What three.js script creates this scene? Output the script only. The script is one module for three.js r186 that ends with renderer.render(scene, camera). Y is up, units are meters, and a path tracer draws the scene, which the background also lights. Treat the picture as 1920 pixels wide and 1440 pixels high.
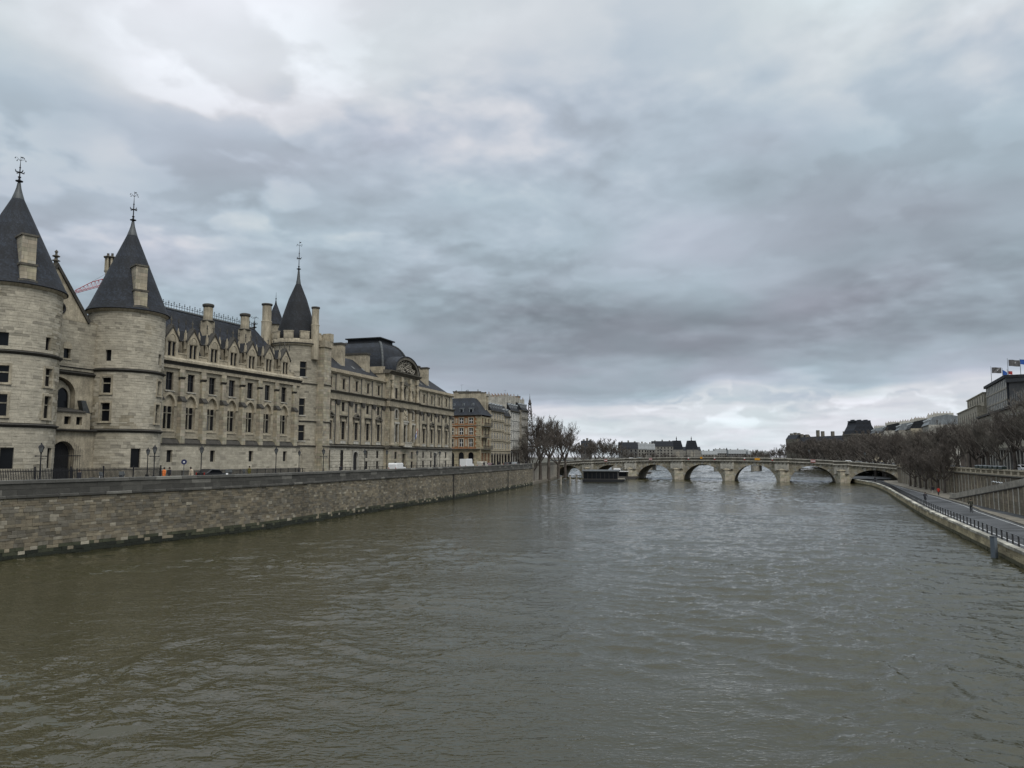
import * as THREE from 'three';
import { mergeGeometries } from 'three/addons/utils/BufferGeometryUtils.js';
import { MarchingCubes } from 'three/addons/objects/MarchingCubes.js';

// ---------------------------------------------------------------- camera, sky, sun, exposure
const scene = new THREE.Scene();
const EYE = 8.8, FOC = 1400, PITCH = Math.atan(137 / FOC);
const camera = new THREE.PerspectiveCamera(THREE.MathUtils.radToDeg(2 * Math.atan(720 / FOC)), 4 / 3, 0.5, 12000);
camera.position.set(0, EYE, 0);
camera.rotation.x = PITCH;
const renderer = new THREE.WebGLRenderer({ antialias: true });
renderer.toneMapping = THREE.LinearToneMapping;
renderer.toneMappingExposure = 1.0;
renderer.shadowMap.enabled = true;
const sun = new THREE.DirectionalLight(new THREE.Color(1, 0.96, 0.9), 1.5);
sun.position.set(120, 300, 90); sun.target.position.set(0, 0, -150);
sun.castShadow = true; sun.shadow.radius = 55; sun.shadow.mapSize.set(2048, 2048);
Object.assign(sun.shadow.camera, { left: -250, right: 250, top: 250, bottom: -250, near: 1, far: 900 });
scene.add(sun, sun.target);

// ---------------------------------------------------------------- noise
const mulberry = (a) => () => { a = (a + 0x6d2b79f5) | 0; let t = Math.imul(a ^ (a >>> 15), 1 | a); t = (t + Math.imul(t ^ (t >>> 7), 61 | t)) ^ t; return ((t ^ (t >>> 14)) >>> 0) / 4294967296; };
const hash2 = (x, y) => { let h = (Math.imul(x, 374761393) + Math.imul(y, 668265263)) | 0; h = Math.imul(h ^ (h >>> 13), 1274126177); return ((h ^ (h >>> 16)) >>> 0) / 4294967296; };
function vnoise(x, y, P = 0, Q = P) {     // value noise, optionally periodic with periods P, Q
  const xi = Math.floor(x), yi = Math.floor(y), fx = x - xi, fy = y - yi;
  const u = fx * fx * fx * (fx * (fx * 6 - 15) + 10), v = fy * fy * fy * (fy * (fy * 6 - 15) + 10);
  let x0 = xi, x1 = xi + 1, y0 = yi, y1 = yi + 1;
  if (P) { x0 = ((x0 % P) + P) % P; x1 = ((x1 % P) + P) % P; y0 = ((y0 % Q) + Q) % Q; y1 = ((y1 % Q) + Q) % Q; }
  const a = hash2(x0, y0), b = hash2(x1, y0), c = hash2(x0, y1), d = hash2(x1, y1);
  return a + (b - a) * u + (c - a) * v + (a - b - c + d) * u * v;
}
function fbm(x, y, oct, P = 0, Q = P) { let s = 0, a = 0.5, n = 0; for (let i = 0; i < oct; i++) { s += a * vnoise(x + i * 17, y + i * 31, P, Q); n += a; a *= 0.5; x *= 2; y *= 2; P *= 2; Q *= 2; } return s / n; }
const clamp = THREE.MathUtils.clamp, lerp = THREE.MathUtils.lerp, sstep = (a, b, x) => { const t = clamp((x - a) / (b - a), 0, 1); return t * t * (3 - 2 * t); };
const toLin = (c) => (c <= 0.04045 ? c / 12.92 : Math.pow((c + 0.055) / 1.055, 2.4));

// ---------------------------------------------------------------- the overcast sky: cloud deck brightness by azimuth and elevation, cloud noise on a flat deck
function makeSky() {
  const W = 4096, H = 2048, data = new Float32Array(W * H * 4);
  const AZ = [-60, -36, -25, -9, 5, 18, 32, 60], EL = [0, 1.6, 3.2, 4.6, 6.2, 8.6, 11, 14.2, 17.4, 20.4, 23.5, 26.5, 29.4, 33, 50, 90];
  const G = [
    [204, 204, 206, 208, 210, 208, 206, 204], [200, 202, 202, 204, 208, 210, 208, 202], [186, 188, 188, 192, 198, 206, 208, 198],
    [178, 177, 176, 176, 178, 186, 190, 184], [172, 170, 168, 162, 160, 160, 170, 172], [168, 168, 166, 152, 138, 134, 144, 158],
    [168, 170, 170, 160, 148, 144, 148, 158], [170, 172, 174, 170, 166, 160, 156, 162], [172, 172, 180, 178, 172, 162, 159, 164],
    [174, 174, 188, 184, 176, 166, 166, 170], [176, 172, 196, 192, 182, 173, 174, 176], [184, 182, 202, 198, 190, 182, 186, 186],
    [194, 198, 212, 202, 197, 192, 200, 196], [204, 206, 214, 206, 203, 202, 206, 204], [228, 228, 228, 228, 228, 228, 228, 228], [252, 252, 252, 252, 252, 252, 252, 252]];
  const cub = (t) => t * t * (3 - 2 * t);
  const idx = (A, v) => { let i = 0; while (i < A.length - 2 && v > A[i + 1]) i++; return [i, cub(clamp((v - A[i]) / (A[i + 1] - A[i]), 0, 1))]; };
  for (let r = 0; r < H; r++) {
    const up = ((r + 0.5) / H - 0.5) * Math.PI, el = THREE.MathUtils.radToDeg(up), sy = Math.sin(up), cy = Math.cos(up);
    for (let c = 0; c < W; c++) {
      const o = (r * W + c) * 4;
      data[o + 3] = 1;
      if (up < 0) { data[o] = 0.2; data[o + 1] = 0.2; data[o + 2] = 0.18; continue; }
      const round = ((c + 0.5) / W - 0.5) * 2 * Math.PI, x = Math.cos(round) * cy, z = Math.sin(round) * cy;
      let az = THREE.MathUtils.radToDeg(Math.atan2(x, -z));
      // warp the layout a little so that its edges are ragged
      const fine = Math.abs(az) < 62 ? 1 : 0, O5 = fine ? 5 : 2, O6 = fine ? 6 : 2, k = 1 / (sy + 0.14), px = x * k * 2.0, pz = z * k * 2.0;
      const w1 = fbm(px * 0.8 + 3, pz * 0.8 + 9, O5) - 0.5, w2 = fbm(px * 0.8 + 51, pz * 0.8 + 2, O5) - 0.5;
      const near = sstep(0, 12, el);
      const azw = az + w1 * 22 * (0.3 + 0.7 * near), elw = Math.max(0, el + w2 * (0.8 + 8.5 * near));
      const back = sstep(50, 110, Math.abs(az));   // behind the viewer the deck goes on, evenly
      const [i, s] = idx(AZ, clamp(azw, -60, 60)), [j, t] = idx(EL, elw);
      let L = lerp(lerp(G[j][i], G[j][i + 1], s), lerp(G[j + 1][i], G[j + 1][i + 1], s), t);
      const mean = lerp(lerp(G[j][0], G[j][7], 0.5), lerp(G[j + 1][0], G[j + 1][7], 0.5), t);
      L = lerp(L, mean, back);
      // billows: broad, then soft fluff that comes and goes
      const n1 = fbm(px * 0.8 + 11 + w1 * 0.8, pz * 0.8 + w2 * 0.8, O6), n2 = fbm(px * 2.4 + 40 + w2, pz * 2.4 + 7 + w1, O6), n3 = fbm(px * 7 + w1 * 2, pz * 7 + w2 * 2, O5), wisp = sstep(0.38, 0.66, fbm(px * 0.6 + 21, pz * 0.6 + 17, 3));
      L += (n1 - 0.5) * 38 * (0.4 + 0.6 * near) + (n2 - 0.5) * (9 + 22 * wisp) * sstep(3, 16, el) + (n3 - 0.5) * (4 + 22 * wisp) * sstep(3, 12, el) + (fbm(az * 0.30 + w1 * 4, el * 2.6 + w2 * 6, O5) - 0.5) * 30 * (1 - sstep(3, 7, el));
      const puff = fbm(px * 3.1 + 7 + w2 * 1.5, pz * 3.1 + 70 + w1 * 1.5, O6);
      L += (sstep(0.40, 0.65, puff) - 0.5) * (5 + 19 * sstep(0.36, 0.6, fbm(px * 0.55 + 90, pz * 0.55 + 31, 3)) * (1 - sstep(-5, 25, az) * 0.7)) * sstep(8, 20, el);
      // ragged bright gaps under the deck's edge, low in the west
      const gw = fbm(az * 0.25 + 60, el * 0.7 + 3, 4) - 0.5, g = fbm(az * 0.17 + 5 + gw * 1.5, el * 0.75 + 2 + gw * 3, O6);
      const gap = sstep(0.45, 0.60, g) * sstep(1.8, 2.8, el) * (1 - sstep(4.3, 5.5, el + gw * 2)) * sstep(6, 15, az + gw * 12) * (1 - sstep(36, 48, az));
      L += gap * 20;
      L = clamp(L * 1.075, 100, 270) / 255;
      const dark = sstep(0.72, 0.50, L), warm = sstep(0.74, 0.86, L), mauve = (fbm(px * 0.9 + 77, pz * 0.9 + 13, 3) - 0.5);
      const cr = lerp(0.933, 0.972, warm) + 0.012 * dark + mauve * 0.07, cb = lerp(1.066, 1.028, warm) + 0.006 * dark + mauve * 0.02;
      data[o] = toLin(L * cr); data[o + 1] = toLin(L); data[o + 2] = toLin(L * cb);
      const zen = 1 + 0.95 * sstep(33, 80, el);
      data[o] *= zen; data[o + 1] *= zen; data[o + 2] *= zen;
    }
  }
  const t = new THREE.DataTexture(data, W, H, THREE.RGBAFormat, THREE.FloatType);
  t.mapping = THREE.EquirectangularReflectionMapping; t.magFilter = THREE.LinearFilter; t.needsUpdate = true;
  return t;
}
scene.background = makeSky();
scene.environment = scene.background;

// ---------------------------------------------------------------- textures: grain and wear only, tiled in metres
function tex(size, metres, fn, srgb = true) {
  const d = new Uint8Array(size * size * 4);
  for (let y = 0; y < size; y++) for (let x = 0; x < size; x++) {
    const v = fn(x / size, y / size), o = (y * size + x) * 4;
    const [r, g, b] = Array.isArray(v) ? v : [v, v, v];
    d[o] = clamp(r, 0, 1) * 255; d[o + 1] = clamp(g, 0, 1) * 255; d[o + 2] = clamp(b, 0, 1) * 255; d[o + 3] = 255;
  }
  const t = new THREE.DataTexture(d, size, size);
  t.wrapS = t.wrapT = THREE.RepeatWrapping; t.magFilter = THREE.LinearFilter; t.minFilter = THREE.LinearMipmapLinearFilter; t.generateMipmaps = true;
  if (srgb) t.colorSpace = THREE.SRGBColorSpace;
  t.repeat.set(1 / metres, 1 / metres); t.needsUpdate = true;
  return t;
}
const TX = {};
TX.mottle = tex(512, 5, (u, v) => { const a = fbm(u * 5, v * 5, 5, 5), b = fbm(u * 40, v * 40, 3, 40), s = fbm(u * 24, v * 4, 4, 24, 4); const k = 0.72 + 0.34 * (a - 0.5) + 0.2 * (b - 0.5) + 0.2 * (s - 0.5); return [k * 1.01 + 0.1, k + 0.1, k * 0.97 + 0.1]; });
TX.fine = tex(512, 4, (u, v) => { const k = 0.88 + 0.16 * (fbm(u * 8, v * 8, 5, 8) - 0.5) + 0.14 * (fbm(u * 48, v * 48, 3, 48) - 0.5) + 0.14 * (fbm(u * 5, v * 30, 4, 5, 30) - 0.5); return [k, k, k * 0.985]; });
TX.grain = tex(512, 2.2, (u, v) => 0.5 + 0.6 * (fbm(u * 12, v * 12, 5, 12) - 0.5) + 0.3 * (fbm(u * 90, v * 90, 2, 90) - 0.5), false);
// fine ashlar seen from far: joints under a couple of pixels, tone changes from stone to stone
TX.ashlar = tex(1024, 9, (u, v) => {
  const rows = 20, r = Math.floor(v * rows), fy = v * rows - r, off = hash2(r, 5) * 0.7, cols = 9, q = u * cols + off, c = Math.floor(q), fx = q - c, cc = ((c % cols) + cols) % cols;
  const j = Math.min(Math.min(fy, 1 - fy) * 0.45, Math.min(fx, 1 - fx) * 1.0), tone = hash2(cc + 13, r + 7), m = fbm(u * 9, v * 9, 5, 9), st = fbm(u * 36, v * 3, 4, 36, 3);
  const k = 0.80 + 0.16 * (tone - 0.5) + 0.22 * (m - 0.5) + 0.2 * (st - 0.5) - (j < 0.022 ? 0.14 : 0);
  return [k * (1.0 + 0.04 * (hash2(cc, r) - 0.5)), k, k * (0.98 + 0.05 * (hash2(r, cc) - 0.5))];
});
TX.slate = tex(512, 3, (u, v) => { const r = Math.floor(v * 20), fy = v * 20 - r, q = u * 14 + (r & 1) * 0.5, c = Math.floor(q) % 14, fx = q - Math.floor(q); const k = 0.66 + 0.34 * (hash2(c, r) - 0.5) + 0.55 * (fbm(u * 6, v * 6, 5, 6) - 0.5) - (fy < 0.1 ? 0.16 : 0) - (fx < 0.05 ? 0.08 : 0); return [k * 0.98, k, k * 1.03]; });
TX.brick = tex(512, 2.4, (u, v) => { const r = Math.floor(v * 32), fy = v * 32 - r, q = u * 11 + (r & 1) * 0.5, c = Math.floor(q) % 11, fx = q - Math.floor(q); const j = fy < 0.16 || fx < 0.05, h = hash2(c, r); return j ? [0.62, 0.56, 0.46] : [0.70 + 0.22 * (h - 0.5), 0.47 + 0.16 * (h - 0.5), 0.27 + 0.1 * (h - 0.5)]; });
TX.asphalt = tex(512, 14, (u, v) => { const a = fbm(u * 6, v * 6, 5, 6), b = fbm(u * 120, v * 120, 2, 120), p = sstep(0.53, 0.6, fbm(u * 3 + 9, v * 9, 4, 3, 9)); return 0.62 + 0.3 * (a - 0.5) + 0.18 * (b - 0.5) - 0.2 * p; });
// river: crossing trains of short ripples
TX.ripple = tex(1024, 9.7, (u, v) => {
  const w = fbm(u * 6, v * 6, 3, 6) - 0.5, w2 = fbm(u * 6 + 3, v * 6 + 1, 3, 6) - 0.5;
  const a = fbm(u * 12 + w * 1.6, v * 26 + w2 * 1.6, 4, 12, 26), r1 = 1 - Math.abs(2 * fbm(u * 9 + w * 2, v * 18 + w2 * 2, 4, 9, 18) - 1), r2 = 1 - Math.abs(2 * fbm(u * 22 + w2 * 2, v * 40 + w * 2, 3, 22, 40) - 1);
  return 0.5 * r1 * r1 + 0.3 * r2 * r2 + 0.3 * a;
}, false);

// ---------------------------------------------------------------- materials
const col = (r, g, b) => new THREE.Color().setRGB(r, g, b);
const std = (c, o = {}) => new THREE.MeshStandardMaterial({ color: col(...c), roughness: 0.9, side: THREE.DoubleSide, ...o });
const M = {
  stone: std([0.55, 0.485, 0.375], { map: TX.ashlar, bumpMap: TX.grain, bumpScale: 0.01 }),
  stonePlain: std([0.53, 0.47, 0.365], { map: TX.mottle, bumpMap: TX.grain, bumpScale: 0.01 }),
  stoneWarm: std([0.54, 0.455, 0.31], { map: TX.ashlar }),
  stoneGrey: std([0.40, 0.375, 0.33], { map: TX.mottle }),
  stonePale: std([0.60, 0.58, 0.53], { map: TX.mottle }),
  block: std([0.93, 0.93, 0.93], { vertexColors: true, map: TX.fine, bumpMap: TX.grain, bumpScale: 0.012 }),
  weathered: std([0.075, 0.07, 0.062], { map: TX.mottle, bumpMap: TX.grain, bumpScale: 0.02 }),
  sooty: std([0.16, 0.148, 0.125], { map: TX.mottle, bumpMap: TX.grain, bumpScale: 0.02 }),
  mortar: std([0.22, 0.2, 0.16], { map: TX.mottle }),
  slate: std([0.030, 0.037, 0.050], { map: TX.slate, roughness: 0.8 }),
  slateDark: std([0.023, 0.026, 0.032], { map: TX.slate, roughness: 0.8 }),
  lead: std([0.10, 0.108, 0.115], { map: TX.mottle, roughness: 0.55, metalness: 0.3 }),
  zinc: std([0.30, 0.33, 0.36], { map: TX.mottle, roughness: 0.5 }),
  iron: std([0.010, 0.010, 0.012], { roughness: 0.85 }),
  ironGrey: std([0.07, 0.075, 0.08], { roughness: 0.5 }),
  glass: new THREE.MeshPhysicalMaterial({ color: col(0.008, 0.009, 0.011), roughness: 0.12, ior: 1.5, specularIntensity: 0.35 }),
  glassClear: new THREE.MeshPhysicalMaterial({ color: col(0.01, 0.012, 0.015), roughness: 0.05, ior: 1.5, specularIntensity: 0.8 }),
  blind: std([0.10, 0.098, 0.09], { roughness: 0.6 }),
  dark: std([0.01, 0.01, 0.011], { roughness: 0.8 }),
  frameStone: std([0.40, 0.37, 0.30], { map: TX.mottle }),
  frameWhite: std([0.62, 0.61, 0.57], { roughness: 0.6 }),
  frameDark: std([0.06, 0.055, 0.05], { roughness: 0.6 }),
  brick: std([0.62, 0.56, 0.52], { map: TX.brick }),
  asphalt: std([0.14, 0.147, 0.155], { map: TX.asphalt, roughness: 0.75 }),
  paving: std([0.24, 0.215, 0.175], { map: TX.mottle }),
  earth: std([0.09, 0.085, 0.06], { map: TX.mottle }),
  white: std([0.75, 0.75, 0.74], { roughness: 0.35 }),
  paintWhite: std([0.42, 0.42, 0.41], { roughness: 0.8 }),
  black: std([0.015, 0.015, 0.016], { roughness: 0.4 }),
  rubber: std([0.02, 0.02, 0.02], { roughness: 0.9 }),
  pot: std([0.24, 0.13, 0.08], { roughness: 0.9 }),
  red: std([0.32, 0.03, 0.025], { roughness: 0.5 }),
  craneRed: std([0.45, 0.03, 0.035], { roughness: 0.6 }),
  yellow: std([0.7, 0.32, 0.02], { roughness: 0.5 }),
  orange: std([0.62, 0.15, 0.03], { roughness: 0.8 }),
  blue: std([0.02, 0.09, 0.35], { roughness: 0.7 }),
  flagGrey: std([0.10, 0.095, 0.095], { roughness: 0.8 }),
  bark: std([0.092, 0.078, 0.066], { roughness: 1 }),
  barkPale: std([0.14, 0.125, 0.105], { roughness: 1 }),
  cloth: std([1, 1, 1], { vertexColors: true, roughness: 0.95 }),
  lampGlass: std([0.17, 0.18, 0.18], { roughness: 0.2 }),
  headlight: std([0.8, 0.8, 0.78], { roughness: 0.15 }),
  hedge: std([0.03, 0.06, 0.035], { roughness: 1 }),
};

// ---------------------------------------------------------------- helpers: pixel rays, frames, geometry
const SP = Math.sin(PITCH), CP = Math.cos(PITCH);
const ray = (px, py) => { const u = (px - 960) / FOC, v = (720 - py) / FOC, k = CP - v * SP; return [u / k, (v * CP + SP) / k]; };   // direction for one metre of depth
const at = (px, py, d) => { const [a, b] = ray(px, py); return new THREE.Vector3(a * d, EYE + b * d, -d); };
const onLevel = (px, py, y) => { const b = ray(px, py)[1]; return at(px, py, (y - EYE) / b); };
const rad = THREE.MathUtils.degToRad;
function frame(x0, d0, phi) {               // a facade line: local x runs along it away from the viewer, local z faces the river
  const c = Math.cos(rad(phi)), s = Math.sin(rad(phi));
  return {
    x0, d0, phi, turn: Math.PI / 2 - rad(phi),
    hit(px, py, off = 0) { const [a, b] = ray(px, py), X = x0 + off * c, D = d0 - off * s, u = (a * D - X) / (s - a * c), d = D + u * c; return [u, EYE + b * d]; },
    world: (u, y, z) => new THREE.Vector3(x0 + u * s + z * c, y, -(d0 + u * c - z * s)),
  };
}
const taken = new Map();
const numbered = (n) => { const k = taken.get(n) ?? 0; taken.set(n, k + 1); return k ? n + '_' + String(k).padStart(3, '0') : n; };
function thing(name, label, category, pos = [0, 0, 0], turn = 0, group) {
  const g = new THREE.Group(); g.name = numbered(name); scene.add(g);
  g.position.set(...(pos.isVector3 ? pos.toArray() : pos)); g.rotation.y = turn; g.userData = { label, category };
  if (group) g.userData.group = group;
  return g;
}
const flat = (g) => { const n = g.index ? g.toNonIndexed() : g; for (const k of Object.keys(n.attributes)) if (!['position', 'normal', 'uv', 'color'].includes(k)) n.deleteAttribute(k); n.clearGroups?.(); return n; };
const join = (list) => { list = list.flat(Infinity).filter(Boolean).map(flat); const hasC = list.some((g) => g.attributes.color); for (const g of list) { if (hasC && !g.attributes.color) g.setAttribute('color', new THREE.BufferAttribute(new Float32Array(g.attributes.position.count * 3).fill(1), 3)); } return list.length === 1 ? list[0] : mergeGeometries(list); };
function part(parent, name, geo, mat, kind) {
  const m = new THREE.Mesh(Array.isArray(geo) ? join(geo) : geo, mat);
  m.name = name; m.castShadow = m.receiveShadow = true; parent.add(m);
  if (kind) m.userData.kind = kind;
  return m;
}
function single(name, label, category, geo, mat, group) { const m = part(scene, numbered(name), geo, mat); m.userData = { label, category }; if (group) m.userData.group = group; return m; }
function setting(name, geo, mat) { const m = part(scene, numbered(name), geo, mat); m.userData.kind = 'structure'; return m; }
function uvm(g) {                            // uv in metres from position and the way a face points
  g = flat(g); const p = g.attributes.position, n = g.attributes.normal, uv = new Float32Array(p.count * 2);
  for (let i = 0; i < p.count; i++) {
    const ax = Math.abs(n.getX(i)), ay = Math.abs(n.getY(i)), az = Math.abs(n.getZ(i));
    if (ay > ax && ay > az) { uv[2 * i] = p.getX(i); uv[2 * i + 1] = p.getZ(i); } else if (ax > az) { uv[2 * i] = p.getZ(i); uv[2 * i + 1] = p.getY(i); } else { uv[2 * i] = p.getX(i); uv[2 * i + 1] = p.getY(i); }
  }
  g.setAttribute('uv', new THREE.BufferAttribute(uv, 2)); return g;
}
const bx = (x0, x1, y0, y1, z0, z1) => uvm(new THREE.BoxGeometry(x1 - x0, y1 - y0, z1 - z0).translate((x0 + x1) / 2, (y0 + y1) / 2, (z0 + z1) / 2));
function poly(pts, holes = []) { const s = new THREE.Shape(pts.map(([x, y]) => new THREE.Vector2(x, y))); for (const h of holes) s.holes.push(new THREE.Path(h.map(([x, y]) => new THREE.Vector2(x, y)))); return s; }
const rect = (x0, x1, y0, y1) => [[x0, y0], [x1, y0], [x1, y1], [x0, y1]];
const prism = (pts, z0, z1, holes = [], bevel = 0) => uvm(new THREE.ExtrudeGeometry(poly(pts, holes), { depth: z1 - z0 - 2 * bevel, bevelEnabled: bevel > 0, bevelSize: bevel, bevelThickness: bevel, bevelOffset: -bevel, bevelSegments: 1, curveSegments: 8 }).translate(0, 0, z0 + bevel));
const prismX = (prof, x0, x1) => uvm(new THREE.ExtrudeGeometry(poly(prof.map(([z, y]) => [-z, y])), { depth: x1 - x0, bevelEnabled: false }).rotateY(Math.PI / 2).translate(x0, 0, 0));   // profile [z, y] drawn along x
function lathe(prof, seg, x = 0, y = 0, z = 0) {
  const g = flat(new THREE.LatheGeometry(prof.map(([r, h]) => new THREE.Vector2(Math.max(r, 0.001), h)), seg)), uv = g.attributes.uv, R = Math.max(...prof.map((p) => p[0]));
  const L = prof.reduce((s, p, i) => s + (i ? Math.hypot(p[0] - prof[i - 1][0], p[1] - prof[i - 1][1]) : 0), 0);
  for (let i = 0; i < uv.count; i++) uv.setXY(i, uv.getX(i) * 2 * Math.PI * R, uv.getY(i) * L);
  return g.translate(x, y, z);
}
const UPV = new THREE.Vector3(0, 1, 0);
function limb(a, b, r0, r1, seg = 6) {       // a tapered round bar between two points
  const A = new THREE.Vector3(...(a.isVector3 ? a.toArray() : a)), Bv = new THREE.Vector3(...(b.isVector3 ? b.toArray() : b)), d = Bv.clone().sub(A), L = d.length();
  return flat(new THREE.CylinderGeometry(r1, r0, L, seg, 1).translate(0, L / 2, 0).applyQuaternion(new THREE.Quaternion().setFromUnitVectors(UPV, d.normalize())).translate(A.x, A.y, A.z));
}
const arcPts = (cx, cy, rx, ry, a0, a1, n) => Array.from({ length: n + 1 }, (_, i) => { const t = rad(a0 + ((a1 - a0) * i) / n); return [cx + rx * Math.cos(t), cy + ry * Math.sin(t)]; });
const roundHead = (x0, x1, y0, ys) => [[x0, y0], [x1, y0], ...arcPts((x0 + x1) / 2, ys, (x1 - x0) / 2, (x1 - x0) / 2, 0, 180, 10)];
function pointed(x0, x1, y0, ys, ya) {       // gothic opening: jambs to ys, apex at ya
  const m = (x0 + x1) / 2, R = [], n = 7;
  for (let i = 0; i <= n; i++) { const t = i / n; R.push([x1 - (x1 - m) * (1 - Math.cos(t * Math.PI / 2.25)) / (1 - Math.cos(Math.PI / 2.25)), ys + (ya - ys) * Math.sin(t * Math.PI / 2.25) / Math.sin(Math.PI / 2.25)]); }
  return [[x0, y0], [x1, y0], ...R, ...R.slice(0, -1).reverse().map(([x, y]) => [2 * m - x, y])];
}
// stone blocks: list of {u0,u1,y0,y1} that fill a wall round its openings
function courses({ u0, u1, y0, y1, course, len, open = [], seed = 1, vary = 0.12 }) {
  const rnd = mulberry(seed), ys = [y0]; let y = y0;
  while (y < y1 - course * 0.6) { y += course * (1 + (rnd() - 0.5) * 2 * vary); ys.push(y); }
  ys[ys.length - 1] = y1;
  for (const o of open) for (const e of [o[2], o[3]]) if (e > y0 + 0.05 && e < y1 - 0.05) { let b = 1; for (let i = 1; i < ys.length - 1; i++) if (Math.abs(ys[i] - e) < Math.abs(ys[b] - e)) b = i; ys[b] = e; }
  const out = [];
  for (let i = 0; i < ys.length - 1; i++) {
    const m = (ys[i] + ys[i + 1]) / 2; let runs = [[u0, u1]];
    if (ys[i + 1] - ys[i] < 0.04) continue;
    for (const o of open) if (m > o[2] && m < o[3]) runs = runs.flatMap(([a, b]) => (o[1] <= a || o[0] >= b ? [[a, b]] : [[a, o[0]], [o[1], b]].filter(([c, d]) => d - c > 0.03)));
    for (const [a, b] of runs) {
      let u = a;
      while (u < b - 0.01) { let e = u + len * (0.55 + rnd() * 0.95); if (b - e < len * 0.4) e = b; out.push({ u0: u, u1: e, y0: ys[i], y1: ys[i + 1], k: rnd(), row: i }); u = e; }
    }
  }
  return out;
}
// one dressed block: chamfered face, sides going back; map(u, y, z) puts it on its wall
function blockGeo(b, map, depth, ch, tone, proud = 0) {
  const gap = 0.003, P = [], U = [], put = (u, y, z) => { const v = map(u, y, z + proud); return [v.x, v.y, v.z, u, y]; };
  const ring = (i, z) => [put(b.u0 + gap + i, b.y0 + gap + i, z), put(b.u1 - gap - i, b.y0 + gap + i, z), put(b.u1 - gap - i, b.y1 - gap - i, z), put(b.u0 + gap + i, b.y1 - gap - i, z)];
  const f = ring(ch, 0), e = ring(0, -ch), k = ring(0, -depth);
  const quad = (a, c, d, g) => { for (const v of [a, c, d, a, d, g]) { P.push(v[0], v[1], v[2]); U.push(v[3], v[4]); } };
  quad(f[0], f[1], f[2], f[3]);
  for (let i = 0; i < 4; i++) { const j = (i + 1) % 4; quad(e[i], e[j], f[j], f[i]); quad(k[i], k[j], e[j], e[i]); }
  const g = new THREE.BufferGeometry();
  g.setAttribute('position', new THREE.Float32BufferAttribute(P, 3)); g.setAttribute('uv', new THREE.Float32BufferAttribute(U, 2));
  const C = new Float32Array(P.length); for (let i = 0; i < C.length; i += 3) { C[i] = tone[0]; C[i + 1] = tone[1]; C[i + 2] = tone[2]; }
  g.setAttribute('color', new THREE.BufferAttribute(C, 3)); g.computeVertexNormals(); return g;
}
// builds the blocks of a wall under a parent: the `singles` that show largest as parts, the rest joined
function layBlocks(parent, blocks, map, { depth, ch = 0.02, tone, proud = () => 0, singles = 300, name = 'stone_block', restName = 'stone_courses', mat = M.block, face }) {
  parent.updateMatrixWorld(true);
  const eye = new THREE.Vector3(0, EYE, 0), v = new THREE.Vector3();
  for (const b of blocks) { v.copy(map((b.u0 + b.u1) / 2, (b.y0 + b.y1) / 2, 0)).applyMatrix4(parent.matrixWorld); const f = face ? face(b, v) : 1; b.score = ((b.u1 - b.u0) * (b.y1 - b.y0) * f) / v.distanceToSquared(eye) * (Math.abs(v.x / v.z) < 0.69 ? 1 : 0.01); }
  const order = [...blocks].sort((a, b) => b.score - a.score);
  order.slice(0, singles).forEach((b) => part(parent, name, blockGeo(b, map, depth, ch, tone(b), proud(b)), mat));
  const rest = order.slice(singles).map((b) => blockGeo(b, map, depth, ch, tone(b), proud(b)));
  if (rest.length) part(parent, restName, rest, mat, 'stuff');
}
// a window as a part: its frame is the mesh, its panes are sub-parts
const paneRnd = mulberry(404), paneMat = () => { const r = paneRnd(); return r < 0.72 ? M.glass : r < 0.9 ? M.glassClear : M.blind; };
function windowUnit(parent, x0, x1, y0, y1, z, { cols = 1, rows = [], bar = 0.07, edge = 0.07, mat = M.frameStone, paneZ = -0.04, depth = 0.08, name = 'window' } = {}) {
  const g = [bx(x0, x0 + edge, y0, y1, z, z + depth), bx(x1 - edge, x1, y0, y1, z, z + depth), bx(x0 + edge, x1 - edge, y1 - edge, y1, z, z + depth), bx(x0 + edge, x1 - edge, y0, y0 + edge, z, z + depth)];
  for (let i = 1; i < cols; i++) { const x = lerp(x0, x1, i / cols); g.push(bx(x - bar / 2, x + bar / 2, y0 + edge, y1 - edge, z + 0.003, z + depth - 0.003)); }
  for (const r of rows) { const y = lerp(y0, y1, r); g.push(bx(x0 + edge, x1 - edge, y - bar / 2, y + bar / 2, z + 0.006, z + depth - 0.006)); }
  const w = part(parent, name, g, mat);
  part(w, 'pane', bx(x0 + 0.01, x1 - 0.01, y0 + 0.01, y1 - 0.01, z + paneZ, z + paneZ + 0.03), paneMat());
  return w;
}

// ---------------------------------------------------------------- the river and the ground
const STREET = 5.8;
const FLOW = rad(17);                        // the river runs away from the viewer, a little to the right
function waterHeight(x, z) {
  const a = x * Math.cos(FLOW) + z * Math.sin(FLOW), b = -x * Math.sin(FLOW) + z * Math.cos(FLOW);
  const w = fbm(a * 0.09 + 5, b * 0.06, 2) - 0.5, calm = sstep(0.30, 0.62, fbm(x * 0.055 + 40, z * 0.045 + 8, 3));
  const r1 = 1 - Math.abs(2 * fbm(a * 0.26 + w * 3, b * 0.42 + w * 2, 3) - 1), r2 = 1 - Math.abs(2 * fbm(a * 0.85 + w * 5 + 30, b * 1.35 - w * 4, 3) - 1);
  return 0.16 * (fbm(a * 0.12, b * 0.2, 3) - 0.5) + (0.045 + 0.20 * calm) * (r1 * r1 - 0.45) * 0.9 + (0.008 + 0.066 * calm) * (r2 * r2 - 0.45);
}
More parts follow.
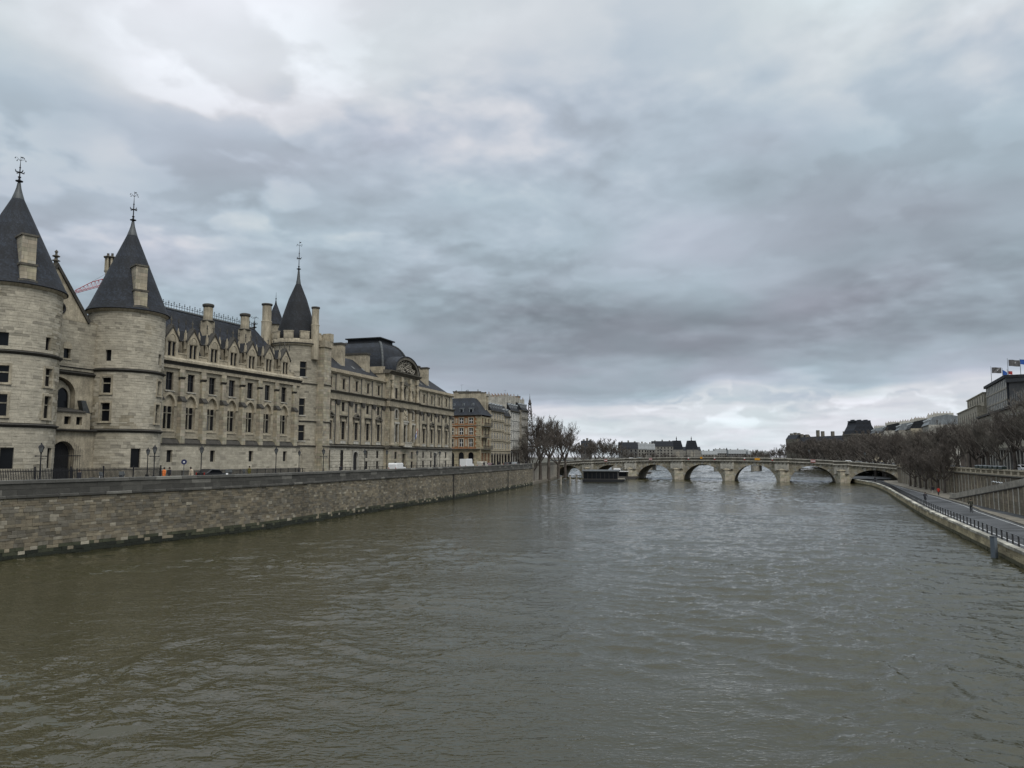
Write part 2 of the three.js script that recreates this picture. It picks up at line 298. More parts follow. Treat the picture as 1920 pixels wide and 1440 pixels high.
function waterGrid(x0, x1, d0, d1, step, amp = () => 1) {
  const nx = Math.round((x1 - x0) / step), nd = Math.round((d1 - d0) / step), P = new Float32Array((nx + 1) * (nd + 1) * 3), U = new Float32Array((nx + 1) * (nd + 1) * 2), I = [];
  for (let j = 0; j <= nd; j++) for (let i = 0; i <= nx; i++) {
    const x = x0 + ((x1 - x0) * i) / nx, z = -(d0 + ((d1 - d0) * j) / nd), k = j * (nx + 1) + i;
    P[3 * k] = x; P[3 * k + 1] = waterHeight(x, z) * amp(x, -z); P[3 * k + 2] = z; U[2 * k] = x; U[2 * k + 1] = z;
    if (i < nx && j < nd) I.push(k, k + 1, k + nx + 2, k, k + nx + 2, k + nx + 1);
  }
  const g = new THREE.BufferGeometry(); g.setAttribute('position', new THREE.BufferAttribute(P, 3)); g.setAttribute('uv', new THREE.BufferAttribute(U, 2)); g.setIndex(I); g.computeVertexNormals();
  return g.toNonIndexed();
}
M.water = new THREE.MeshPhysicalMaterial({ color: col(0.034, 0.0315, 0.0145), roughness: 0.06, ior: 1.4, bumpMap: TX.ripple, bumpScale: 0.045, side: THREE.DoubleSide });
setting('river', [waterGrid(-46, 46, 12, 62, 0.16), waterGrid(-46, 78, 62, 140, 0.34, (x, d) => 1 - 0.35 * sstep(62, 90, d)), waterGrid(-40, 135, 140, 330, 0.8, (x, d) => 0.65 + 1.5 * sstep(190, 330, d)),
  waterGrid(0, 330, 330, 780, 2.0, () => 2.2), uvm(new THREE.PlaneGeometry(900, 500).rotateX(-Math.PI / 2).translate(250, -0.02, -1030)), uvm(new THREE.PlaneGeometry(400, 450).rotateX(-Math.PI / 2).translate(530, -0.02, -555)), uvm(new THREE.PlaneGeometry(200, 60).rotateX(-Math.PI / 2).translate(0, 0, 18))], M.water);
setting('river_bed', uvm(new THREE.PlaneGeometry(1400, 1300).rotateX(-Math.PI / 2).translate(200, -0.7, -580)), M.earth);
const sheet = (pts, y) => uvm(new THREE.ShapeGeometry(poly(pts.map(([x, d]) => [x, d]))).rotateX(-Math.PI / 2).translate(0, y, 0));   // pts as [x, depth]

// left quay line at the water
const quayCurve = new THREE.CatmullRomCurve3([[-66, 22], [-54.5, 43.5], [-43.4, 64.6], [-36.8, 78], [-30.6, 91], [-24.8, 113], [-12.2, 158], [-2, 200], [6.8, 240]].map(([x, d]) => new THREE.Vector3(x, 0, -d)), false, 'centripetal');
const QL = quayCurve.getLength();
const quayAt = (s) => { const t = clamp(s / QL, 0, 1), p = quayCurve.getPointAt(t), g = quayCurve.getTangentAt(t); return { p, g, n: new THREE.Vector3(-g.z, 0, g.x).normalize() }; };   // n points to the river
const qm = (s, y, z) => { const { p, n } = quayAt(s); return new THREE.Vector3(p.x + n.x * z, y, p.z + n.z * z); };
const quayLine = Array.from({ length: 41 }, (_, i) => { const v = qm((QL * i) / 40, 0, -0.3); return [v.x, -v.z]; });
setting('left_bank_ground', sheet([...quayLine, [-4, 262], [4, 330], [-20, 470], [-400, 520], [-400, 0], [-90, 0]], STREET), M.asphalt);
{ // pavement along the parapet, one kerb step up
  const a = [], b = []; for (let i = 0; i <= 40; i++) { const s = (QL * i) / 40, v = qm(s, 0, -0.6), w = qm(s, 0, -3.0); a.push([v.x, -v.z]); b.push([w.x, -w.z]); }
  const g = new THREE.ExtrudeGeometry(poly([...a, ...b.reverse()]), { depth: 0.13, bevelEnabled: false }).rotateX(-Math.PI / 2).translate(0, STREET + 0.004, 0);
  setting('quay_pavement', uvm(g), M.paving);
}
setting('far_ground', sheet([[-2500, 900], [-60, 640], [120, 760], [250, 900], [620, 1150], [900, 1400], [5000, 1400], [6000, 6000], [-6000, 6000], [-6000, 900]], 2.4), M.earth);
setting('left_bank_terrain', sheet([[-420, 500], [-40, 480], [20, 560], [120, 760], [-420, 1000]], 4.5), M.earth);

// ---------------------------------------------------------------- the left quay wall
{
  const q = thing('quay_wall', 'long weathered rubble and ashlar embankment wall with a dark parapet below the towers', 'embankment wall');
  const rnd = mulberry(77), S0 = 20;
  const dark = [0.155, 0.137, 0.105], tan = [0.31, 0.265, 0.19], grey = [0.22, 0.20, 0.165], pale = [0.47, 0.425, 0.34], brown = [0.255, 0.212, 0.15];
  const tone = (b) => {
    const m = fbm(b.u0 * 0.12 + 3, b.y0 * 0.5, 3), r = hash2(Math.round(b.u0 * 100), Math.round(b.y0 * 100)), h = b.y0;
    let c = r < 0.06 ? pale : r < 0.30 ? tan : r < 0.52 ? brown : r < 0.80 ? grey : dark;
    const f = 0.75 + 0.5 * m, e = 0.85 + 0.3 * hash2(Math.round(b.u0 * 57), Math.round(b.y1 * 91));
    if (h < 0.12 || (h < 0.55 && hash2(Math.round(b.u0 * 31), 9) < 0.6)) c = [0.022, 0.026, 0.016];          // algae at the waterline
    else if (h < 0.9 && r > 0.25) c = [0.07, 0.075, 0.045];
    const mean = [0.225, 0.195, 0.145], damp = 0.74 + 0.52 * fbm(b.u0 * 0.32 + 60, b.y0 * 0.07, 3);          // long damp stains run down the wall
    return c.map((v, i) => (h < 0.9 ? v : lerp(v, mean[i], 0.25)) * f * e * damp);
  };
  const rubble = courses({ u0: S0, u1: QL, y0: -0.25, y1: 5.22, course: 0.29, len: 0.62, seed: 11, vary: 0.4 });
  layBlocks(q, rubble, qm, { depth: 0.35, ch: 0.02, tone, proud: (b) => (hash2(Math.round(b.u0 * 77), Math.round(b.y0 * 33)) - 0.5) * 0.06, singles: 300, name: 'stone', restName: 'far_stones' });
  const core = [[], []]; // mortar behind the stones, parapet core
  for (let i = 0; i <= 60; i++) { const s = S0 + ((QL - S0) * i) / 60, v = qm(s, 0, -0.07), w = qm(s, 0, -0.9); core[0].push([v.x, -v.z]); core[1].push([w.x, -w.z]); }
  const strip = (a, b, h, y) => uvm(new THREE.ExtrudeGeometry(poly([...a, ...[...b].reverse()]), { depth: h, bevelEnabled: false }).rotateX(-Math.PI / 2).translate(0, y, 0));
  part(q, 'mortar_bed', strip(core[0], core[1], 5.4, -0.3), M.mortar);
  // string course and parapet
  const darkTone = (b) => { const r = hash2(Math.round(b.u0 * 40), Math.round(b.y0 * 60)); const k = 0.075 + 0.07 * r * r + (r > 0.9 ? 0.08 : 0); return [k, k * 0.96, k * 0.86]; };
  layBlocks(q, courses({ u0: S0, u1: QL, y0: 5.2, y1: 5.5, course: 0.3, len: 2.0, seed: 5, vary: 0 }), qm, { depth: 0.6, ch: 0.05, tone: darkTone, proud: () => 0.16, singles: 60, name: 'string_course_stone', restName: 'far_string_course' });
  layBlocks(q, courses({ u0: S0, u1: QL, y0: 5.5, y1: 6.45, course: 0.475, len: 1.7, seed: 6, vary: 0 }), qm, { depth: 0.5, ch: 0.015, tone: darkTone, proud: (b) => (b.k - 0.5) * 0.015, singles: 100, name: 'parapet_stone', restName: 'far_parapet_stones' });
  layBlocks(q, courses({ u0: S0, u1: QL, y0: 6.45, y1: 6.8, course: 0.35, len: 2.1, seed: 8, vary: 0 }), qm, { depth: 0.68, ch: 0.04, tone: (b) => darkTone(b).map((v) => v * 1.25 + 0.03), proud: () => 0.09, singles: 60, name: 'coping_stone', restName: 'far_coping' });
  for (const s of [QL - 84.5, QL - 37]) { const v = qm(s, 0, 0.03); part(q, 'drain_slot', bx(v.x - 0.12, v.x + 0.12, 0.2, 5.2, v.z - 0.12, v.z + 0.12), M.dark); }
}
// lower bank past the end of the quay wall, with the wall behind it
setting('lower_bank', [sheet([[6.6, 239.6], [18, 300], [22, 322], [2, 326], [-6, 262], [-2, 239]], 0.9), uvm(prism([[0, 0], [62, 0], [84, 0], [84, 0.9], [0, 0.9]], -0.4, 0).rotateY(Math.PI / 2 - rad(10.6)).translate(6.8, 0, -240))], M.paving);
{
  const f = frame(3.4, 240, 11), w = thing('bank_retaining_wall', 'grey stone retaining wall behind the bare trees at the bridge end', 'retaining wall', [f.x0, 0, -f.d0], f.turn);
  part(w, 'wall', bx(0, 84, 0, 5.6, -0.8, 0), M.stoneGrey);
  part(w, 'parapet', bx(0, 84, 5.6, 6.7, -0.5, 0.06), M.sooty);
  part(w, 'return_wall', bx(-0.6, 0, 0, 6.75, -12, 3.5), M.stoneGrey);
}

// ---------------------------------------------------------------- round towers
function cylHit(cx, cd, R, px, py) {        // pixel ray onto an upright cylinder: angle (0 towards +z, right-handed to +x) and height
  const [a, b] = ray(px, py), A = a * a + 1, Bq = -2 * (a * cx + cd), C = cx * cx + cd * cd - R * R, D = Math.max(Bq * Bq - 4 * A * C, 0), d = (-Bq - Math.sqrt(D)) / (2 * A);
  return [Math.atan2(a * d - cx, -d + cd), EYE + b * d];
}
function finial(parent, x, y, z, h, name = 'finial') {   // wrought-iron roof finial: knops, cross arms, curled sprays, vane
  const g = [lathe([[0.16, 0], [0.13, 0.12], [0.38, 0.18], [0.4, 0.26], [0.14, 0.34], [0.09, 0.6], [0.17, 0.66], [0.17, 0.74], [0.07, 0.8], [0.06, h * 0.55], [0.11, h * 0.57], [0.05, h * 0.6], [0.025, h * 0.8], [0.012, h]], 10, x, y, z)];
  for (let k = 0; k < 4; k++) {
    const c = Math.cos(k * Math.PI / 2 + 0.4), s = Math.sin(k * Math.PI / 2 + 0.4), q = (r, hh) => [x + c * r, y + hh, z + s * r], H1 = h * 0.40, H2 = h * 0.82;
    g.push(limb(q(0, H1), q(0.5, H1 - 0.04), 0.07, 0.05, 5), limb(q(0.42, H1 - 0.04), q(0.55, H1 + 0.2), 0.07, 0.03, 5));
    let p = q(0, H2); for (let i = 1; i <= 5; i++) { const t = i / 5, n = q(0.62 * Math.sin(t * 1.7), H2 + 0.3 * Math.sin(t * 2.6)); g.push(limb(p, n, 0.018, 0.018, 4)); p = n; }
    g.push(new THREE.IcosahedronGeometry(0.07, 0).translate(...p));
  }
  g.push(bx(x + 0.02, x + 0.3, y + h * 0.93, y + h * 0.965, z - 0.01, z + 0.01));
  return part(parent, name, g, M.iron);
}
function roundTower(label, cx, cd, R, { windows, rings, eave, apex, tip, seed, chimney }) {
  const g = thing('round_tower', label, 'tower', [cx, 0, -cd]);
  const view = Math.atan2(-cx, cd), map = (u, y, z) => { const a = u / R; return new THREE.Vector3(Math.sin(a) * (R + z), y, Math.cos(a) * (R + z)); };
  const open = windows.map((w) => { const [a0, y1] = cylHit(cx, cd, R, w[0], w[2]), [a1] = cylHit(cx, cd, R, w[1], w[2]), [, y0] = cylHit(cx, cd, R, (w[0] + w[1]) / 2, w[3]), m = (a0 + a1) / 2, half = Math.max(w[4] ?? (R * (a1 - a0)) / 2, 0.3); return [m * R - half, m * R + half, y0, y1, w[5] ?? 0]; });
  const cuts = [STREET - 0.2, ...rings, eave]; let n = 0;
  for (let i = 0; i < cuts.length - 1; i++) n++;
  const blocks = [];
  for (let i = 0; i < n; i++) blocks.push(...courses({ u0: (view - 2.0) * R, u1: (view + 2.0) * R, y0: cuts[i] + (i ? 0.22 : 0), y1: cuts[i + 1] - (i < n - 1 ? 0.22 : 0), course: i === 2 ? 0.30 : 0.34, len: 0.85, open, seed: seed + i, vary: 0.1 }));
  const tone = (b) => {
    const r = hash2(Math.round(b.u0 * 50 + seed), Math.round(b.y0 * 70)), m = fbm(b.u0 * 0.25 + seed, b.y0 * 0.3, 3), ochre = sstep(0.44, 0.60, fbm(b.u0 * 0.22 + 9 + seed, b.y0 * 0.16 + 4, 3)) * (hash2(Math.round(b.u0 * 33), Math.round(b.y0 * 21 + seed)) > 0.45 ? 1 : 0.1) * (b.y0 > 12 ? 1 : 0.4);
    const k = (0.56 + 0.10 * (r - 0.5)) * (0.84 + 0.34 * m) * (1 - 0.36 * ochre) * (r < 0.05 ? 0.72 : 1);
    return [k, k * (0.905 - 0.03 * ochre), k * (0.735 - 0.08 * ochre)];
  };
  layBlocks(g, blocks, map, { depth: 0.42, ch: 0.018, tone, proud: (b) => (b.k - 0.5) * 0.014, singles: 300, face: (b, v) => Math.max(0, Math.cos(((b.u0 + b.u1) / 2) / R - view)) });
  part(g, 'core_wall', lathe([[R - 0.43, STREET - 0.3], [R - 0.43, eave], [0.2, eave]], 48), M.mortar);
  for (const o of open) {                    // a window in its recess
    const a = (o[0] + o[1]) / 2 / R, w = (o[1] - o[0]) / 2;
    const gz = R - 0.40, geo = [bx(-w, -w + 0.06, o[2], o[3], gz, gz + 0.1), bx(w - 0.06, w, o[2], o[3], gz, gz + 0.1), bx(-w + 0.06, w - 0.06, o[3] - 0.06, o[3], gz, gz + 0.1), bx(-w + 0.06, w - 0.06, o[2], o[2] + 0.06, gz, gz + 0.1)];
    if (o[4]) geo.push(bx(-w + 0.06, w - 0.06, o[2] + (o[3] - o[2]) * 0.58, o[2] + (o[3] - o[2]) * 0.58 + 0.13, gz, gz + 0.12));
    const wd = part(g, 'window', join(geo).rotateY(a), o[4] ? M.frameStone : M.frameDark);
    part(wd, 'pane', bx(-w, w, o[2], o[3], gz - 0.02, gz + 0.02).rotateY(a), M.glass);
    if (o[4]) { part(g, 'window_surround', [bx(-w - 0.22, -w, o[2] - 0.2, o[3] + 0.25, R - 0.3, R + 0.025), bx(w, w + 0.22, o[2] - 0.2, o[3] + 0.25, R - 0.3, R + 0.025), bx(-w, w, o[3], o[3] + 0.25, R - 0.3, R + 0.025)].map((q) => q.rotateY(a)), M.stonePlain); part(g, 'sill', bx(-w - 0.28, w + 0.28, o[2] - 0.2, o[2], R - 0.3, R + 0.12).rotateY(a), M.stonePlain); }
  }
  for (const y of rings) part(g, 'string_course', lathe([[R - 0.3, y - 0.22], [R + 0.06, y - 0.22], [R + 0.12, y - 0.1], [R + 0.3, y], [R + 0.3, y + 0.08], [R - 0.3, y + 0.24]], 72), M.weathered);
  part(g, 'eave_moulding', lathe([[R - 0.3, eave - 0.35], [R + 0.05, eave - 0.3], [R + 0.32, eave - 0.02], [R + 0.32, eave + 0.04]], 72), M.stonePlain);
  const E = R + 0.5, cone = [[R - 0.1, eave + 0.01], [E, eave + 0.02], [E, eave + 0.10], [E - 0.4, eave + 0.75]];
  for (let i = 1; i <= 10; i++) { const t = i / 10; cone.push([lerp(E - 0.4, 0.62, t), lerp(eave + 0.75, apex - 1.9, t)]); }
  const roof = part(g, 'cone_roof', lathe(cone, 72), M.slate);
  part(roof, 'lead_cap', lathe([[0.66, apex - 2.0], [0.62, apex - 1.85], [0.42, apex - 1.2], [0.26, apex - 0.6], [0.17, apex]], 20), M.lead);
  finial(g, 0, apex, 0, tip - apex);
  if (chimney) {                             // stone stack that rises through the eave
    const [pl, pr, pt, pm] = chimney, [a0] = cylHit(cx, cd, R, pl, 545), [a1] = cylHit(cx, cd, R, pr, 545), a = (a0 + a1) / 2, w = (R * (a1 - a0)) / 2;
    const dd = cd - Math.cos(a) * R, yt = EYE + ray(pl, pt)[1] * dd, ym = EYE + ray(pl, pm)[1] * dd;
    const ch = part(g, 'chimney', [bx(-w * 0.92, w * 0.92, eave - 0.1, ym, R - 1.9, R + 0.16), bx(-w * 0.84, w * 0.84, ym, yt, R - 2.8, R - 0.02)].map((q) => q.rotateY(a)), M.stone);
    part(ch, 'moulding', [bx(-w * 1.06, w * 1.06, ym - 0.12, ym + 0.12, R - 2.0, R + 0.26), bx(-w * 1.02, w * 1.02, yt - 0.02, yt + 0.18, R - 2.9, R + 0.1)].map((q) => q.rotateY(a)), M.sooty);
    part(ch, 'base_band', bx(-w * 1.1, w * 1.1, eave + 0.1, eave + 0.5, R - 1.4, R + 0.3).rotateY(a), M.sooty);
  }
  return g;
}
roundTower('round stone tower with slate cone behind the double-armed street lamp', -56.4, 82.8, 5.02, {
  windows: [[1, 14, 622, 648, 0.45], [86, 97, 632, 657, 0.36], [-8, 13, 684, 717, 0.72, 1], [85, 99, 690, 725, 0.55, 1], [-12, 10, 738, 780, 0.72, 1], [82, 97, 742, 785, 0.55, 1], [4, 23, 840, 880, 0.62], [87, 99, 840, 878, 0.5]],
  rings: [12.2, 20.0], eave: 27.4, apex: 40.0, tip: 43.2, seed: 40, chimney: [33, 66, 442, 496] });
roundTower('round stone tower with slate cone joined to the dormered gothic wing', -50.8, 97.5, 4.55, {
  windows: [[199, 208, 655, 676, 0.36], [298, 303, 664, 685, 0.36], [193, 207, 706, 737, 0.58, 1], [295, 303, 714, 742, 0.5, 1], [191, 204, 755, 790, 0.58, 1], [291, 300, 758, 794, 0.5, 1], [248, 262, 841, 877, 0.6]],
  rings: [12.1, 19.7], eave: 27.5, apex: 40.2, tip: 44.4, seed: 90, chimney: [251, 277, 499, 545] });

// ---------------------------------------------------------------- gabled wing between the two towers
const FA = frame(-47.8, 103, 20.7), FB = frame(-34.5, 138.1, 16.9);
const fmap = (u, y, z) => new THREE.Vector3(u, y, z);
const limeTone = (seed, base = 0.53, tint = [1, 0.90, 0.72]) => (b) => { const r = hash2(Math.round(b.u0 * 50 + seed), Math.round(b.y0 * 70)), m = fbm(b.u0 * 0.25 + seed, b.y0 * 0.25, 3), k = base * (0.9 + 0.2 * r) * (0.72 + 0.56 * m) * (r < 0.06 ? 0.7 : 1); return [k * tint[0], k * tint[1], k * tint[2]]; };
{
  const g = thing('gabled_wing', 'narrow steep gabled stone front with arched window and barred doorway between the round towers', 'building', FA.world(0, 0, -1.0), FA.turn);
  const cx = -16.6, L = -21, Rr = -9, top = 25.4, apx = 31.6;
  const blocks = courses({ u0: L, u1: Rr, y0: 19.3, y1: 25.4, course: 0.34, len: 0.8, seed: 3, open: [[-15.05, -14.15, 20.7, 22.3]] });
  layBlocks(g, blocks, fmap, { depth: 0.4, tone: limeTone(3), singles: 60 });
  part(g, 'gable', prism([[L, top], [Rr, top], [Rr, 25.0], [-12.2, 25.6], [cx, apx], [-21, 25.6]].filter((p, i) => i !== 2), -0.6, 0.02, [arcPts(-15.9, 26.65, 0.62, 0.62, 0, 354, 20)]), M.stonePlain);
  part(g, 'round_window', [uvm(new THREE.TorusGeometry(0.62, 0.13, 8, 24).translate(-15.9, 26.65, 0.04)), bx(-16.5, -15.3, 26.0, 27.3, -0.5, -0.45)], M.dark);
  part(g, 'gable_coping', [[cx, apx, -12.0, 25.5], [cx, apx, -21.2, 25.5]].map(([a, b, c, d]) => { const dir = Math.sign(c - a); return prism([[a, b - 0.1], [a, b + 0.45], [c + dir * 0.2, d + 0.25], [c, d - 0.2]], -0.75, 0.22); }), M.weathered);
  part(g, 'finial', [lathe([[0.3, 0], [0.22, 0.5], [0.5, 0.6], [0.2, 0.75], [0.16, 1.0], [0.42, 1.1], [0.42, 1.2], [0.14, 1.3], [0.12, 1.55], [0.22, 1.7], [0.02, 1.95]], 8, cx, apx + 0.1, -0.25)], M.sooty);
  part(g, 'body', bx(L, Rr, STREET - 0.2, 25.2, -9, -1.0), M.mortar);
  part(g, 'roof', prism([[L, 25.3], [-12.1, 25.3], [cx, 31.3]], -9, -0.65), M.slateDark);
  // small arched window
  part(g, 'window', bx(-15.05, -14.15, 20.7, 22.3, -0.42, -0.36), M.glass);
  part(g, 'window_hood', [prism([...roundHead(-15.2, -14.0, 21.9, 22.15)], -0.3, 0.06, []), bx(-15.2, -14.0, 20.52, 20.7, -0.3, 0.1)], M.stonePlain);
  part(g, 'cornice', [prismX([[-0.3, 18.75], [0.1, 18.75], [0.35, 19.0], [0.35, 19.1], [-0.3, 19.3]], L, Rr), prismX([[-0.3, 19.62], [0.04, 19.62], [0.16, 19.72], [-0.3, 19.86]], L, Rr)], M.weathered);
  // great arch and its window
  const hole = pointed(-17.6, -13.2, 14.3, 16.4, 18.4);
  part(g, 'arch_wall', prism(rect(L, Rr, 14.3, 18.75), -0.9, 0, [hole]), M.stonePlain);
  part(g, 'great_window', [prism(pointed(-17.4, -13.4, 14.3, 16.4, 18.2), -0.75, -0.6, [pointed(-17.2, -15.5, 14.5, 15.9, 17.2), pointed(-15.3, -13.6, 14.5, 15.9, 17.2)])], M.frameStone);
  part(g, 'great_window_glass', prism(pointed(-17.4, -13.4, 14.3, 16.4, 18.2), -0.82, -0.77), M.glass);
  // projecting bay below, with two square lights
  const bay = part(g, 'bay', prism(rect(-17.8, -11.7, 12.15, 14.15), -0.4, 0.9, [rect(-15.2, -14.35, 12.7, 13.65), rect(-13.6, -12.8, 12.7, 13.65)]), M.stonePlain);
  part(bay, 'light', bx(-15.2, -14.35, 12.7, 13.65, 0.4, 0.45), M.glass); part(bay, 'light', bx(-13.6, -12.8, 12.7, 13.65, 0.4, 0.45), M.glass);
  part(g, 'bay_roof', prismX([[-0.4, 14.15], [1.05, 14.15], [1.05, 14.28], [-0.4, 14.75]], -17.9, -12.4), M.weathered);
  part(g, 'side_roof', prism([[-12.5, 14.2], [-11.4, 13.4], [-11.4, 13.8], [-12.3, 15.7], [-12.9, 15.7]], -0.5, 0.7), M.lead);
  part(g, 'bay_cornice', prismX([[-0.4, 11.85], [1.0, 11.85], [1.2, 12.0], [1.2, 12.15], [-0.4, 12.15]], -17.9, -10.6), M.weathered);
  // doorway and grille
  part(g, 'door_wall', prism(rect(-19, -10.4, STREET - 0.2, 11.85), -0.5, 0.6, [roundHead(-16.4, -13.4, STREET - 0.15, 9.2)]), M.stonePlain);
  part(g, 'door', [bx(-16.4, -13.4, STREET - 0.1, 10.6, -0.35, -0.3)], M.dark);
  const bars = []; for (let i = 0; i <= 12; i++) { const x = -16.4 + i * 0.29; bars.push(limb([x, STREET, 1.0], [x, 9.9 + Math.sin(i / 12 * Math.PI) * 0.9, 1.0], 0.03, 0.02, 4)); }
  const gr = part(g, 'grille', [bx(-16.5, -12.8, 8.9, 9.0, 0.96, 1.04), bx(-16.5, -12.8, 7.1, 7.2, 0.96, 1.04)], M.iron);
  for (const b of bars) part(gr, 'bar', b, M.iron);
}
{ // octagonal chimney that shows behind the second tower
  const c = at(206, 500, 112), g = thing('octagonal_chimney', 'tall octagonal stone chimney with pierced cap beside the second cone roof', 'chimney', [c.x, 0, c.z]);
  const yb = EYE + ray(206, 520)[1] * 112, yt = EYE + ray(206, 482)[1] * 112;
  part(g, 'shaft', lathe([[0.62, 20], [0.62, yb + 0.6], [0.8, yb + 0.8], [0.8, yb + 0.95]], 8), M.stonePlain);
  for (let k = 0; k < 8; k++) part(g, 'cap_pillar', bx(-0.13, 0.13, yb + 0.95, yt - 0.25, 0.5, 0.72).rotateY(k * Math.PI / 4), M.stonePlain);
  part(g, 'flue', lathe([[0.4, yb + 0.9], [0.4, yt]], 8), M.dark);
  part(g, 'cap', lathe([[0.7, yt - 0.25], [0.95, yt - 0.15], [0.95, yt], [0.2, yt + 0.1]], 8), M.sooty);
  for (const x of [-0.35, 0.3]) part(g, 'chimney_pot', lathe([[0.2, yt], [0.17, yt + 0.5], [0.2, yt + 0.55]], 8, x, 0, 0), M.sooty);
}

// ---------------------------------------------------------------- gothic wing with seven bays and dormers
{
  const g = thing('gothic_wing', 'long gothic stone wing with seven gabled dormers, buttresses and pointed windows', 'building', FA.world(0, 0, 0), FA.turn);
  const bays = [0.45, 4.42, 8.62, 12.79, 16.95, 21.13, 25.39], piers = [-1.6, 2.45, 6.55, 10.72, 14.87, 19.0, 23.2, 27.9], U0 = -4.2, U1 = 29.6;
  const open = bays.flatMap((b) => [[b - 1.02, b + 1.02, 12.6, 17.5], [b - 0.66, b + 0.66, 18.1, 20.6]]);
  layBlocks(g, courses({ u0: U0, u1: U1, y0: 11.4, y1: 21.2, course: 0.36, len: 0.9, seed: 21, open }), fmap, { depth: 0.5, tone: limeTone(21, 0.46, [1, 0.885, 0.685]), singles: 220 });
  part(g, 'body', bx(U0, U1 - 0.3, STREET, 22.6, -11, -0.72), M.mortar);
  // basement wall, thicker
  const cellar = [0, 2, 4, 6].map((i) => [bays[i] - 0.5, bays[i] + 0.5, 8.1, 9.75]);
  layBlocks(g, courses({ u0: U0, u1: U1, y0: STREET - 0.2, y1: 10.55, course: 0.4, len: 1.0, seed: 25, open: cellar }), (u, y, z) => new THREE.Vector3(u, y, z + 0.55), { depth: 0.6, tone: limeTone(25, 0.54, [1, 0.905, 0.73]), singles: 80 });
  for (const c of cellar) { const w = part(g, 'cellar_window', [bx(c[0], c[0] + 0.05, c[2], c[3], 0.12, 0.2), bx(c[1] - 0.05, c[1], c[2], c[3], 0.12, 0.2)], M.iron); part(w, 'pane', bx(c[0], c[1], c[2], c[3], 0.04, 0.1), M.dark); }
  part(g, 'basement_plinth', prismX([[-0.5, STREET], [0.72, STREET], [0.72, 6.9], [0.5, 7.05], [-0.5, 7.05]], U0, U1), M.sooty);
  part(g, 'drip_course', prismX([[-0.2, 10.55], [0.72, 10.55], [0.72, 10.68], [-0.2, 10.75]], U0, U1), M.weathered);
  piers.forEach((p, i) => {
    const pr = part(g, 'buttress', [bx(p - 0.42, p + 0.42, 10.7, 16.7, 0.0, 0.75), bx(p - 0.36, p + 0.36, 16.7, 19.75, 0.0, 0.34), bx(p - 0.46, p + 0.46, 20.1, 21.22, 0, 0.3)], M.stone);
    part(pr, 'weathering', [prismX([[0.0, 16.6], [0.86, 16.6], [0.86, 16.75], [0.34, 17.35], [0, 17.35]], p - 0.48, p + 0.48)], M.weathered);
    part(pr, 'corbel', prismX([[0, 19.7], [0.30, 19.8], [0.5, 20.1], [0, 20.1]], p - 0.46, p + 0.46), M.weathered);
    if (i < 7) { // dark sloping sill between the buttresses
      const a = p + 0.42, b = piers[i + 1] - 0.42, n = 8, top = Array.from({ length: n + 1 }, (_, k) => { const t = k / n; return [lerp(a, b, t), 11.42 - 0.55 * Math.max(0, t - 0.55) / 0.45 - (t > 0.985 ? 0.1 : 0)]; });
      part(g, 'sloping_sill', [prism([[a, 10.72], [b, 10.72], ...[...top].reverse()], 0, 0.30), prismX([[0.28, 10.72], [0.64, 10.72], [0.28, 11.3]], a, b)], M.weathered);
    }
  });
  for (const b of bays) {                    // pointed windows with blind heads
    part(g, 'window_arch', [prism(rect(b - 1.02, b + 1.02, 12.6, 17.52), -0.5, -0.03, [pointed(b - 1.0, b + 1.0, 12.62, 16.0, 17.48)])], M.stonePlain);
    part(g, 'hood_mould', [prism(pointed(b - 1.28, b + 1.28, 15.9, 16.0, 17.82), 0, 0.13, [pointed(b - 1.02, b + 1.02, 15.92, 16.0, 17.5)])], M.stonePlain);
    part(g, 'tympanum', prism([[b - 0.99, 15.85], [b + 0.99, 15.85], ...pointed(b - 0.99, b + 0.99, 15.9, 16.02, 17.46).slice(2)], -0.5, -0.3), M.stonePlain);
    const w = part(g, 'mullioned_window', [bx(b - 0.95, b - 0.83, 12.62, 15.85, -0.52, -0.3), bx(b + 0.83, b + 0.95, 12.62, 15.85, -0.52, -0.3), bx(b - 0.09, b + 0.09, 12.62, 15.85, -0.55, -0.28), bx(b - 0.83, b + 0.83, 14.85, 15.0, -0.53, -0.29), bx(b - 0.83, b + 0.83, 12.62, 12.76, -0.53, -0.29)], M.frameStone);
    for (const [x0, x1] of [[b - 0.83, b - 0.09], [b + 0.09, b + 0.83]]) for (const [y0, y1] of [[12.76, 14.85], [15.0, 15.85]]) part(w, 'pane', bx(x0, x1, y0, y1, -0.46, -0.43), paneMat());
    part(g, 'sill', prismX([[-0.5, 12.32], [0.1, 12.32], [0.1, 12.45], [-0.4, 12.62], [-0.5, 12.62]], b - 1.1, b + 1.1), M.stonePlain);
    windowUnit(g, b - 0.66, b + 0.66, 18.1, 20.6, -0.36, { cols: 2, rows: [0.6], mat: M.frameDark, bar: 0.05 });
    part(g, 'sill', prismX([[-0.5, 17.9], [0.13, 17.9], [0.13, 18.02], [-0.5, 18.1]], b - 0.85, b + 0.85), M.stonePale);
    // dormer
    const y0 = 22.7, dm = part(g, 'dormer', [prism([[b - 1.15, y0], [b + 1.15, y0], [b + 1.15, 25.5], [b, 27.0], [b - 1.15, 25.5]], -0.6, 0.1, [rect(b - 0.68, b - 0.08, y0 + 0.2, 24.85), rect(b + 0.1, b + 0.68, y0 + 0.2, 24.85)]), bx(b - 1.13, b + 1.13, y0, 25.4, -2.4, -0.9)], M.stonePlain);
    part(dm, 'pane', bx(b - 0.7, b + 0.7, y0 + 0.15, 24.9, -0.14, -0.1), M.glass);
